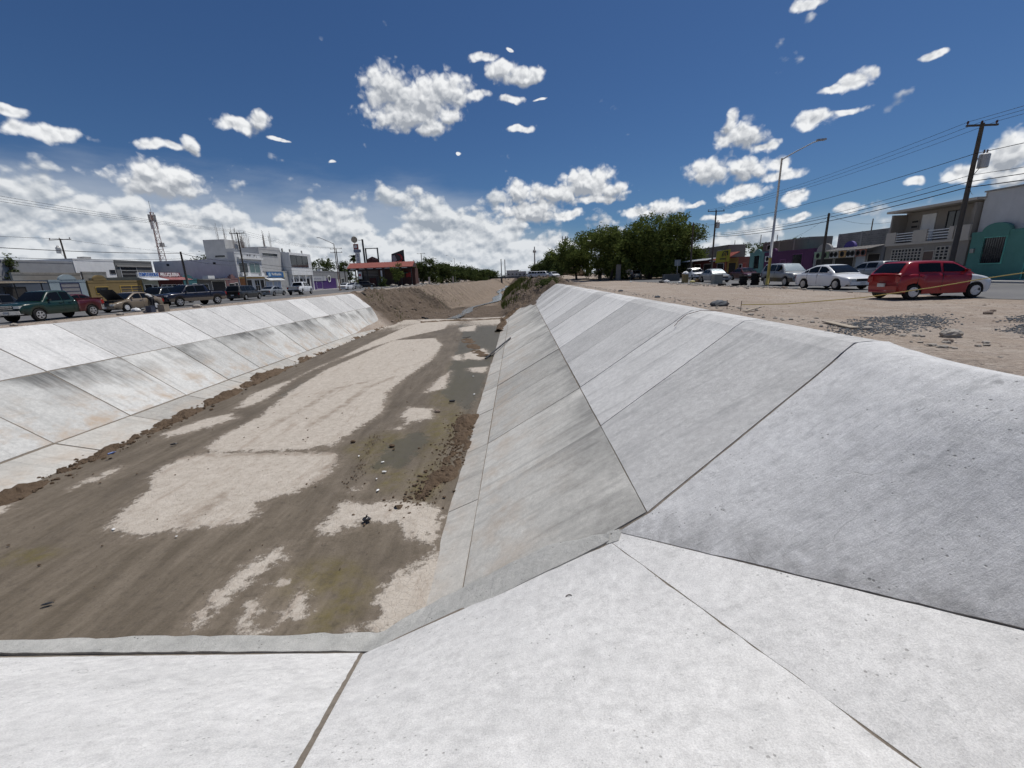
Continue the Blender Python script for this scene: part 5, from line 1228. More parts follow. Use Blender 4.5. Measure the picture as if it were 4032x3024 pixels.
# ================================================================ poles, lamps, wires
M_WOOD = plain('weathered_pole_wood', (.085, .072, .06), .9, dirt=.4, scale=4)
M_STEEL = plain('galvanised_steel', (.48, .48, .47), .5, metal=.3, dirt=.3)
M_YELP = plain('yellow_pole_paint', (.46, .37, .10), .6, dirt=.35)
M_WIRE = plain('black_cable', (.012, .012, .013), .6, dirt=0)
M_PORC = plain('brown_insulator', (.10, .05, .04), .3)
def pole(x, y, h, label, z=0, r=.15, arm=0, xf=None, group='utility poles', mat=None, double=False, arm_x=0):
    t = thing('utility_pole', label, 'utility pole', (x, y, z), 0, group)
    b = MB(); b.tube([(0, 0, -.3), (0, 0, h*.5), (0, 0, h)], [r, r*.85, r*.66], 9); b.build('post', mat or M_WOOD, t, smooth=True)
    if arm:
        for k in range(2 if double else 1):
            zz = h-.12-k*.9; b = MB(); b.box(arm_x-arm, -.06, zz-.05, arm_x+arm, .06, zz+.05); a = b.build('crossarm', M_WOOD, t)
            for q in (-.95, -.05 if not double else -.4, .9):
                b = MB(); b.lathe([(.03, 0), (.03, .06), (.07, .07), (.05, .14), (.07, .15), (.04, .22)], 8, (arm_x+arm*q, 0, zz+.05)); b.build('insulator', M_PORC, a)
    if xf is not None:
        b = MB(); b.lathe([(.26, -.42), (.28, -.40), (.28, .38), (.22, .44)], 14, (xf[0], .0, xf[1])); b.box(min(0, xf[0]), -.05, xf[1]+.1, max(0, xf[0]), .05, xf[1]+.18); tr = b.build('transformer', M_STEEL, t)
        b = MB()
        for q in (-.1, .1): b.lathe([(.03, .44), (.05, .5), (.03, .56), (.05, .62), (.03, .68)], 8, (xf[0]+q, 0, xf[1]))
        b.build('bushing', M_PORC, tr)
        b = MB(); b.tube([(xf[0]*.9, .1, xf[1]-.4), (xf[0]*.5, .15, xf[1]-.8), (0.02, .12, xf[1]-.75)], .02, 5); b.build('lead', M_WIRE, tr)
    return t
pole(30.6, 30.65, 10.05, 'tall timber utility pole with crossarm and transformer before the beige house', r=.17, arm=1.0, xf=(.62, 7.8))
pole(31.5, 44.8, 6.5, 'plain dark pole rising from the tyre shop front', r=.15)
pole(30.4, 67.3, 10.0, 'timber pole with crossarm and small transformer behind the yellow sign', arm=1.25, xf=(.4, 7.9))
pole(29.05, 72.1, 8.9, 'dark timber pole at the right edge of the mesquite trees', r=.16)
pole(-47, 73.8, 10.4, 'timber pole with crossarm and transformer before the two storey shop', z=-.2, arm=1.3, xf=(-.55, 8.2))
pole(-44, 56.6, 6.3, 'dark pole with lamp bracket beside the barber shop', z=-.2, r=.16)
pole(-66, 62.8, 9.2, 'pole with crossarm and transformer above the warehouse roofs at left', z=-.2, arm=1.6, xf=(-.7, 7.6))
pole(-45.4, 109.6, 10.0, 'pole carrying stacked crossarms beside the left street lamp', z=-.2, arm=1.5, double=True)
pole(-45.9, 114.4, 6.5, 'short dark pole before the low grey shop', z=-.2, r=.14)
pole(-33.2, 152, 10.5, 'far pole with crossarm behind the red station roof', z=-.2, arm=1.4)
pole(70, 125.5, 10.4, 'distant bare pole above the roofs left of the lamp post', r=.13); pole(70, 117.7, 9.7, 'distant bare pole above the roofs right of the lamp post', r=.13)
pole(60, 120, 8.8, 'distant pole behind the yellow sign', r=.12); pole(60, 74.7, 8.7, 'distant pole above the block storey of the tyre shop', r=.12)
for (x, y, h, lb) in ((-9.0, 262, 12, 'left of two far slim chimneys over the canal end'), (-6.8, 264, 11.6, 'right of two far slim chimneys over the canal end')):
    t = thing('chimney', lb, 'chimney', (x, y, -.2)); b = MB(); b.tube([(0, 0, 0), (0, 0, h)], [.30, .22], 8); b.build('stack', plain('chimney_grey', (.16, .15, .15), .8), t)
def street_lamp(x, y, h, label, arm, z=0, yellow=0, mat=None):
    t = thing('street_lamp', label, 'street lamp', (x, y, z)); m = mat or M_STEEL
    b = MB(); b.tube([(0, 0, yellow), (0, 0, h)], [.105, .06], 10); b.build('post', m, t, smooth=True)
    if yellow: b = MB(); b.tube([(0, 0, .0), (0, 0, yellow)], [.125, .107], 10); b.build('painted_base', M_YELP, t, smooth=True)
    b = MB(); b.box(-.22, -.22, -.1, .22, .22, .10); b.build('footing', M_ROCK, t)
    b = MB(); b.tube([(0, 0, h-.1), (arm*.25, 0, h+abs(arm)*.10), (arm*.75, 0, h+abs(arm)*.34), (arm*.86, 0, h+abs(arm)*.37)], [.05, .045, .04, .04], 7); b.build('arm', m, t)
    b = MB(); s = 1 if arm > 0 else -1; zz = h+abs(arm)*.385
    b.hexa([(arm*.84, -.12, zz-.05), (arm*1.06, -.14, zz+.0), (arm*1.06, .14, zz+.0), (arm*.84, .12, zz-.05), (arm*.84, -.08, zz+.08), (arm*1.06, -.10, zz+.12), (arm*1.06, .10, zz+.12), (arm*.84, .08, zz+.08)]); b.build('lamp_head', M_TIN, t)
street_lamp(20.34, 34.82-.0, 9.4, 'tall white street lamp with yellow painted base on the dirt lot', 2.9, yellow=2.2)
street_lamp(-35.8, 85.7, 9.1, 'rusty brown street lamp leaning arm over the left street', -3.0, z=-.2, mat=plain('rusty_post', (.16, .10, .075), .8, dirt=.4))
street_lamp(-23.5, 165, 9.0, 'far street lamp arm above the bushes past the station', -3.0, z=-.2)
def cable(a, c, sag, r, label, group='overhead cables'):
    a, c = Vector(a), Vector(c); n = 22
    pts = [a.lerp(c, i/n)+Vector((0, 0, -sag*4*(i/n)*(1-i/n))) for i in range(n+1)]
    b = MB(); b.tube(pts, r, 5); o = b.build('overhead_cable', M_WIRE); tag(o, label, 'cable', group)
BP = (30.6, 30.65)
for i, dx in enumerate((-.95, -.05, .95)):
    nm = ('outer', 'middle', 'inner')[i]
    cable((30.6+dx, 30.65, 10.15), (30.4+dx*1.2, 67.3, 10.1), .55, .012, 'thin power line, %s of three on the right crossarms, beyond the tall pole' % nm)
    cable((30.6+dx, 30.65, 10.15), (30.8+dx, -8, 10.3), .55, .012, 'thin power line, %s of three leaving the tall pole at the frame edge' % nm)
for (z1, z2, sg, r, nm) in ((8.25, 8.1, .5, .020, 'lone upper black cable under the right crossarm'), (6.95, 6.7, .75, .015, 'slack grey cable below the transformer on the right'), (6.55, 6.45, .65, .024, 'thick upper telephone cable along the right street'), (6.2, 6.25, .7, .030, 'thickest black telephone bundle along the right street')):
    cable((30.5, 30.65, z1), (30.3, 67.3, z2), sg, r, nm); cable((30.5, 30.65, z1), (30.6, -8, z1+.1), sg, r, nm+', near span')
cable((31.5, 44.8, 6.35), (33.5, 39.2, 5.0), .5, .010, 'drop wire from plain dark pole to the beige house'); cable((31.5, 44.8, 6.2), (40, 66, 5.3), .5, .010, 'drop wire from plain dark pole over the purple house')
cable((30.4, 67.3, 6.5), (29.05, 72.1, 6.6), .35, .02, 'short looped cable between the poles by the trees'); cable((30.4, 67.3, 8.0), (29.05, 72.1, 8.6), .1, .015, 'short upper cable between the poles by the trees')
cable((30.6, 30.65, 6.6), (33.4, 33, 6.1), .25, .012, 'tangled service drop to the beige house roof')
for i, dx in enumerate((-1.2, 0, 1.2)):
    nm = ('outer', 'middle', 'inner')[i]
    cable((-47+dx, 73.8, 10.45), (-45.4+dx, 109.6, 9.9), .7, .014, 'thin power line, %s of three beyond the left crossarm pole' % nm); cable((-47+dx, 73.8, 10.45), (-46+dx, 12, 11.0), .9, .014, 'thin power line, %s of three over the left shops' % nm)
for (z1, z2, sg, r, nm) in ((5.9, 5.6, .8, .03, 'thick dark cable above the yellow shop roof'), (5.2, 5.0, .9, .02, 'lower dark cable above the blue shops')):
    cable((-44, 56.6, z1), (-44.5, 10, z1+.6), sg, r, nm); cable((-44, 56.6, z1), (-47, 73.8, z2), .35, r, nm+', beyond the dark pole'); cable((-47, 73.8, z2), (-45.4, 109.6, z2-.4), .7, r, nm+', past the two storey shop')
cable((-66, 62.8, 9.0), (-66, 10, 9.5), .8, .02, 'cable running left from the warehouse pole'); cable((-66, 62.8, 9.0), (-62, 110, 8.5), .8, .015, 'cable running right from the warehouse pole')

def lattice_tower(x, y, h, label, w0, w1, z=0, panels=10, head='dishes'):
    t = thing('radio_tower', label, 'tower', (x, y, z)); mt = plain('tower_red_white', (.34, .20, .18), .7, dirt=.5, scale=.5)
    b = MB()
    for i in range(3):
        a = 2*math.pi*i/3+.5; b.tube([(w0*math.cos(a), w0*math.sin(a), 0), (w1*math.cos(a), w1*math.sin(a), h)], .06, 5)
    b.build('leg_frame', mt, t)['kind'] = 'stuff'
    b = MB(); n = panels
    for k in range(n):
        z0, z1 = h*k/n, h*(k+1)/n; ra, rb = lerp(w0, w1, k/n), lerp(w0, w1, (k+1)/n)
        for i in range(3):
            a, c = 2*math.pi*i/3+.5, 2*math.pi*((i+1) % 3)/3+.5
            b.tube([(ra*math.cos(a), ra*math.sin(a), z0), (rb*math.cos(c), rb*math.sin(c), z1)], .035, 4); b.tube([(rb*math.cos(a), rb*math.sin(a), z1), (rb*math.cos(c), rb*math.sin(c), z1)], .03, 4)
    o = b.build('bracing', mt, t); o['kind'] = 'stuff'
    for i in range(6):
        a = i*1.05; b = MB(); zz = h-1.2-(i % 2)*1.3; b.box(.55*math.cos(a)-.13, .55*math.sin(a)-.13, zz-.75, .55*math.cos(a)+.13, .55*math.sin(a)+.13, zz+.75); b.build('antenna_panel', M_WHITE if i % 2 else M_TIN, t)
    b = MB(); b.tube([(0, 0, h), (0, 0, h+2.2)], .03, 5); b.build('whip', M_IRON, t)
    b = MB(); b.box(.4, -.3, h*.60, 1.0, .3, h*.60+.8); b.box(-1.0, -.05, h*.60, 1.6, .05, h*.60+.06); b.build('equipment_box', M_TIN, t)
lattice_tower(-75, 91, 17.0, 'slim lattice radio tower with panel antennas behind the left warehouses', .9, .35, z=-.2, panels=14)
t = thing('cell_tower', 'far slim cell tower above the canal end', 'tower', (11.3, 260, 0)); b = MB(); b.tube([(0, 0, 0), (0, 0, 18)], [.6, .3], 8); b.build('mast', M_TIN, t); b = MB(); b.lathe([(1.0, 14.6), (1.0, 15.6), (.6, 16.2)], 10, (0, 0, 0)); b.build('antenna_ring', M_TIN, t)
t = thing('cell_tower', 'cell tower with fork of antennas above the left of the trees', 'tower', (24.8, 220, 0)); b = MB(); b.tube([(0, 0, 0), (0, 0, 18.6)], [.6, .4], 8); b.build('mast', M_TIN, t)
for k in range(5):
    a = k*1.26; b = MB(); b.box(1.4*math.cos(a)-.15, 1.4*math.sin(a)-.15, 17.4, 1.4*math.cos(a)+.15, 1.4*math.sin(a)+.15, 19.8); b.build('antenna_panel', M_TIN, t)
b = MB(); b.lathe([(1.4, 18.3), (1.4, 18.5)], 12); b.build('platform', M_TIN, t)

# ================================================================ vegetation
def leafmat(name, dark, mid, light):
    m = bpy.data.materials.new(name); m.use_nodes = True; t = NT(m.node_tree); m.node_tree.nodes.clear(); MATS[name] = m
    tone = t.new('ShaderNodeAttribute', attribute_name='tone').outputs['Fac']
    c = t.mix(t.rng(tone, 0, .55), dark, mid); c = t.mix(t.rng(tone, .6, 1), c, light)
    a = t.new('ShaderNodeBsdfDiffuse'); t.l.new(c, a.inputs[0]); b = t.new('ShaderNodeBsdfTranslucent'); t.l.new(c, b.inputs[0])
    x = t.new('ShaderNodeMixShader'); x.inputs[0].default_value = .28; t.l.new(a.outputs[0], x.inputs[1]); t.l.new(b.outputs[0], x.inputs[2])
    o = t.new('ShaderNodeOutputMaterial'); t.l.new(x.outputs[0], o.inputs[0]); return m
M_LEAF = leafmat('mesquite_leaf', (.046, .064, .020), (.115, .148, .043), (.23, .26, .08))
M_LEAF2 = leafmat('dull_leaf', (.030, .044, .017), (.075, .10, .036), (.15, .17, .06))
M_REED = leafmat('reed_blade', (.05, .065, .018), (.11, .14, .04), (.22, .23, .09))
M_BARK = plain('tree_bark', (.075, .058, .045), .95, dirt=.5, scale=6, bmp=.5)
def leaves(lobes, n, size, rs, mat, parent, name='crown', droop=.0, zmin=-99):
    """leaf-sized faces spread through irregular lobes, clumped, thinner toward the inside"""
    rs = np.random.RandomState(rs)
    w = np.array([a[3]*a[4]*a[5] for a in lobes])**.7; w /= w.sum()
    # clump centres
    nc = max(8, n//26); k = rs.choice(len(lobes), nc, p=w); L = np.array(lobes)
    d = rs.normal(size=(nc, 3)); d /= np.linalg.norm(d, axis=1)[:, None]
    rad = rs.uniform(.45, 1.06, nc)**.7
    cc = L[k, :3]+d*L[k, 3:6]*rad[:, None]
    cr = rs.uniform(.5, 1.25, nc)*size*3.2
    j = rs.randint(0, nc, n)
    p = cc[j]+rs.normal(size=(n, 3))*cr[j][:, None]*np.array([.55, .55, .42])
    p[:, 2] -= droop*rs.random_sample(n)**2
    p = p[p[:, 2] > zmin]; j = j[:len(p)]; n = len(p)
    u = rs.normal(size=(n, 3)); u[:, 2] *= .6; u /= np.linalg.norm(u, axis=1)[:, None]
    v = np.cross(u, rs.normal(size=(n, 3))); v /= np.linalg.norm(v, axis=1)[:, None]
    s = size*rs.uniform(.55, 1.3, n)[:, None]
    V = np.stack([p-u*s-v*s*.1, p+v*s*.45, p+u*s-v*s*.1, p-v*s*.45], 1).reshape(-1, 3)
    top = (p[:, 2]-p[:, 2].min())/(np.ptp(p[:, 2])+1e-6)
    tone = np.clip(.25+.3*rs.random_sample(n)+.25*(rs.random_sample(nc)[j])+.15*rs.normal(size=n), 0, 1)
    me = bpy.data.meshes.new(name); F = np.arange(4*n).reshape(-1, 4)
    me.vertices.add(4*n); me.vertices.foreach_set('co', V.ravel()); me.loops.add(4*n); me.loops.foreach_set('vertex_index', F.ravel())
    me.polygons.add(n); me.polygons.foreach_set('loop_start', np.arange(0, 4*n, 4)); me.polygons.foreach_set('loop_total', np.full(n, 4)); me.update(); me.validate()
    a = me.attributes.new('tone', 'FLOAT', 'POINT'); a.data.foreach_set('value', np.repeat(tone, 4).astype(np.float32))
    me.materials.append(mat); o = bpy.data.objects.new(name, me); COL.objects.link(o); o.parent = parent
    return o
def tree(x, y, z, h, r, label, seed, n=5000, leaf=.20, mat=None, name='tree', lobes=6, low=.28, group=None, trunks=1, flat=.8, elong=1.0):
    rr = random.Random(seed); t = thing(name, label, 'tree', (x, y, z), 0, group)
    L = []
    for i in range(lobes):
        a = 2*math.pi*i/lobes+rr.uniform(-.5, .5); q = rr.uniform(.35, .72)*r
        zz = lerp(low*h, h*.88, rr.random()**.8)*rr.uniform(.85, 1)
        L.append((q*math.cos(a)*elong, q*math.sin(a), zz, r*rr.uniform(.34, .55), r*rr.uniform(.34, .55), h*rr.uniform(.12, .22)*flat))
    L.append((rr.uniform(-.2, .2)*r, rr.uniform(-.2, .2)*r, h*.74, r*.62, r*.62, h*.24)); L.append((0, 0, h*.48, r*.7*elong, r*.7, h*.2))
    b = MB()
    for k in range(trunks):
        ox, oy = (0, 0) if trunks == 1 else (rr.uniform(-.8, .8), rr.uniform(-.8, .8)); lx, ly = rr.uniform(-.1, .1)*h, rr.uniform(-.05, .05)*h
        b.tube([(ox, oy, -.2), (ox+lx*.5, oy+ly*.5, h*.22), (ox+lx, oy+ly, h*.42)], [h*.028, h*.022, h*.016], 7)
        for i in range(5):
            l = L[rr.randrange(len(L))]; m = (ox+lx*.8, oy+ly*.8, h*rr.uniform(.22, .4))
            b.tube([m, ((m[0]+l[0])/2+rr.uniform(-.3, .3), (m[1]+l[1])/2, (m[2]+l[2])/2+.3), (l[0], l[1], l[2])], [h*.013, h*.009, h*.004], 5)
    b.build('trunk', M_BARK, t, smooth=True)
    leaves(L, n, leaf, seed, mat or M_LEAF, t, droop=h*.06)
    return t
G = 'mesquite trees on the right bank'
tree(25.5, 82, 0, 12.2, 6.6, 'tallest mesquite tree in the clump on the right', 1, 24000, .22, lobes=12, group=G, low=.16)
tree(18.4, 84, 0, 10.6, 5.8, 'broad mesquite tree left of the tallest one', 2, 18000, .22, lobes=11, group=G, low=.14)
tree(31.8, 85, 0, 10.4, 5.4, 'mesquite tree at the right end of the clump beside the dark pole', 3, 18000, .22, lobes=11, group=G, low=.14)
tree(13.2, 94, .3, 9.4, 5.4, 'mesquite tree at the left shoulder of the clump', 4, 14000, .22, lobes=10, group=G, low=.1)
tree(22, 92, 0, 9.5, 6, 'shaded mesquite tree behind the concrete piers', 5, 13000, .26, lobes=9, group=G, low=.06)
tree(30, 96, 0, 9.0, 6, 'shaded mesquite tree behind the tallest one', 25, 12000, .28, lobes=9, group=G, low=.06)
G2 = 'low trees trailing off past the mesquite clump'
for i, (x, y, h, r) in enumerate(((10.6, 116, 6.4, 4), (14.6, 126, 7.6, 4.6), (9.2, 136, 5.6, 3.8), (13, 150, 7, 5), (19, 140, 8, 5.5), (8.5, 165, 5.5, 4.5), (14, 185, 6.5, 6))):
    tree(x, y, .6, h, r, ('bushy tree just left of the mesquite clump', 'round bushy tree behind the scrap heap', 'low bushy tree near the white cars', 'bushy tree past the white cars', 'tall bushy tree behind the mesquite clump', 'far low tree past the white cars', 'farthest low tree on the right bank')[i], 30+i, 5200, .28, M_LEAF2, lobes=6, group=G2, low=.1)
G3 = 'trees along the left bank past the station'
LB = ((-29.2, 142, 8.6, 4.4), (-33.5, 146, 7.4, 4), (-25.8, 150, 7.2, 3.8), (-26.5, 163, 7.0, 4.4), (-23.5, 172, 6.2, 4), (-22, 188, 6.4, 4.5), (-21.5, 204, 6.2, 4.6), (-19, 220, 5.8, 4.6), (-17.5, 238, 5.6, 4.8), (-15.5, 254, 5.4, 4.6))
LN = ('tallest leafy tree just right of the red roofed station', 'leafy tree half behind the red roofed station', 'bushy tree right of the tallest one past the station', 'fourth tree from the station along the left bank', 'fifth tree from the station along the left bank', 'sixth tree from the station along the left bank', 'seventh tree from the station along the left bank', 'eighth tree from the station along the left bank', 'ninth tree from the station along the left bank', 'last tree of the left bank row')
for i, (x, y, h, r) in enumerate(LB): tree(x, y, -.2, h, r, LN[i], 50+i, 7000 if i < 3 else 4600, .26 if i < 3 else .34, M_LEAF2, lobes=6, group=G3, low=.1)
tree(-32.3, 116.4, -.2, 6.5, 1.7, 'slender pale green young tree before the red roofed station', 70, 2600, .17, M_LEAF, lobes=5, low=.15)
tree(-36.6, 117, -.2, 3.0, 1.2, 'small dark shrub before the station wall', 71, 900, .16, M_LEAF2, name='shrub', lobes=4, low=.1)
tree(-58.8, 130, -.2, 9.0, 4.6, 'dark round tree above the low grey shop roof', 72, 4500, .24, M_LEAF2, low=.2)
tree(-52.5, 131, -.2, 8.0, 3.4, 'smaller tree beside the dark round tree at left', 73, 2600, .24, M_LEAF2, low=.2)
tree(-69, 95, -.2, 9.0, 2.6, 'tree top peeking over the warehouse beside the grey tower', 74, 2000, .24, M_LEAF2, low=.5)
for i, (x, y, h, r, lb) in enumerate(((50, 86, 6.5, 4, 'tree behind the yellow and coral shops'), (53, 92, 6.6, 4, 'tree behind the teal house'), (54, 84, 6.8, 3.5, 'tree top above the purple house block'), (46, 67, 4.8, 2.4, 'small tree behind the grey arch'), (56, 110, 7.2, 5, 'far tree behind the red shops'))):
    tree(x, y, 0, h, r, lb, 80+i, 2200, .24, M_LEAF2, low=.3)
def palm(x, y, z, h, label, seed):
    rr = random.Random(seed); t = thing('palm_tree', label, 'palm', (x, y, z)); b = MB(); b.tube([(0, 0, -.2), (.15, 0, h*.5), (0, 0, h)], [.30, .22, .2], 8); b.build('trunk', M_BARK, t, smooth=True)
    for k in range(26):
        a = rr.uniform(0, 6.28); e = rr.uniform(-.9, 1.2); l = rr.uniform(1.3, 1.9); q = []
        for i in range(5):
            s = i/4; q.append((math.cos(a)*l*s*math.cos(e*(1-.3*s)), math.sin(a)*l*s*math.cos(e), h+math.sin(e)*l*s-.7*s*s))
        f = MB(); n = (-math.sin(a), math.cos(a)); wd = [.06, .35, .5, .4, .05]
        f.grid([[(p[0]+n[0]*sd*w_, p[1]+n[1]*sd*w_, p[2]-.12*abs(sd)) for sd in (-1, 0, 1)] for p, w_ in zip(q, wd)], 5, 3)
        f.build('frond', M_LEAF2, t)
palm(-56.5, 150, -.2, 10.0, 'left of two fan palms behind the tall pylon sign', 3); palm(-50.6, 152, -.2, 8.6, 'right of two fan palms behind the tall pylon sign', 4)
t = thing('cypress_tree', 'dark pointed cypress tip above the roofs at far left', 'tree', (-61.8, 52, -.2)); b = MB(); b.tube([(0, 0, 0), (0, 0, 5)], .1, 6); b.build('trunk', M_BARK, t)
leaves([(0, 0, 2.5, .8, .8, 2.2), (0, 0, 4.6, .45, .45, 1.6), (0, 0, 5.7, .2, .2, .8)], 1500, .14, 9, M_LEAF2, t)

def blades(name, pts, hmin, hmax, seed, mat=None, w=.03):
    rs = np.random.RandomState(seed); P = np.asarray(pts, float); n = len(P)
    a = rs.uniform(0, 6.28, n); h = rs.uniform(hmin, hmax, n); l = rs.uniform(.1, .5, n)*h
    d = np.stack([np.cos(a), np.sin(a), np.zeros(n)], 1); s = np.stack([-np.sin(a), np.cos(a), np.zeros(n)], 1)*w*rs.uniform(.6, 1.5, n)[:, None]
    m1 = P+d*(l*.3)[:, None]+np.array([0, 0, 1])*(h*.6)[:, None]; m2 = P+d*l[:, None]+np.array([0, 0, 1])*h[:, None]
    V = np.stack([P-s, P+s, m1+s*.8, m2, m1-s*.8], 1).reshape(-1, 3)
    b = MB(); b.v = V.tolist(); b.f = [(5*i, 5*i+1, 5*i+2, 5*i+3, 5*i+4) for i in range(n)]
    o = b.build(name, mat or M_REED, attrs={'tone': np.repeat(rs.uniform(.2, 1, n), 5)}); return o
def scatter(n, xr, yr, seed, keep=None):
    rs = np.random.RandomState(seed); x = rs.uniform(xr[0], xr[1], n); y = rs.uniform(yr[0], yr[1], n)
    m = np.ones(n, bool) if keep is None else keep(x, y, rs.random_sample(n)); x, y = x[m], y[m]
    return np.stack([x, y, zground(x, y)-.03], 1)
def bank_r(x, y, r):
    lc, lt, rt, rc = far_lines(y); f = (x-rt)/(rc-rt); return (f > -.02) & (f < .95) & (fbm(x*.5, y*.25, 3) > -.05+.3*r)
tag(blades('reeds', scatter(9000, (-5, 5), (84, 190), 5, bank_r), .3, 1.5, 5, w=.035), 'patchy green reeds growing on the far right earth bank', 'reeds', kind='stuff')
def bank_l(x, y, r):
    lc, lt, rt, rc = far_lines(y); f = (x-lc)/(lt-lc); return (f > .02) & (f < 1.0) & (fbm(x*.35+5, y*.35, 3)+.25*fbm(x*1.5, y*1.5, 2) > .30+.12*r)
tag(blades('weeds', scatter(7000, (-26, -8), (63, 125), 21, bank_l), .12, .55, 9, w=.03), 'scattered green weeds on the left earth bank', 'weeds', kind='stuff')
t = thing('bush', 'dark leafy bush at the far end of the right lining', 'bush', (5.6, 76.5, -.1)); b = MB(); b.tube([(0, 0, -.6), (.1, 0, .6)], .06, 5); b.build('trunk', M_BARK, t); leaves([(0, 0, .2, 1.6, 2.2, .8), (.9, 2, .5, 1.2, 2.0, .7), (-1.2, 1.4, -.4, 1.0, 1.6, .7)], 2600, .14, 8, M_LEAF2, t)
# far wood and roofs on the horizon
rs = np.random.RandomState(4); LO = []
for i in range(220):
    x = rs.uniform(-700, 700); y = rs.uniform(330, 640); LO.append((x, y, 1.5+rs.uniform(0, 2.0), rs.uniform(8, 16), rs.uniform(8, 14), rs.uniform(2, 3.2)))
o = leaves(LO, 26000, 1.0, 77, M_LEAF2, None, 'far_wood'); tag(o, 'dark line of trees along the far horizon', 'trees', kind='stuff')
FB = ((-70, 300, 14, 5, (.45, .44, .42)), (-40, 320, 12, 4, (.5, .45, .4)), (-3, 330, 9, 5.5, (.55, .54, .52)), (4, 300, 6, 4.2, (.5, .5, .5)), (60, 260, 20, 6, (.4, .38, .36)), (95, 220, 16, 5, (.45, .42, .38)), (33, 250, 9, 9.5, (.42, .40, .36)))
FL = ('far pale building left of the station signs', 'far cream building behind the left bank trees', 'far white building over the canal end bridge', 'small far white building right of the bridge', 'far low grey building behind the red shops', 'far tan building behind the right hand row', 'far tan block showing over the trees left of the cell tower')
for (x, y, wd, h, c), lb in zip(FB, FL):
    r = thing('far_building', lb, 'building', (x, y, 0), world=True, group='far buildings'); m = wallmat('far_wall_%d' % int(x), c)
    b = MB(); b.box(x-wd/2, y, -.2, x+wd/2, y+10, h); b.build('wall', m, r)
    b = MB(); b.box(x-wd/2-.15, y-.15, h, x+wd/2+.15, y+10.15, h+.25); b.build('roof', M_ROOFTOP, r)
    for k in range(max(2, int(wd/3))):
        xx = x-wd/2+1+k*3; b = MB(); b.box(xx, y-.06, h*.4, xx+1.2, y+.02, h*.4+1.2); b.build('window', M_GLASS, r)
def bridge():
    r = thing('footbridge', 'low dark road bridge crossing the far end of the canal', 'bridge', (-4, 258, 1), world=True)
    m = plain('bridge_concrete', (.16, .155, .15), .9)
    b = MB(); b.box(-26, 256, .3, 20, 262, 1.3); b.build('deck', m, r)
    b = MB(); b.box(-26, 255.9, 2.1, 20, 256.05, 2.25); b.build('top_rail', m, r)
    for i in range(24): b = MB(); b.box(-26+i*2, 255.9, 1.3, -25.8+i*2, 256.05, 2.1); b.build('baluster', m, r)
    for x in (-9, 1): b = MB(); b.box(x-.5, 257, -5, x+.5, 261, .3); b.build('pier', m, r)
bridge()

# shallow stream winding down the far bed
ys = np.arange(68, 256, 2.0); rows = []
for y in ys:
    lc, lt, rt, rc = far_lines(np.array([y])); f = .60+.16*math.sin(y*.06)+.08*math.sin(y*.17+1); c = float(lt[0])+(float(rt[0])-float(lt[0]))*f; wd = (.9+.5*math.sin(y*.11))*(1 if y > 80 else .6)
    z = float(zground(np.array([c]), np.array([y]))[0]); zz = ZB-.05+.9*float(sm(y, 90, 260))+.12; rows.append([(c-wd, y, zz), (c+wd, y, zz)])
m, t_, b_ = newmat('stream_water'); b_.inputs['Base Color'].default_value = (.10, .11, .11, 1); b_.inputs['Roughness'].default_value = .18
oc_ = t_.new('ShaderNodeTexCoord').outputs['Object']; bump(t_, b_, t_.noise(oc_, 3, 4), .25, .03)
b = MB(); b.grid(rows, len(rows), 2); b.f = [tuple(reversed(f)) for f in b.f]; struct(b.build('stream', m))
# ================================================================ mud, stones, rubble
def ridge(name, path, wid, hgt, mat, seed, label, step=.16, nx=12, ragged_=.5):
    """lumpy bank of mud along a path on the bed"""
    P = [Vector(p) for p in path]; Ltot = sum((b_-a_).length for a_, b_ in zip(P[:-1], P[1:])); n = int(Ltot/step); rows = []
    for i in range(n+1):
        q = i/n; c = polyline(path, q); c2 = polyline(path, min(1, q+.01)); tt = (c2-c) if (c2-c).length > 1e-6 else (P[-1]-P[-2]); tt.normalize(); nn = Vector((-tt.y, tt.x, 0))
        s = q*Ltot; k = .45+.75*float(vnoise(seed+3, s*.35)); kk = max(.05, k*(1-ragged_*float(vnoise(seed, s*.9))))
        w_ = wid*(.6+.6*kk); row = []
        for j in range(nx):
            v = j/(nx-1)*2-1; h = hgt*kk*max(0, 1-v*v)*(1+.0*v)
            h += hgt*.55*float(fbm(s*2.2+seed, v*2.5*wid+seed, 3))*max(0, 1-abs(v))**.5+hgt*.3*float(fbm(s*6+seed, v*7*wid, 2))*(1-abs(v))
            row.append(c+nn*(v*w_+.12*(2*float(vnoise(seed+9, s*1.4))-1))+Vector((0, 0, h-.06)))
        rows.append(row)
    b = MB(); b.grid(rows, len(rows), nx); 
    if (Vector(b.v[b.f[0][1]])-Vector(b.v[b.f[0][0]])).cross(Vector(b.v[b.f[0][2]])-Vector(b.v[b.f[0][0]])).z < 0: b.f = [tuple(reversed(f)) for f in b.f]
    o = b.build(name, mat); tag(o, label, 'mud', kind='stuff'); return o
LP = [(-16.7, 9.0, ZB), (-16.8, 11.7, ZB), (-17.0, 14.2, ZB), (-17.35, 18.1, ZB), (-17.95, 22.6, ZB), (-18.7, 31, ZB), (-19.3, 43, ZB), (-19.6, 62, ZB), (-19.2, 66, ZB)]
ridge('mud_ridge', LP, .62, .34, M_MUD, 5, 'crumbly brown mud ridge along the foot of the left lining', step=.10, nx=18, ragged_=1.0)
ridge('mud_bank', [(-3.75, 10.75, ZB), (-3.1, 11.6, ZB), (-2.75, 13.0, ZB), (-2.45, 14.6, ZB), (-2.5, 16.6, ZB), (-2.5, 19, ZB)], .62, .26, M_MUD, 15, 'crumbly brown mud bank against the foot of the right lining', step=.07, nx=18, ragged_=.9)
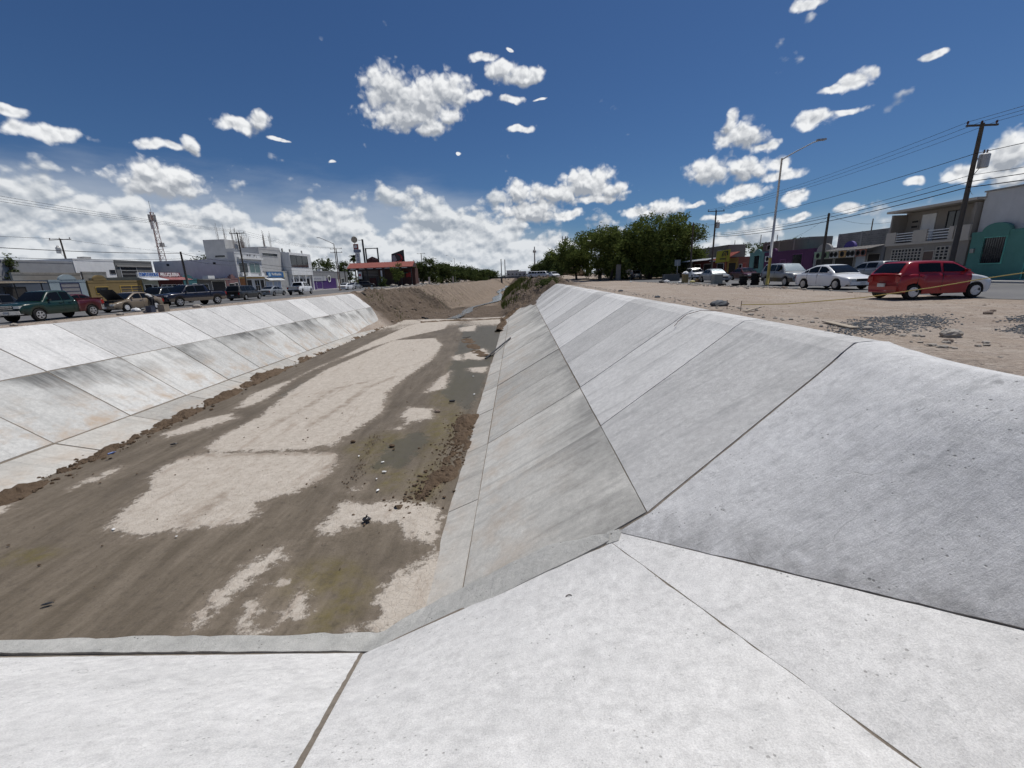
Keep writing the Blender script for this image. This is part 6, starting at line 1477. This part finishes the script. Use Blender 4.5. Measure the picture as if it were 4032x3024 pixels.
ridge('mud_bar', [(-5.6, 45, ZB), (-4.7, 41, ZB), (-3.8, 37, ZB), (-2.7, 34, ZB)], .9, .16, M_MUD, 25, 'reddish mud bar standing in the puddle', step=.2)
ridge('mud_crest', [(-15, 64.2, ZB), (-10, 65.5, ZB), (-6, 64.6, ZB), (-2, 65.4, ZB)], .9, .32, M_MUD, 35, 'dark crumbled mud crest across the end of the bed', step=.25)
ridge('mud_bank', [(-2.2, 50, ZB), (-2.0, 56, ZB), (-1.9, 63, ZB), (-.4, 69, -4.3), (1.5, 71.8, -3.2)], .9, .5, M_MUD, 45, 'dark broken earth at the far foot of the right lining', step=.25)
def stones(name, P, r0, r1, mat, label, cat, seed, sub=0, flat=.7):
    rs = np.random.RandomState(seed); b = MB()
    for i, p in enumerate(P):
        r = r0+(r1-r0)*rs.random_sample()**2.5; b.blob((p[0], p[1], p[2]+r*.3), r, seed*1000+i, sub, (rs.uniform(.7, 1.3), rs.uniform(.7, 1.3), flat*rs.uniform(.6, 1)), .35)
    o = b.build(name, mat); tag(o, label, cat, kind='stuff'); return o
def patch(cx, cy, rx, ry, n, seed, zf=None, rot=0):
    rs = np.random.RandomState(seed); a = rs.uniform(0, 6.28, n); q = np.sqrt(rs.random_sample(n))*(.75+.35*rs.random_sample(n)); u, v = np.cos(a)*(q+.18*rs.normal(size=n))*rx, np.sin(a)*(q+.18*rs.normal(size=n))*ry
    x, y = cx+u*math.cos(rot)-v*math.sin(rot), cy+u*math.sin(rot)+v*math.cos(rot); z = zground(x, y) if zf is None else np.full(n, zf); return np.stack([x, y, z], 1)
stones('gravel_patch', patch(9.5, 10.6, 2.6, .85, 4200, 1, rot=.55), .006, .032, M_GRAVEL, 'patch of dark grey gravel on the right bank beside the crest', 'gravel', 1)
stones('gravel_patch', patch(11.2, 8.9, 1.2, .55, 1500, 2, rot=.4), .006, .032, M_GRAVEL, 'smaller dark gravel patch at the right edge of the lot', 'gravel', 2)
stones('gravel_patch', patch(13.5, 10.8, 1.6, .5, 900, 3, rot=.4), .008, .035, M_GRAVEL, 'third dark gravel streak farther out on the lot', 'gravel', 3)
pb = scatter(7000, (7.7, 17.5), (4.5, 34), 12, lambda x, y, q: (q < 1.15-y/38) & (fbm(x*.6, y*.6, 3) > -.25+.5*q))
stones('pebbles', pb, .006, .05, M_PEB, 'loose brown pebbles strewn over the dirt lot on the right', 'pebbles', 4)
pb = scatter(900, (-29, -26.6), (14, 60), 13); stones('pebbles', pb, .02, .08, M_PEB, 'loose pebbles along the dirt edge above the left lining', 'pebbles', 5)
rs = np.random.RandomState(3)
def along(path, n, spread, zf=ZB):
    out = []
    for i in range(n):
        p = polyline(path, rs.random_sample()); out.append((p.x+rs.normal()*spread, p.y+rs.normal()*spread, zf))
    return out
stones('mud_clods', along(LP, 2200, .38), .015, .10, M_MUD, 'brown mud clods scattered along the left mud ridge', 'clods', 6, flat=.8)
stones('mud_clods', along([(-3.75, 10.75, ZB), (-3.1, 11.6, ZB), (-2.6, 14, ZB), (-2.6, 19, ZB)], 1100, .38), .010, .06, M_MUD, 'brown mud clods scattered by the foot of the right lining', 'clods', 7, flat=.8)
stones('mud_clods', along([(-5.6, 12.5, ZB), (-5.9, 14.2, ZB), (-6.3, 17, ZB), (-5.4, 11, ZB)], 260, .18), .008, .035, M_MUD, 'dark grit trail beside the dry patches of the bed', 'clods', 8)
stones('mud_clods', [(rs.uniform(-16, -2.6), rs.uniform(6.6, 60), ZB+.015) for i in range(500)], .010, .045, M_MUD, 'small clods dotted over the canal bed', 'clods', 9)
stones('bank_rubble', scatter(1300, (-27, -8), (61.5, 100), 14, lambda x, y, q: (q < .8)), .05, .22, M_PEB, 'rubble and clods on the left earth bank', 'rubble', 10)
stones('bank_rubble', scatter(700, (-1, 9), (71.5, 110), 15), .05, .24, M_PEB, 'rubble and clods on the right earth bank', 'rubble', 11)
stones('bank_rubble', scatter(420, (-34, -21), (98, 175), 16), .08, .40, M_ROCK, 'pale rubble along the left bank before the trees', 'rubble', 12)
cr = np.stack([NR.uniform(7.5, 8.7, 900), NR.uniform(4.5, 60, 900), np.full(900, .0)], 1); stones('crest_rubble', cr, .010, .07, M_ROCK, 'broken stones and grit along the outer edge of the right crest', 'rubble', 18)
stones('grit', [(p[0], p[1], p[2]) for p in patch(18.3, 42, 1.4, 16, 420, 17)], .03, .14, M_ROCK, 'broken stones along the edge of the right street', 'rubble', 13)
def rock(x, y, r, label, seed, mat=None, sq=(1.2, .8, .6), name='rock', z=None):
    zz = float(zground(np.array([x]), np.array([y]))[0]) if z is None else z
    b = MB(); b.blob((0, 0, r*sq[2]*.55), r, seed, 2, sq, .16); o = b.build(name, mat or M_ROCK); o.location = (x, y, zz); tag(o, label, 'rock', 'loose rocks')
rock(8.75, 8.45, .17, 'pale rock on the right bank near the crest corner', 1); rock(8.15, 7.9, .075, 'small reddish rock below the pale one', 2, M_PEB); rock(8.15, 9.75, .09, 'small pale rock beside the gravel patch', 3)
rock(8.35, 17.5, .28, 'dark rubble chunk on the crest of the right lining', 4, M_GRAVEL, (1.3, .8, .55)); rock(13.1, 11.8, .10, 'brown brick-like stone out on the lot', 5, M_PEB); rock(14.0, 12.5, .07, 'second brown stone out on the lot', 6, M_PEB)
rock(18.4, 29.5, .17, 'rounded stone before the white sedan', 7, M_PEB); rock(8.9, 71.5, .35, 'dark lump at the far tip of the right crest', 8, M_GRAVEL); rock(8.3, 34, .16, 'dark stone beside the crest halfway along', 9, M_GRAVEL); rock(8.1, 24.5, .13, 'small dark stone beside the crest', 10, M_GRAVEL)
rock(-4.15, 19.66, .13, 'brown stone in the puddle of the bed', 11, M_PEB, z=ZB); rock(-5.2, 15.4, .10, 'brown clod in the greenish puddle', 12, M_MUD, z=ZB); rock(-7.0, 16, .09, 'mud lump beside the dry island', 13, M_MUD, z=ZB)
for i, (x, y, r) in enumerate(((-35, 120, .7), (-33.8, 119, .5), (-30.5, 118, .6), (-28, 121, .55))): rock(x, y, r, ('boulder before the station at the left bank', 'boulder beside the young tree at the station', 'boulder right of the young tree', 'boulder at the left bank rim past the station')[i], 20+i)
def bar(name, a, c, r, mat, label, cat, n=6):
    b = MB(); b.tube([a, c] if not isinstance(a, list) else a, r, n); o = b.build(name, mat); tag(o, label, cat); return o
M_RUST = MATS['rust_steel']; M_PLANK = plain('grey_plank', (.42, .36, .28), .9, dirt=.4, scale=8)
bar('rebar_stake', (7.95, 16.0, -.1), (7.93, 16.02, .34), .012, M_RUST, 'left rebar stake at the edge of the right crest', 'stake'); bar('rebar_stake', (8.0, 15.15, -.1), (8.02, 15.15, .36), .012, M_RUST, 'right rebar stake where the yellow rope is tied', 'stake')
b = MB(); b.hexa([(7.9, 14.55, .03), (8.75, 15.15, .10), (8.70, 15.25, .10), (7.85, 14.65, .03), (7.9, 14.55, .06), (8.75, 15.15, .13), (8.70, 15.25, .13), (7.85, 14.65, .06)]); tag(b.build('plank', M_PLANK), 'short pale plank lying by the rebar stakes', 'plank')
b = MB(); b.hexa([(7.85, 9.9, .02), (8.1, 11.2, .03), (8.28, 11.15, .03), (8.05, 9.85, .02), (7.85, 9.9, .05), (8.1, 11.2, .06), (8.28, 11.15, .06), (8.05, 9.85, .05)]); tag(b.build('board', M_PLANK), 'flat weathered board at the edge of the gravel patch', 'board')
bar('bent_wire', [(5.6, 14.95, -.44), (5.72, 15.05, -.36), (5.8, 15.2, -.32), (6.2, 15.45, -.09), (6.6, 15.25, .05), (6.95, 15.15, .045), (7.3, 15.1, .03)], None, .012, M_RUST, 'bent rusty wire draped over the crest of the right lining', 'wire')
M_ROPE = plain('yellow_rope', (.42, .32, .09), .7)
bar('safety_rope', [(8.0, 15.15, .22), (9.6, 15.1, .20), (12.2, 15.0, .34), (14.2, 14.7, .62), (15.8, 14.5, .885), (18.2, 14.1, 1.22), (21, 13.7, 1.55)], None, .016, M_ROPE, 'yellow safety rope running from a stake past the red hatchback', 'rope', 6)
bar('rope_post', (21, 13.7, -.1), (21, 13.7, 1.7), .04, M_RUST, 'post holding the yellow rope beyond the frame edge', 'post')
bar('pipe', (-2.7, 33.0, -4.88), (-.75, 39.4, -4.22), .07, M_IRON, 'dark pipe leaning on the right lining out of the puddle', 'pipe', 8)
bar('branch', [(-6.1, 45.2, ZB+.08), (-5.6, 44.6, ZB+.16), (-5.1, 43.9, ZB+.35)], None, .035, M_BARK, 'dark branch sticking out of the mud bar', 'branch')
# litter on the bed
def litter(name, x, y, mbf, mat, label, cat, rot=0, z=None):
    b = MB(); mbf(b); o = b.build(name, mat, smooth=False); o.location = (x, y, ZB+.03 if z is None else z); o.rotation_euler = (0, 0, rot); tag(o, label, cat); return o
bott = lambda b: b.lathe([(.0, -.13), (.035, -.13), (.037, .04), (.014, .09), (.014, .13)], 10, (0, 0, .037), 'x')
M_PLAST = plain('clear_plastic', (.5, .52, .55), .2); M_BAGW = plain('white_plastic_bag', (.72, .72, .71), .5, dirt=.15); M_BAGB = plain('black_plastic_bag', (.02, .02, .022), .35)
litter('bottle', -14.7, 16.2, bott, M_BAGB, 'dark bottle lying near the left mud ridge', 'bottle', .6); litter('bottle', -16.2, 15.0, bott, plain('blue_plastic', (.04, .10, .30), .4), 'blue bottle on the left mud ridge', 'bottle', 1.2, ZB+.2)
litter('bottle', -3.64, 21.2, lambda b: b.lathe([(.0, -.16), (.06, -.16), (.065, .10), (.02, .16)], 10, (0, 0, .06), 'x'), M_BAGB, 'black bottle floating in the far puddle', 'bottle', .2)
crump = lambda r, s, f=.35: (lambda b: b.blob((0, 0, r*f*.6), r, s, 1, (1.3, .8, f), .4))
for i, (x, y, r, lb) in enumerate(((-4.8, 13.1, .10, 'white scrap in the green puddle'), (-5.1, 13.9, .07, 'small white scrap left of the puddle'), (-4.6, 11.8, .08, 'white foam scrap before the mud bank'), (-6.2, 14.5, .06, 'crumpled white wrapper by the grit trail'), (-11.4, 10.0, .07, 'white scrap on the dark wet bed at left'), (-9.3, 9.6, .04, 'tiny white scrap on the wet bed'), (-2.6, 22.6, .09, 'white cup near the foot of the right lining'), (-4.9, 12.6, .05, 'tiny white scrap beside the green weed'), (-3.1, 27, .10, 'white bag in the far puddle'))):
    litter('litter_scrap', x, y, crump(r*.62, 40+i), M_BAGW, lb, 'litter', i*.7)
def bagb(b): b.blob((0, 0, .06), .10, 3, 1, (1.1, .9, .6), .2); b.tube([(.0, 0, .1), (.02, 0, .17), (.05, .01, .21)], [.04, .02, .004], 6)
litter('black_bag', -4.35, 10.1, bagb, M_BAGB, 'small knotted black bag on the dry patch', 'bag')
litter('sandal', -10.2, 7.25, lambda b: b.blob((0, 0, .02), .10, 5, 2, (1, .38, .16), .03), M_BAGB, 'lost black sandal on the wet bed at lower left', 'sandal', .4)
# twigs and grit on the apron
bar('twig', [(.60, 5.30, -3.255), (.63, 5.31, -3.235), (.66, 5.31, -3.225), (.69, 5.29, -3.225)], None, .007, M_BARK, 'small dark twig on the middle apron slab', 'twig', 5)

# ================================================================ right bank clutter under the trees
def boxthing(name, x, y, z, sx, sy, sz, mat, label, cat, rot=0, lid=None, rim=None):
    t = thing(name, label, cat, (x, y, z), rot); b = MB(); w = min(sx, sy)*.06
    b.hexa([(-sx/2, -sy/2, 0), (sx/2, -sy/2, 0), (sx/2, sy/2, 0), (-sx/2, sy/2, 0), (-sx/2+w*.3, -sy/2+w*.3, sz), (sx/2-w*.3, -sy/2+w*.3, sz), (sx/2-w*.3, sy/2-w*.3, sz), (-sx/2+w*.3, sy/2-w*.3, sz)]); b.build('body', mat, t)
    b = MB(); b.box(-sx/2-w*.3, -sy/2-w*.3, sz, sx/2+w*.3, sy/2+w*.3, sz+max(.03, sz*.06)); b.build('top', rim or mat, t); return t
CP = plain('old_pier_concrete', (.20, .195, .18), .95, dirt=.5, scale=2, bmp=.3)
boxthing('concrete_pier', 18.7, 78.9, 0, .75, .6, 2.7, CP, 'tall weathered concrete pier, nearest the pale pickup', 'pier'); boxthing('concrete_pier', 27.0, 88.0, 0, 1.3, .8, 3.0, CP, 'wide concrete pier right of the pale pickup', 'pier', .1); boxthing('concrete_pier', 17.9, 92, .2, .7, .6, 1.7, CP, 'short concrete pier left of the tall ones', 'pier')
boxthing('cistern', 22.2, 61.7, 0, 2.1, 1.1, .92, plain('dark_cistern', (.10, .11, .115), .8, dirt=.4), 'low dark grey concrete cistern at the street edge', 'cistern')
boxthing('crate', 21.8, 51.5, 0, .6, .5, .36, plain('crate_wood', (.30, .19, .09), .9, dirt=.4, scale=7), 'small wooden crate beside the silver sedan', 'crate', .3); boxthing('utility_box', 20.2, 43.3, 0, .9, .6, .88, plain('grey_green_box', (.26, .27, .24), .7, dirt=.3), 'grey green metal box before the silver sedan', 'box', .1)
t = thing('oil_drum', 'dull yellow drum topped with trash at the street edge', 'drum', (19.9, 50.7, 0)); b = MB(); b.lathe([(.36, 0), (.38, .02), (.37, .3), (.385, .32), (.37, .34), (.37, .62), (.385, .64), (.37, .66), (.37, .96), (.385, .98)], 20); b.build('barrel', plain('drum_yellow', (.26, .20, .09), .7, dirt=.5), t)
b = MB(); b.blob((0, 0, 1.1), .34, 6, 1, (1, 1, .6), .3); b.build('trash_fill', M_BAGW, t)
for i, (x, y, r, mt, lb) in enumerate(((19.0, 54.3, .33, M_BAGW, 'white rubbish bag left of the yellow drum'), (19.6, 51.2, .22, M_BAGW, 'upright white rubbish bag touching the yellow drum'), (20.5, 50.0, .26, plain('yellow_bag', (.42, .36, .10), .5), 'yellow rubbish bag right of the drum'), (16.9, 63.3, .16, M_BAGW, 'lone white bag on the dirt lot'), (18.0, 53.2, .3, M_BAGB, 'black rubbish bag in the roadside heap'), (-29.9, 32.6, .28, M_BAGW, 'white bag on the dirt before the beige sedan'))):
    b = MB(); b.blob((0, 0, r*.45), r, 60+i, 2, (1.2, .9, .62), .14); b.tube([(0, 0, r*.8), (.02, 0, r*1.05), (.06, .02, r*1.2)], [r*.25, r*.10, r*.18], 6); o = b.build('rubbish_bag', mt); o.location = (x, y, 0 if x > 0 else -.2); tag(o, lb, 'bag')
t = thing('road_sign', 'square grey traffic sign seen from behind at the street edge', 'sign', (23.5, 63, 0)); b = MB(); b.tube([(0, 0, -.2), (0, 0, 2.9)], .035, 6); b.build('post', M_STEEL, t); b = MB(); b.box(-.42, -.02, 2.1, .42, .02, 2.95); b.build('plate', plain('sign_back', (.22, .25, .27), .5), t)
t = thing('advertising_sign', 'yellow hand painted sign on a leaning orange post', 'sign', (27.0, 55.5, 0)); b = MB(); b.tube([(0, 0, -.1), (-.25, 0, 3.4)], .06, 7); b.build('post', plain('orange_post', (.36, .12, .04), .7), t)
b = MB(); b.hexa([(-1.5, -.03, 2.2), (.25, -.03, 2.35), (.25, .03, 2.35), (-1.5, .03, 2.2), (-1.4, -.03, 3.6), (.30, -.03, 3.85), (.30, .03, 3.85), (-1.4, .03, 3.6)]); bd = b.build('board', plain('sign_yellow', (.40, .36, .03), .6), t)
g = MB()
for i in range(4): g.box(-.78+i*.22, -.05, 2.95+.05*i, -.66+i*.22, -.031, 3.25+.14*i)
g.tube([(-.35+.33*math.cos(a), -.04, 3.25+.36*math.sin(a)) for a in np.linspace(-.2, 3.3, 12)], .06, 5); g.box(-1.0, -.05, 2.6, -.2, -.031, 2.75); g.build('dark_mark', M_TRIM, bd)
# stacked tyres by the lamp
TY = 0
def tyre(x, y, z, label, tilt=None):
    b = MB(); b.lathe([(.19, -.09), (.30, -.10), (.335, -.06), (.335, .06), (.30, .10), (.19, .09), (.17, .05), (.17, -.05)], 18); b.f = b.f[:-2]
    k = 8*18-18; base = 0
    b.f += [((7*18)+(j+1) % 18, (7*18)+j, j, (j+1) % 18) for j in range(18)]
    o = b.build('tyre', M_TYRE, smooth=True); o.location = (x, y, z); tag(o, label, 'tyre', 'stacked tyres beside the lamp post')
    if tilt: o.rotation_euler = tilt
for k in range(5): tyre(20.65+RNG.uniform(-.03, .03), 37.2+RNG.uniform(-.03, .03), .11+k*.205, 'black tyre, number %s up in the taller stack beside the lamp post' % ('one', 'two', 'three', 'four', 'five')[k])
for k in range(4): tyre(19.85+RNG.uniform(-.03, .03), 37.6+RNG.uniform(-.03, .03), .11+k*.205, 'black tyre, number %s up in the shorter stack left of the lamp post' % ('one', 'two', 'three', 'four')[k])
tyre(18.9, 37.0, .11, 'black tyre lying flat left of the stacks'); tyre(18.3, 38.2, .11, 'black tyre lying flat farthest from the lamp post')
for i, (x, y) in enumerate(((-16.4, 72.5), (-15.4, 70.5), (-20.6, 70.2), (-23.6, 64.5), (-18.8, 77.0))):
    z = float(zground(np.array([x]), np.array([y]))[0]); b = MB(); b.lathe([(.19, -.09), (.30, -.10), (.335, -.06), (.335, .06), (.30, .10), (.19, .09)], 16); o = b.build('dumped_tyre', M_TYRE, smooth=True); o.location = (x, y, z+.12); o.rotation_euler = (.3*(i % 2), .25, 0)
    tag(o, ('dumped tyre at the foot of the left earth bank, upper of two', 'dumped tyre at the foot of the left earth bank, lower of two', 'dumped tyre halfway up the left earth bank', 'dumped tyre near the end of the left lining', 'dumped tyre below the dark gully of the left bank')[i], 'tyre')
# scrap heap, posts, bucket
t = thing('scrap_heap', 'brown heap of scrap and brush behind the white cars', 'heap', (14.5, 108, .6)); b = MB(); b.blob((0, 0, .6), 2.2, 4, 2, (1.2, 1, .75), .25); b.build('pile', M_MUD, t)
for k in range(14): b = MB(); a = RNG.uniform(0, 6.28); b.tube([(RNG.uniform(-1.5, 1.5), RNG.uniform(-1, 1), .5), (RNG.uniform(-2.5, 2.5), RNG.uniform(-1, 1), RNG.uniform(1.6, 2.8))], .05, 4); b.build('stick', M_BARK, t)
for i, (x, y, h) in enumerate(((-39.5, 150, 2.8), (-37.0, 152, 2.7), (-31.5, 137, 2.0), (-27.2, 133, 2.2), (-22.0, 148, 2.2))): boxthing('concrete_post', x, y, -.2, .5, .4, h, plain('pale_post', (.42, .40, .37), .9), ('left of two pale gate posts by the station', 'right of two pale gate posts by the station', 'pale post at the station corner', 'pale post at the bank rim past the station', 'lone pale post before the left bank trees')[i], 'post')
boxthing('paint_bucket', -27.3, 31.0, -.2, .42, .42, .45, plain('blue_bucket', (.05, .06, .09), .5), 'dark bucket with white band on the left bank edge', 'bucket'); boxthing('kerb_block', -26.9, 31.7, -.2, .5, .5, .5, plain('block_tan', (.28, .24, .19), .9), 'tan concrete block beside the dark bucket', 'block')
for i, y in enumerate((22.5, 28.8, 31, 36.0)): rock(27.3 if False else -27.6, y, .16+.05*i, ('stone on the left bank under the green pickup', 'stone by the rear wheel of the green pickup', 'grey stone near the beige sedan', 'stone between the beige sedan and navy pickup')[i], 70+i)

# ================================================================ people
def person(x, y, z, rot, label, joints, shirt, trousers, skin, hair, scale=1.0):
    """one skinned body; joints: name -> (pos, radius)"""
    t = thing('person', label, 'person', (x, y, z), rot); t.scale = (scale,)*3
    names = list(joints); idx = {n: i for i, n in enumerate(names)}
    E_ = [('pelvis', 'waist'), ('waist', 'chest'), ('chest', 'neck'), ('neck', 'head'), ('head', 'crown'), ('chest', 'sh_l'), ('sh_l', 'el_l'), ('el_l', 'wr_l'), ('wr_l', 'ha_l'), ('chest', 'sh_r'), ('sh_r', 'el_r'), ('el_r', 'wr_r'), ('wr_r', 'ha_r'), ('pelvis', 'hip_l'), ('hip_l', 'kn_l'), ('kn_l', 'an_l'), ('an_l', 'to_l'), ('pelvis', 'hip_r'), ('hip_r', 'kn_r'), ('kn_r', 'an_r'), ('an_r', 'to_r')]
    me = bpy.data.meshes.new('body'); me.from_pydata([joints[n][0] for n in names], [(idx[a], idx[b_]) for a, b_ in E_], []); o = bpy.data.objects.new('body', me); COL.objects.link(o)
    md = o.modifiers.new('skin', 'SKIN')
    for i, n in enumerate(names):
        sv_ = me.skin_vertices[0].data[i]; r = joints[n][1]; sv_.radius = (r, r); sv_.use_root = (n == 'pelvis')
    md2 = o.modifiers.new('sub', 'SUBSURF'); md2.levels = 2; md2.render_levels = 2
    bpy.context.view_layer.update(); dg = bpy.context.evaluated_depsgraph_get(); m2 = bpy.data.meshes.new_from_object(o.evaluated_get(dg)); bpy.data.objects.remove(o)
    for m in (shirt, trousers, skin, hair): m2.materials.append(m)
    J = {n: Vector(joints[n][0]) for n in names}
    grp = {'pelvis': 1, 'waist': 0, 'chest': 0, 'sh_l': 0, 'sh_r': 0, 'el_l': 2, 'el_r': 2, 'wr_l': 2, 'wr_r': 2, 'ha_l': 2, 'ha_r': 2, 'neck': 2, 'head': 2, 'crown': 3, 'hip_l': 1, 'hip_r': 1, 'kn_l': 1, 'kn_r': 1, 'an_l': 1, 'an_r': 1, 'to_l': 3, 'to_r': 3}
    for p in m2.polygons:
        c = p.center; n = min(names, key=lambda q: (J[q]-c).length-joints[q][1]*.5); p.material_index = grp[n]; p.use_smooth = True
    ob = bpy.data.objects.new('body', m2); COL.objects.link(ob); ob.parent = t
    return t
SK = plain('skin_tone', (.26, .15, .10), .6); HR = plain('dark_hair', (.015, .012, .01), .7); SH = plain('pale_grey_shirt', (.36, .36, .35), .85); TR = plain('dark_trousers', (.018, .020, .026), .85); SH2 = plain('dull_grey_shirt', (.17, .17, .16), .85)
lean = {'pelvis': ((0, 0, .92), .135), 'waist': ((.12, 0, 1.06), .13), 'chest': ((.32, 0, 1.22), .14), 'neck': ((.46, 0, 1.30), .06), 'head': ((.56, 0, 1.34), .095), 'crown': ((.64, 0, 1.40), .09), 'sh_l': ((.32, .19, 1.22), .07), 'el_l': ((.46, .24, .98), .05), 'wr_l': ((.66, .18, .96), .035), 'ha_l': ((.74, .16, .95), .035), 'sh_r': ((.32, -.19, 1.22), .07), 'el_r': ((.46, -.24, .98), .05), 'wr_r': ((.66, -.18, .96), .035), 'ha_r': ((.74, -.16, .95), .035), 'hip_l': ((0, .10, .88), .10), 'kn_l': ((.02, .11, .48), .07), 'an_l': ((-.03, .11, .09), .05), 'to_l': ((.12, .12, .04), .04), 'hip_r': ((0, -.10, .88), .10), 'kn_r': ((.06, -.11, .48), .07), 'an_r': ((.02, -.11, .09), .05), 'to_r': ((.17, -.12, .04), .04)}
stand = {'pelvis': ((0, 0, .94), .135), 'waist': ((0, 0, 1.10), .13), 'chest': ((.01, 0, 1.32), .145), 'neck': ((.02, 0, 1.48), .06), 'head': ((.04, 0, 1.60), .095), 'crown': ((.03, 0, 1.69), .09), 'sh_l': ((.0, .20, 1.38), .07), 'el_l': ((-.02, .27, 1.10), .05), 'wr_l': ((.08, .28, .86), .035), 'ha_l': ((.11, .28, .78), .035), 'sh_r': ((.0, -.20, 1.38), .07), 'el_r': ((.03, -.27, 1.10), .05), 'wr_r': ((.20, -.24, .98), .035), 'ha_r': ((.27, -.22, .97), .035), 'hip_l': ((0, .10, .90), .10), 'kn_l': ((.04, .11, .50), .07), 'an_l': ((-.02, .12, .09), .05), 'to_l': ((.13, .14, .04), .04), 'hip_r': ((0, -.10, .90), .10), 'kn_r': ((.0, -.11, .50), .07), 'an_r': ((-.06, -.12, .09), .05), 'to_r': ((.09, -.14, .04), .04)}
person(-30.75, 35.3, ZL, R_(178), 'person in pale shirt and dark trousers leaning into the beige sedan', lean, SH, TR, SK, HR)
person(21.0, 78.2, .02, R_(-110), 'person in grey shirt standing before the pale pickup under the trees', stand, SH2, TR, SK, HR)
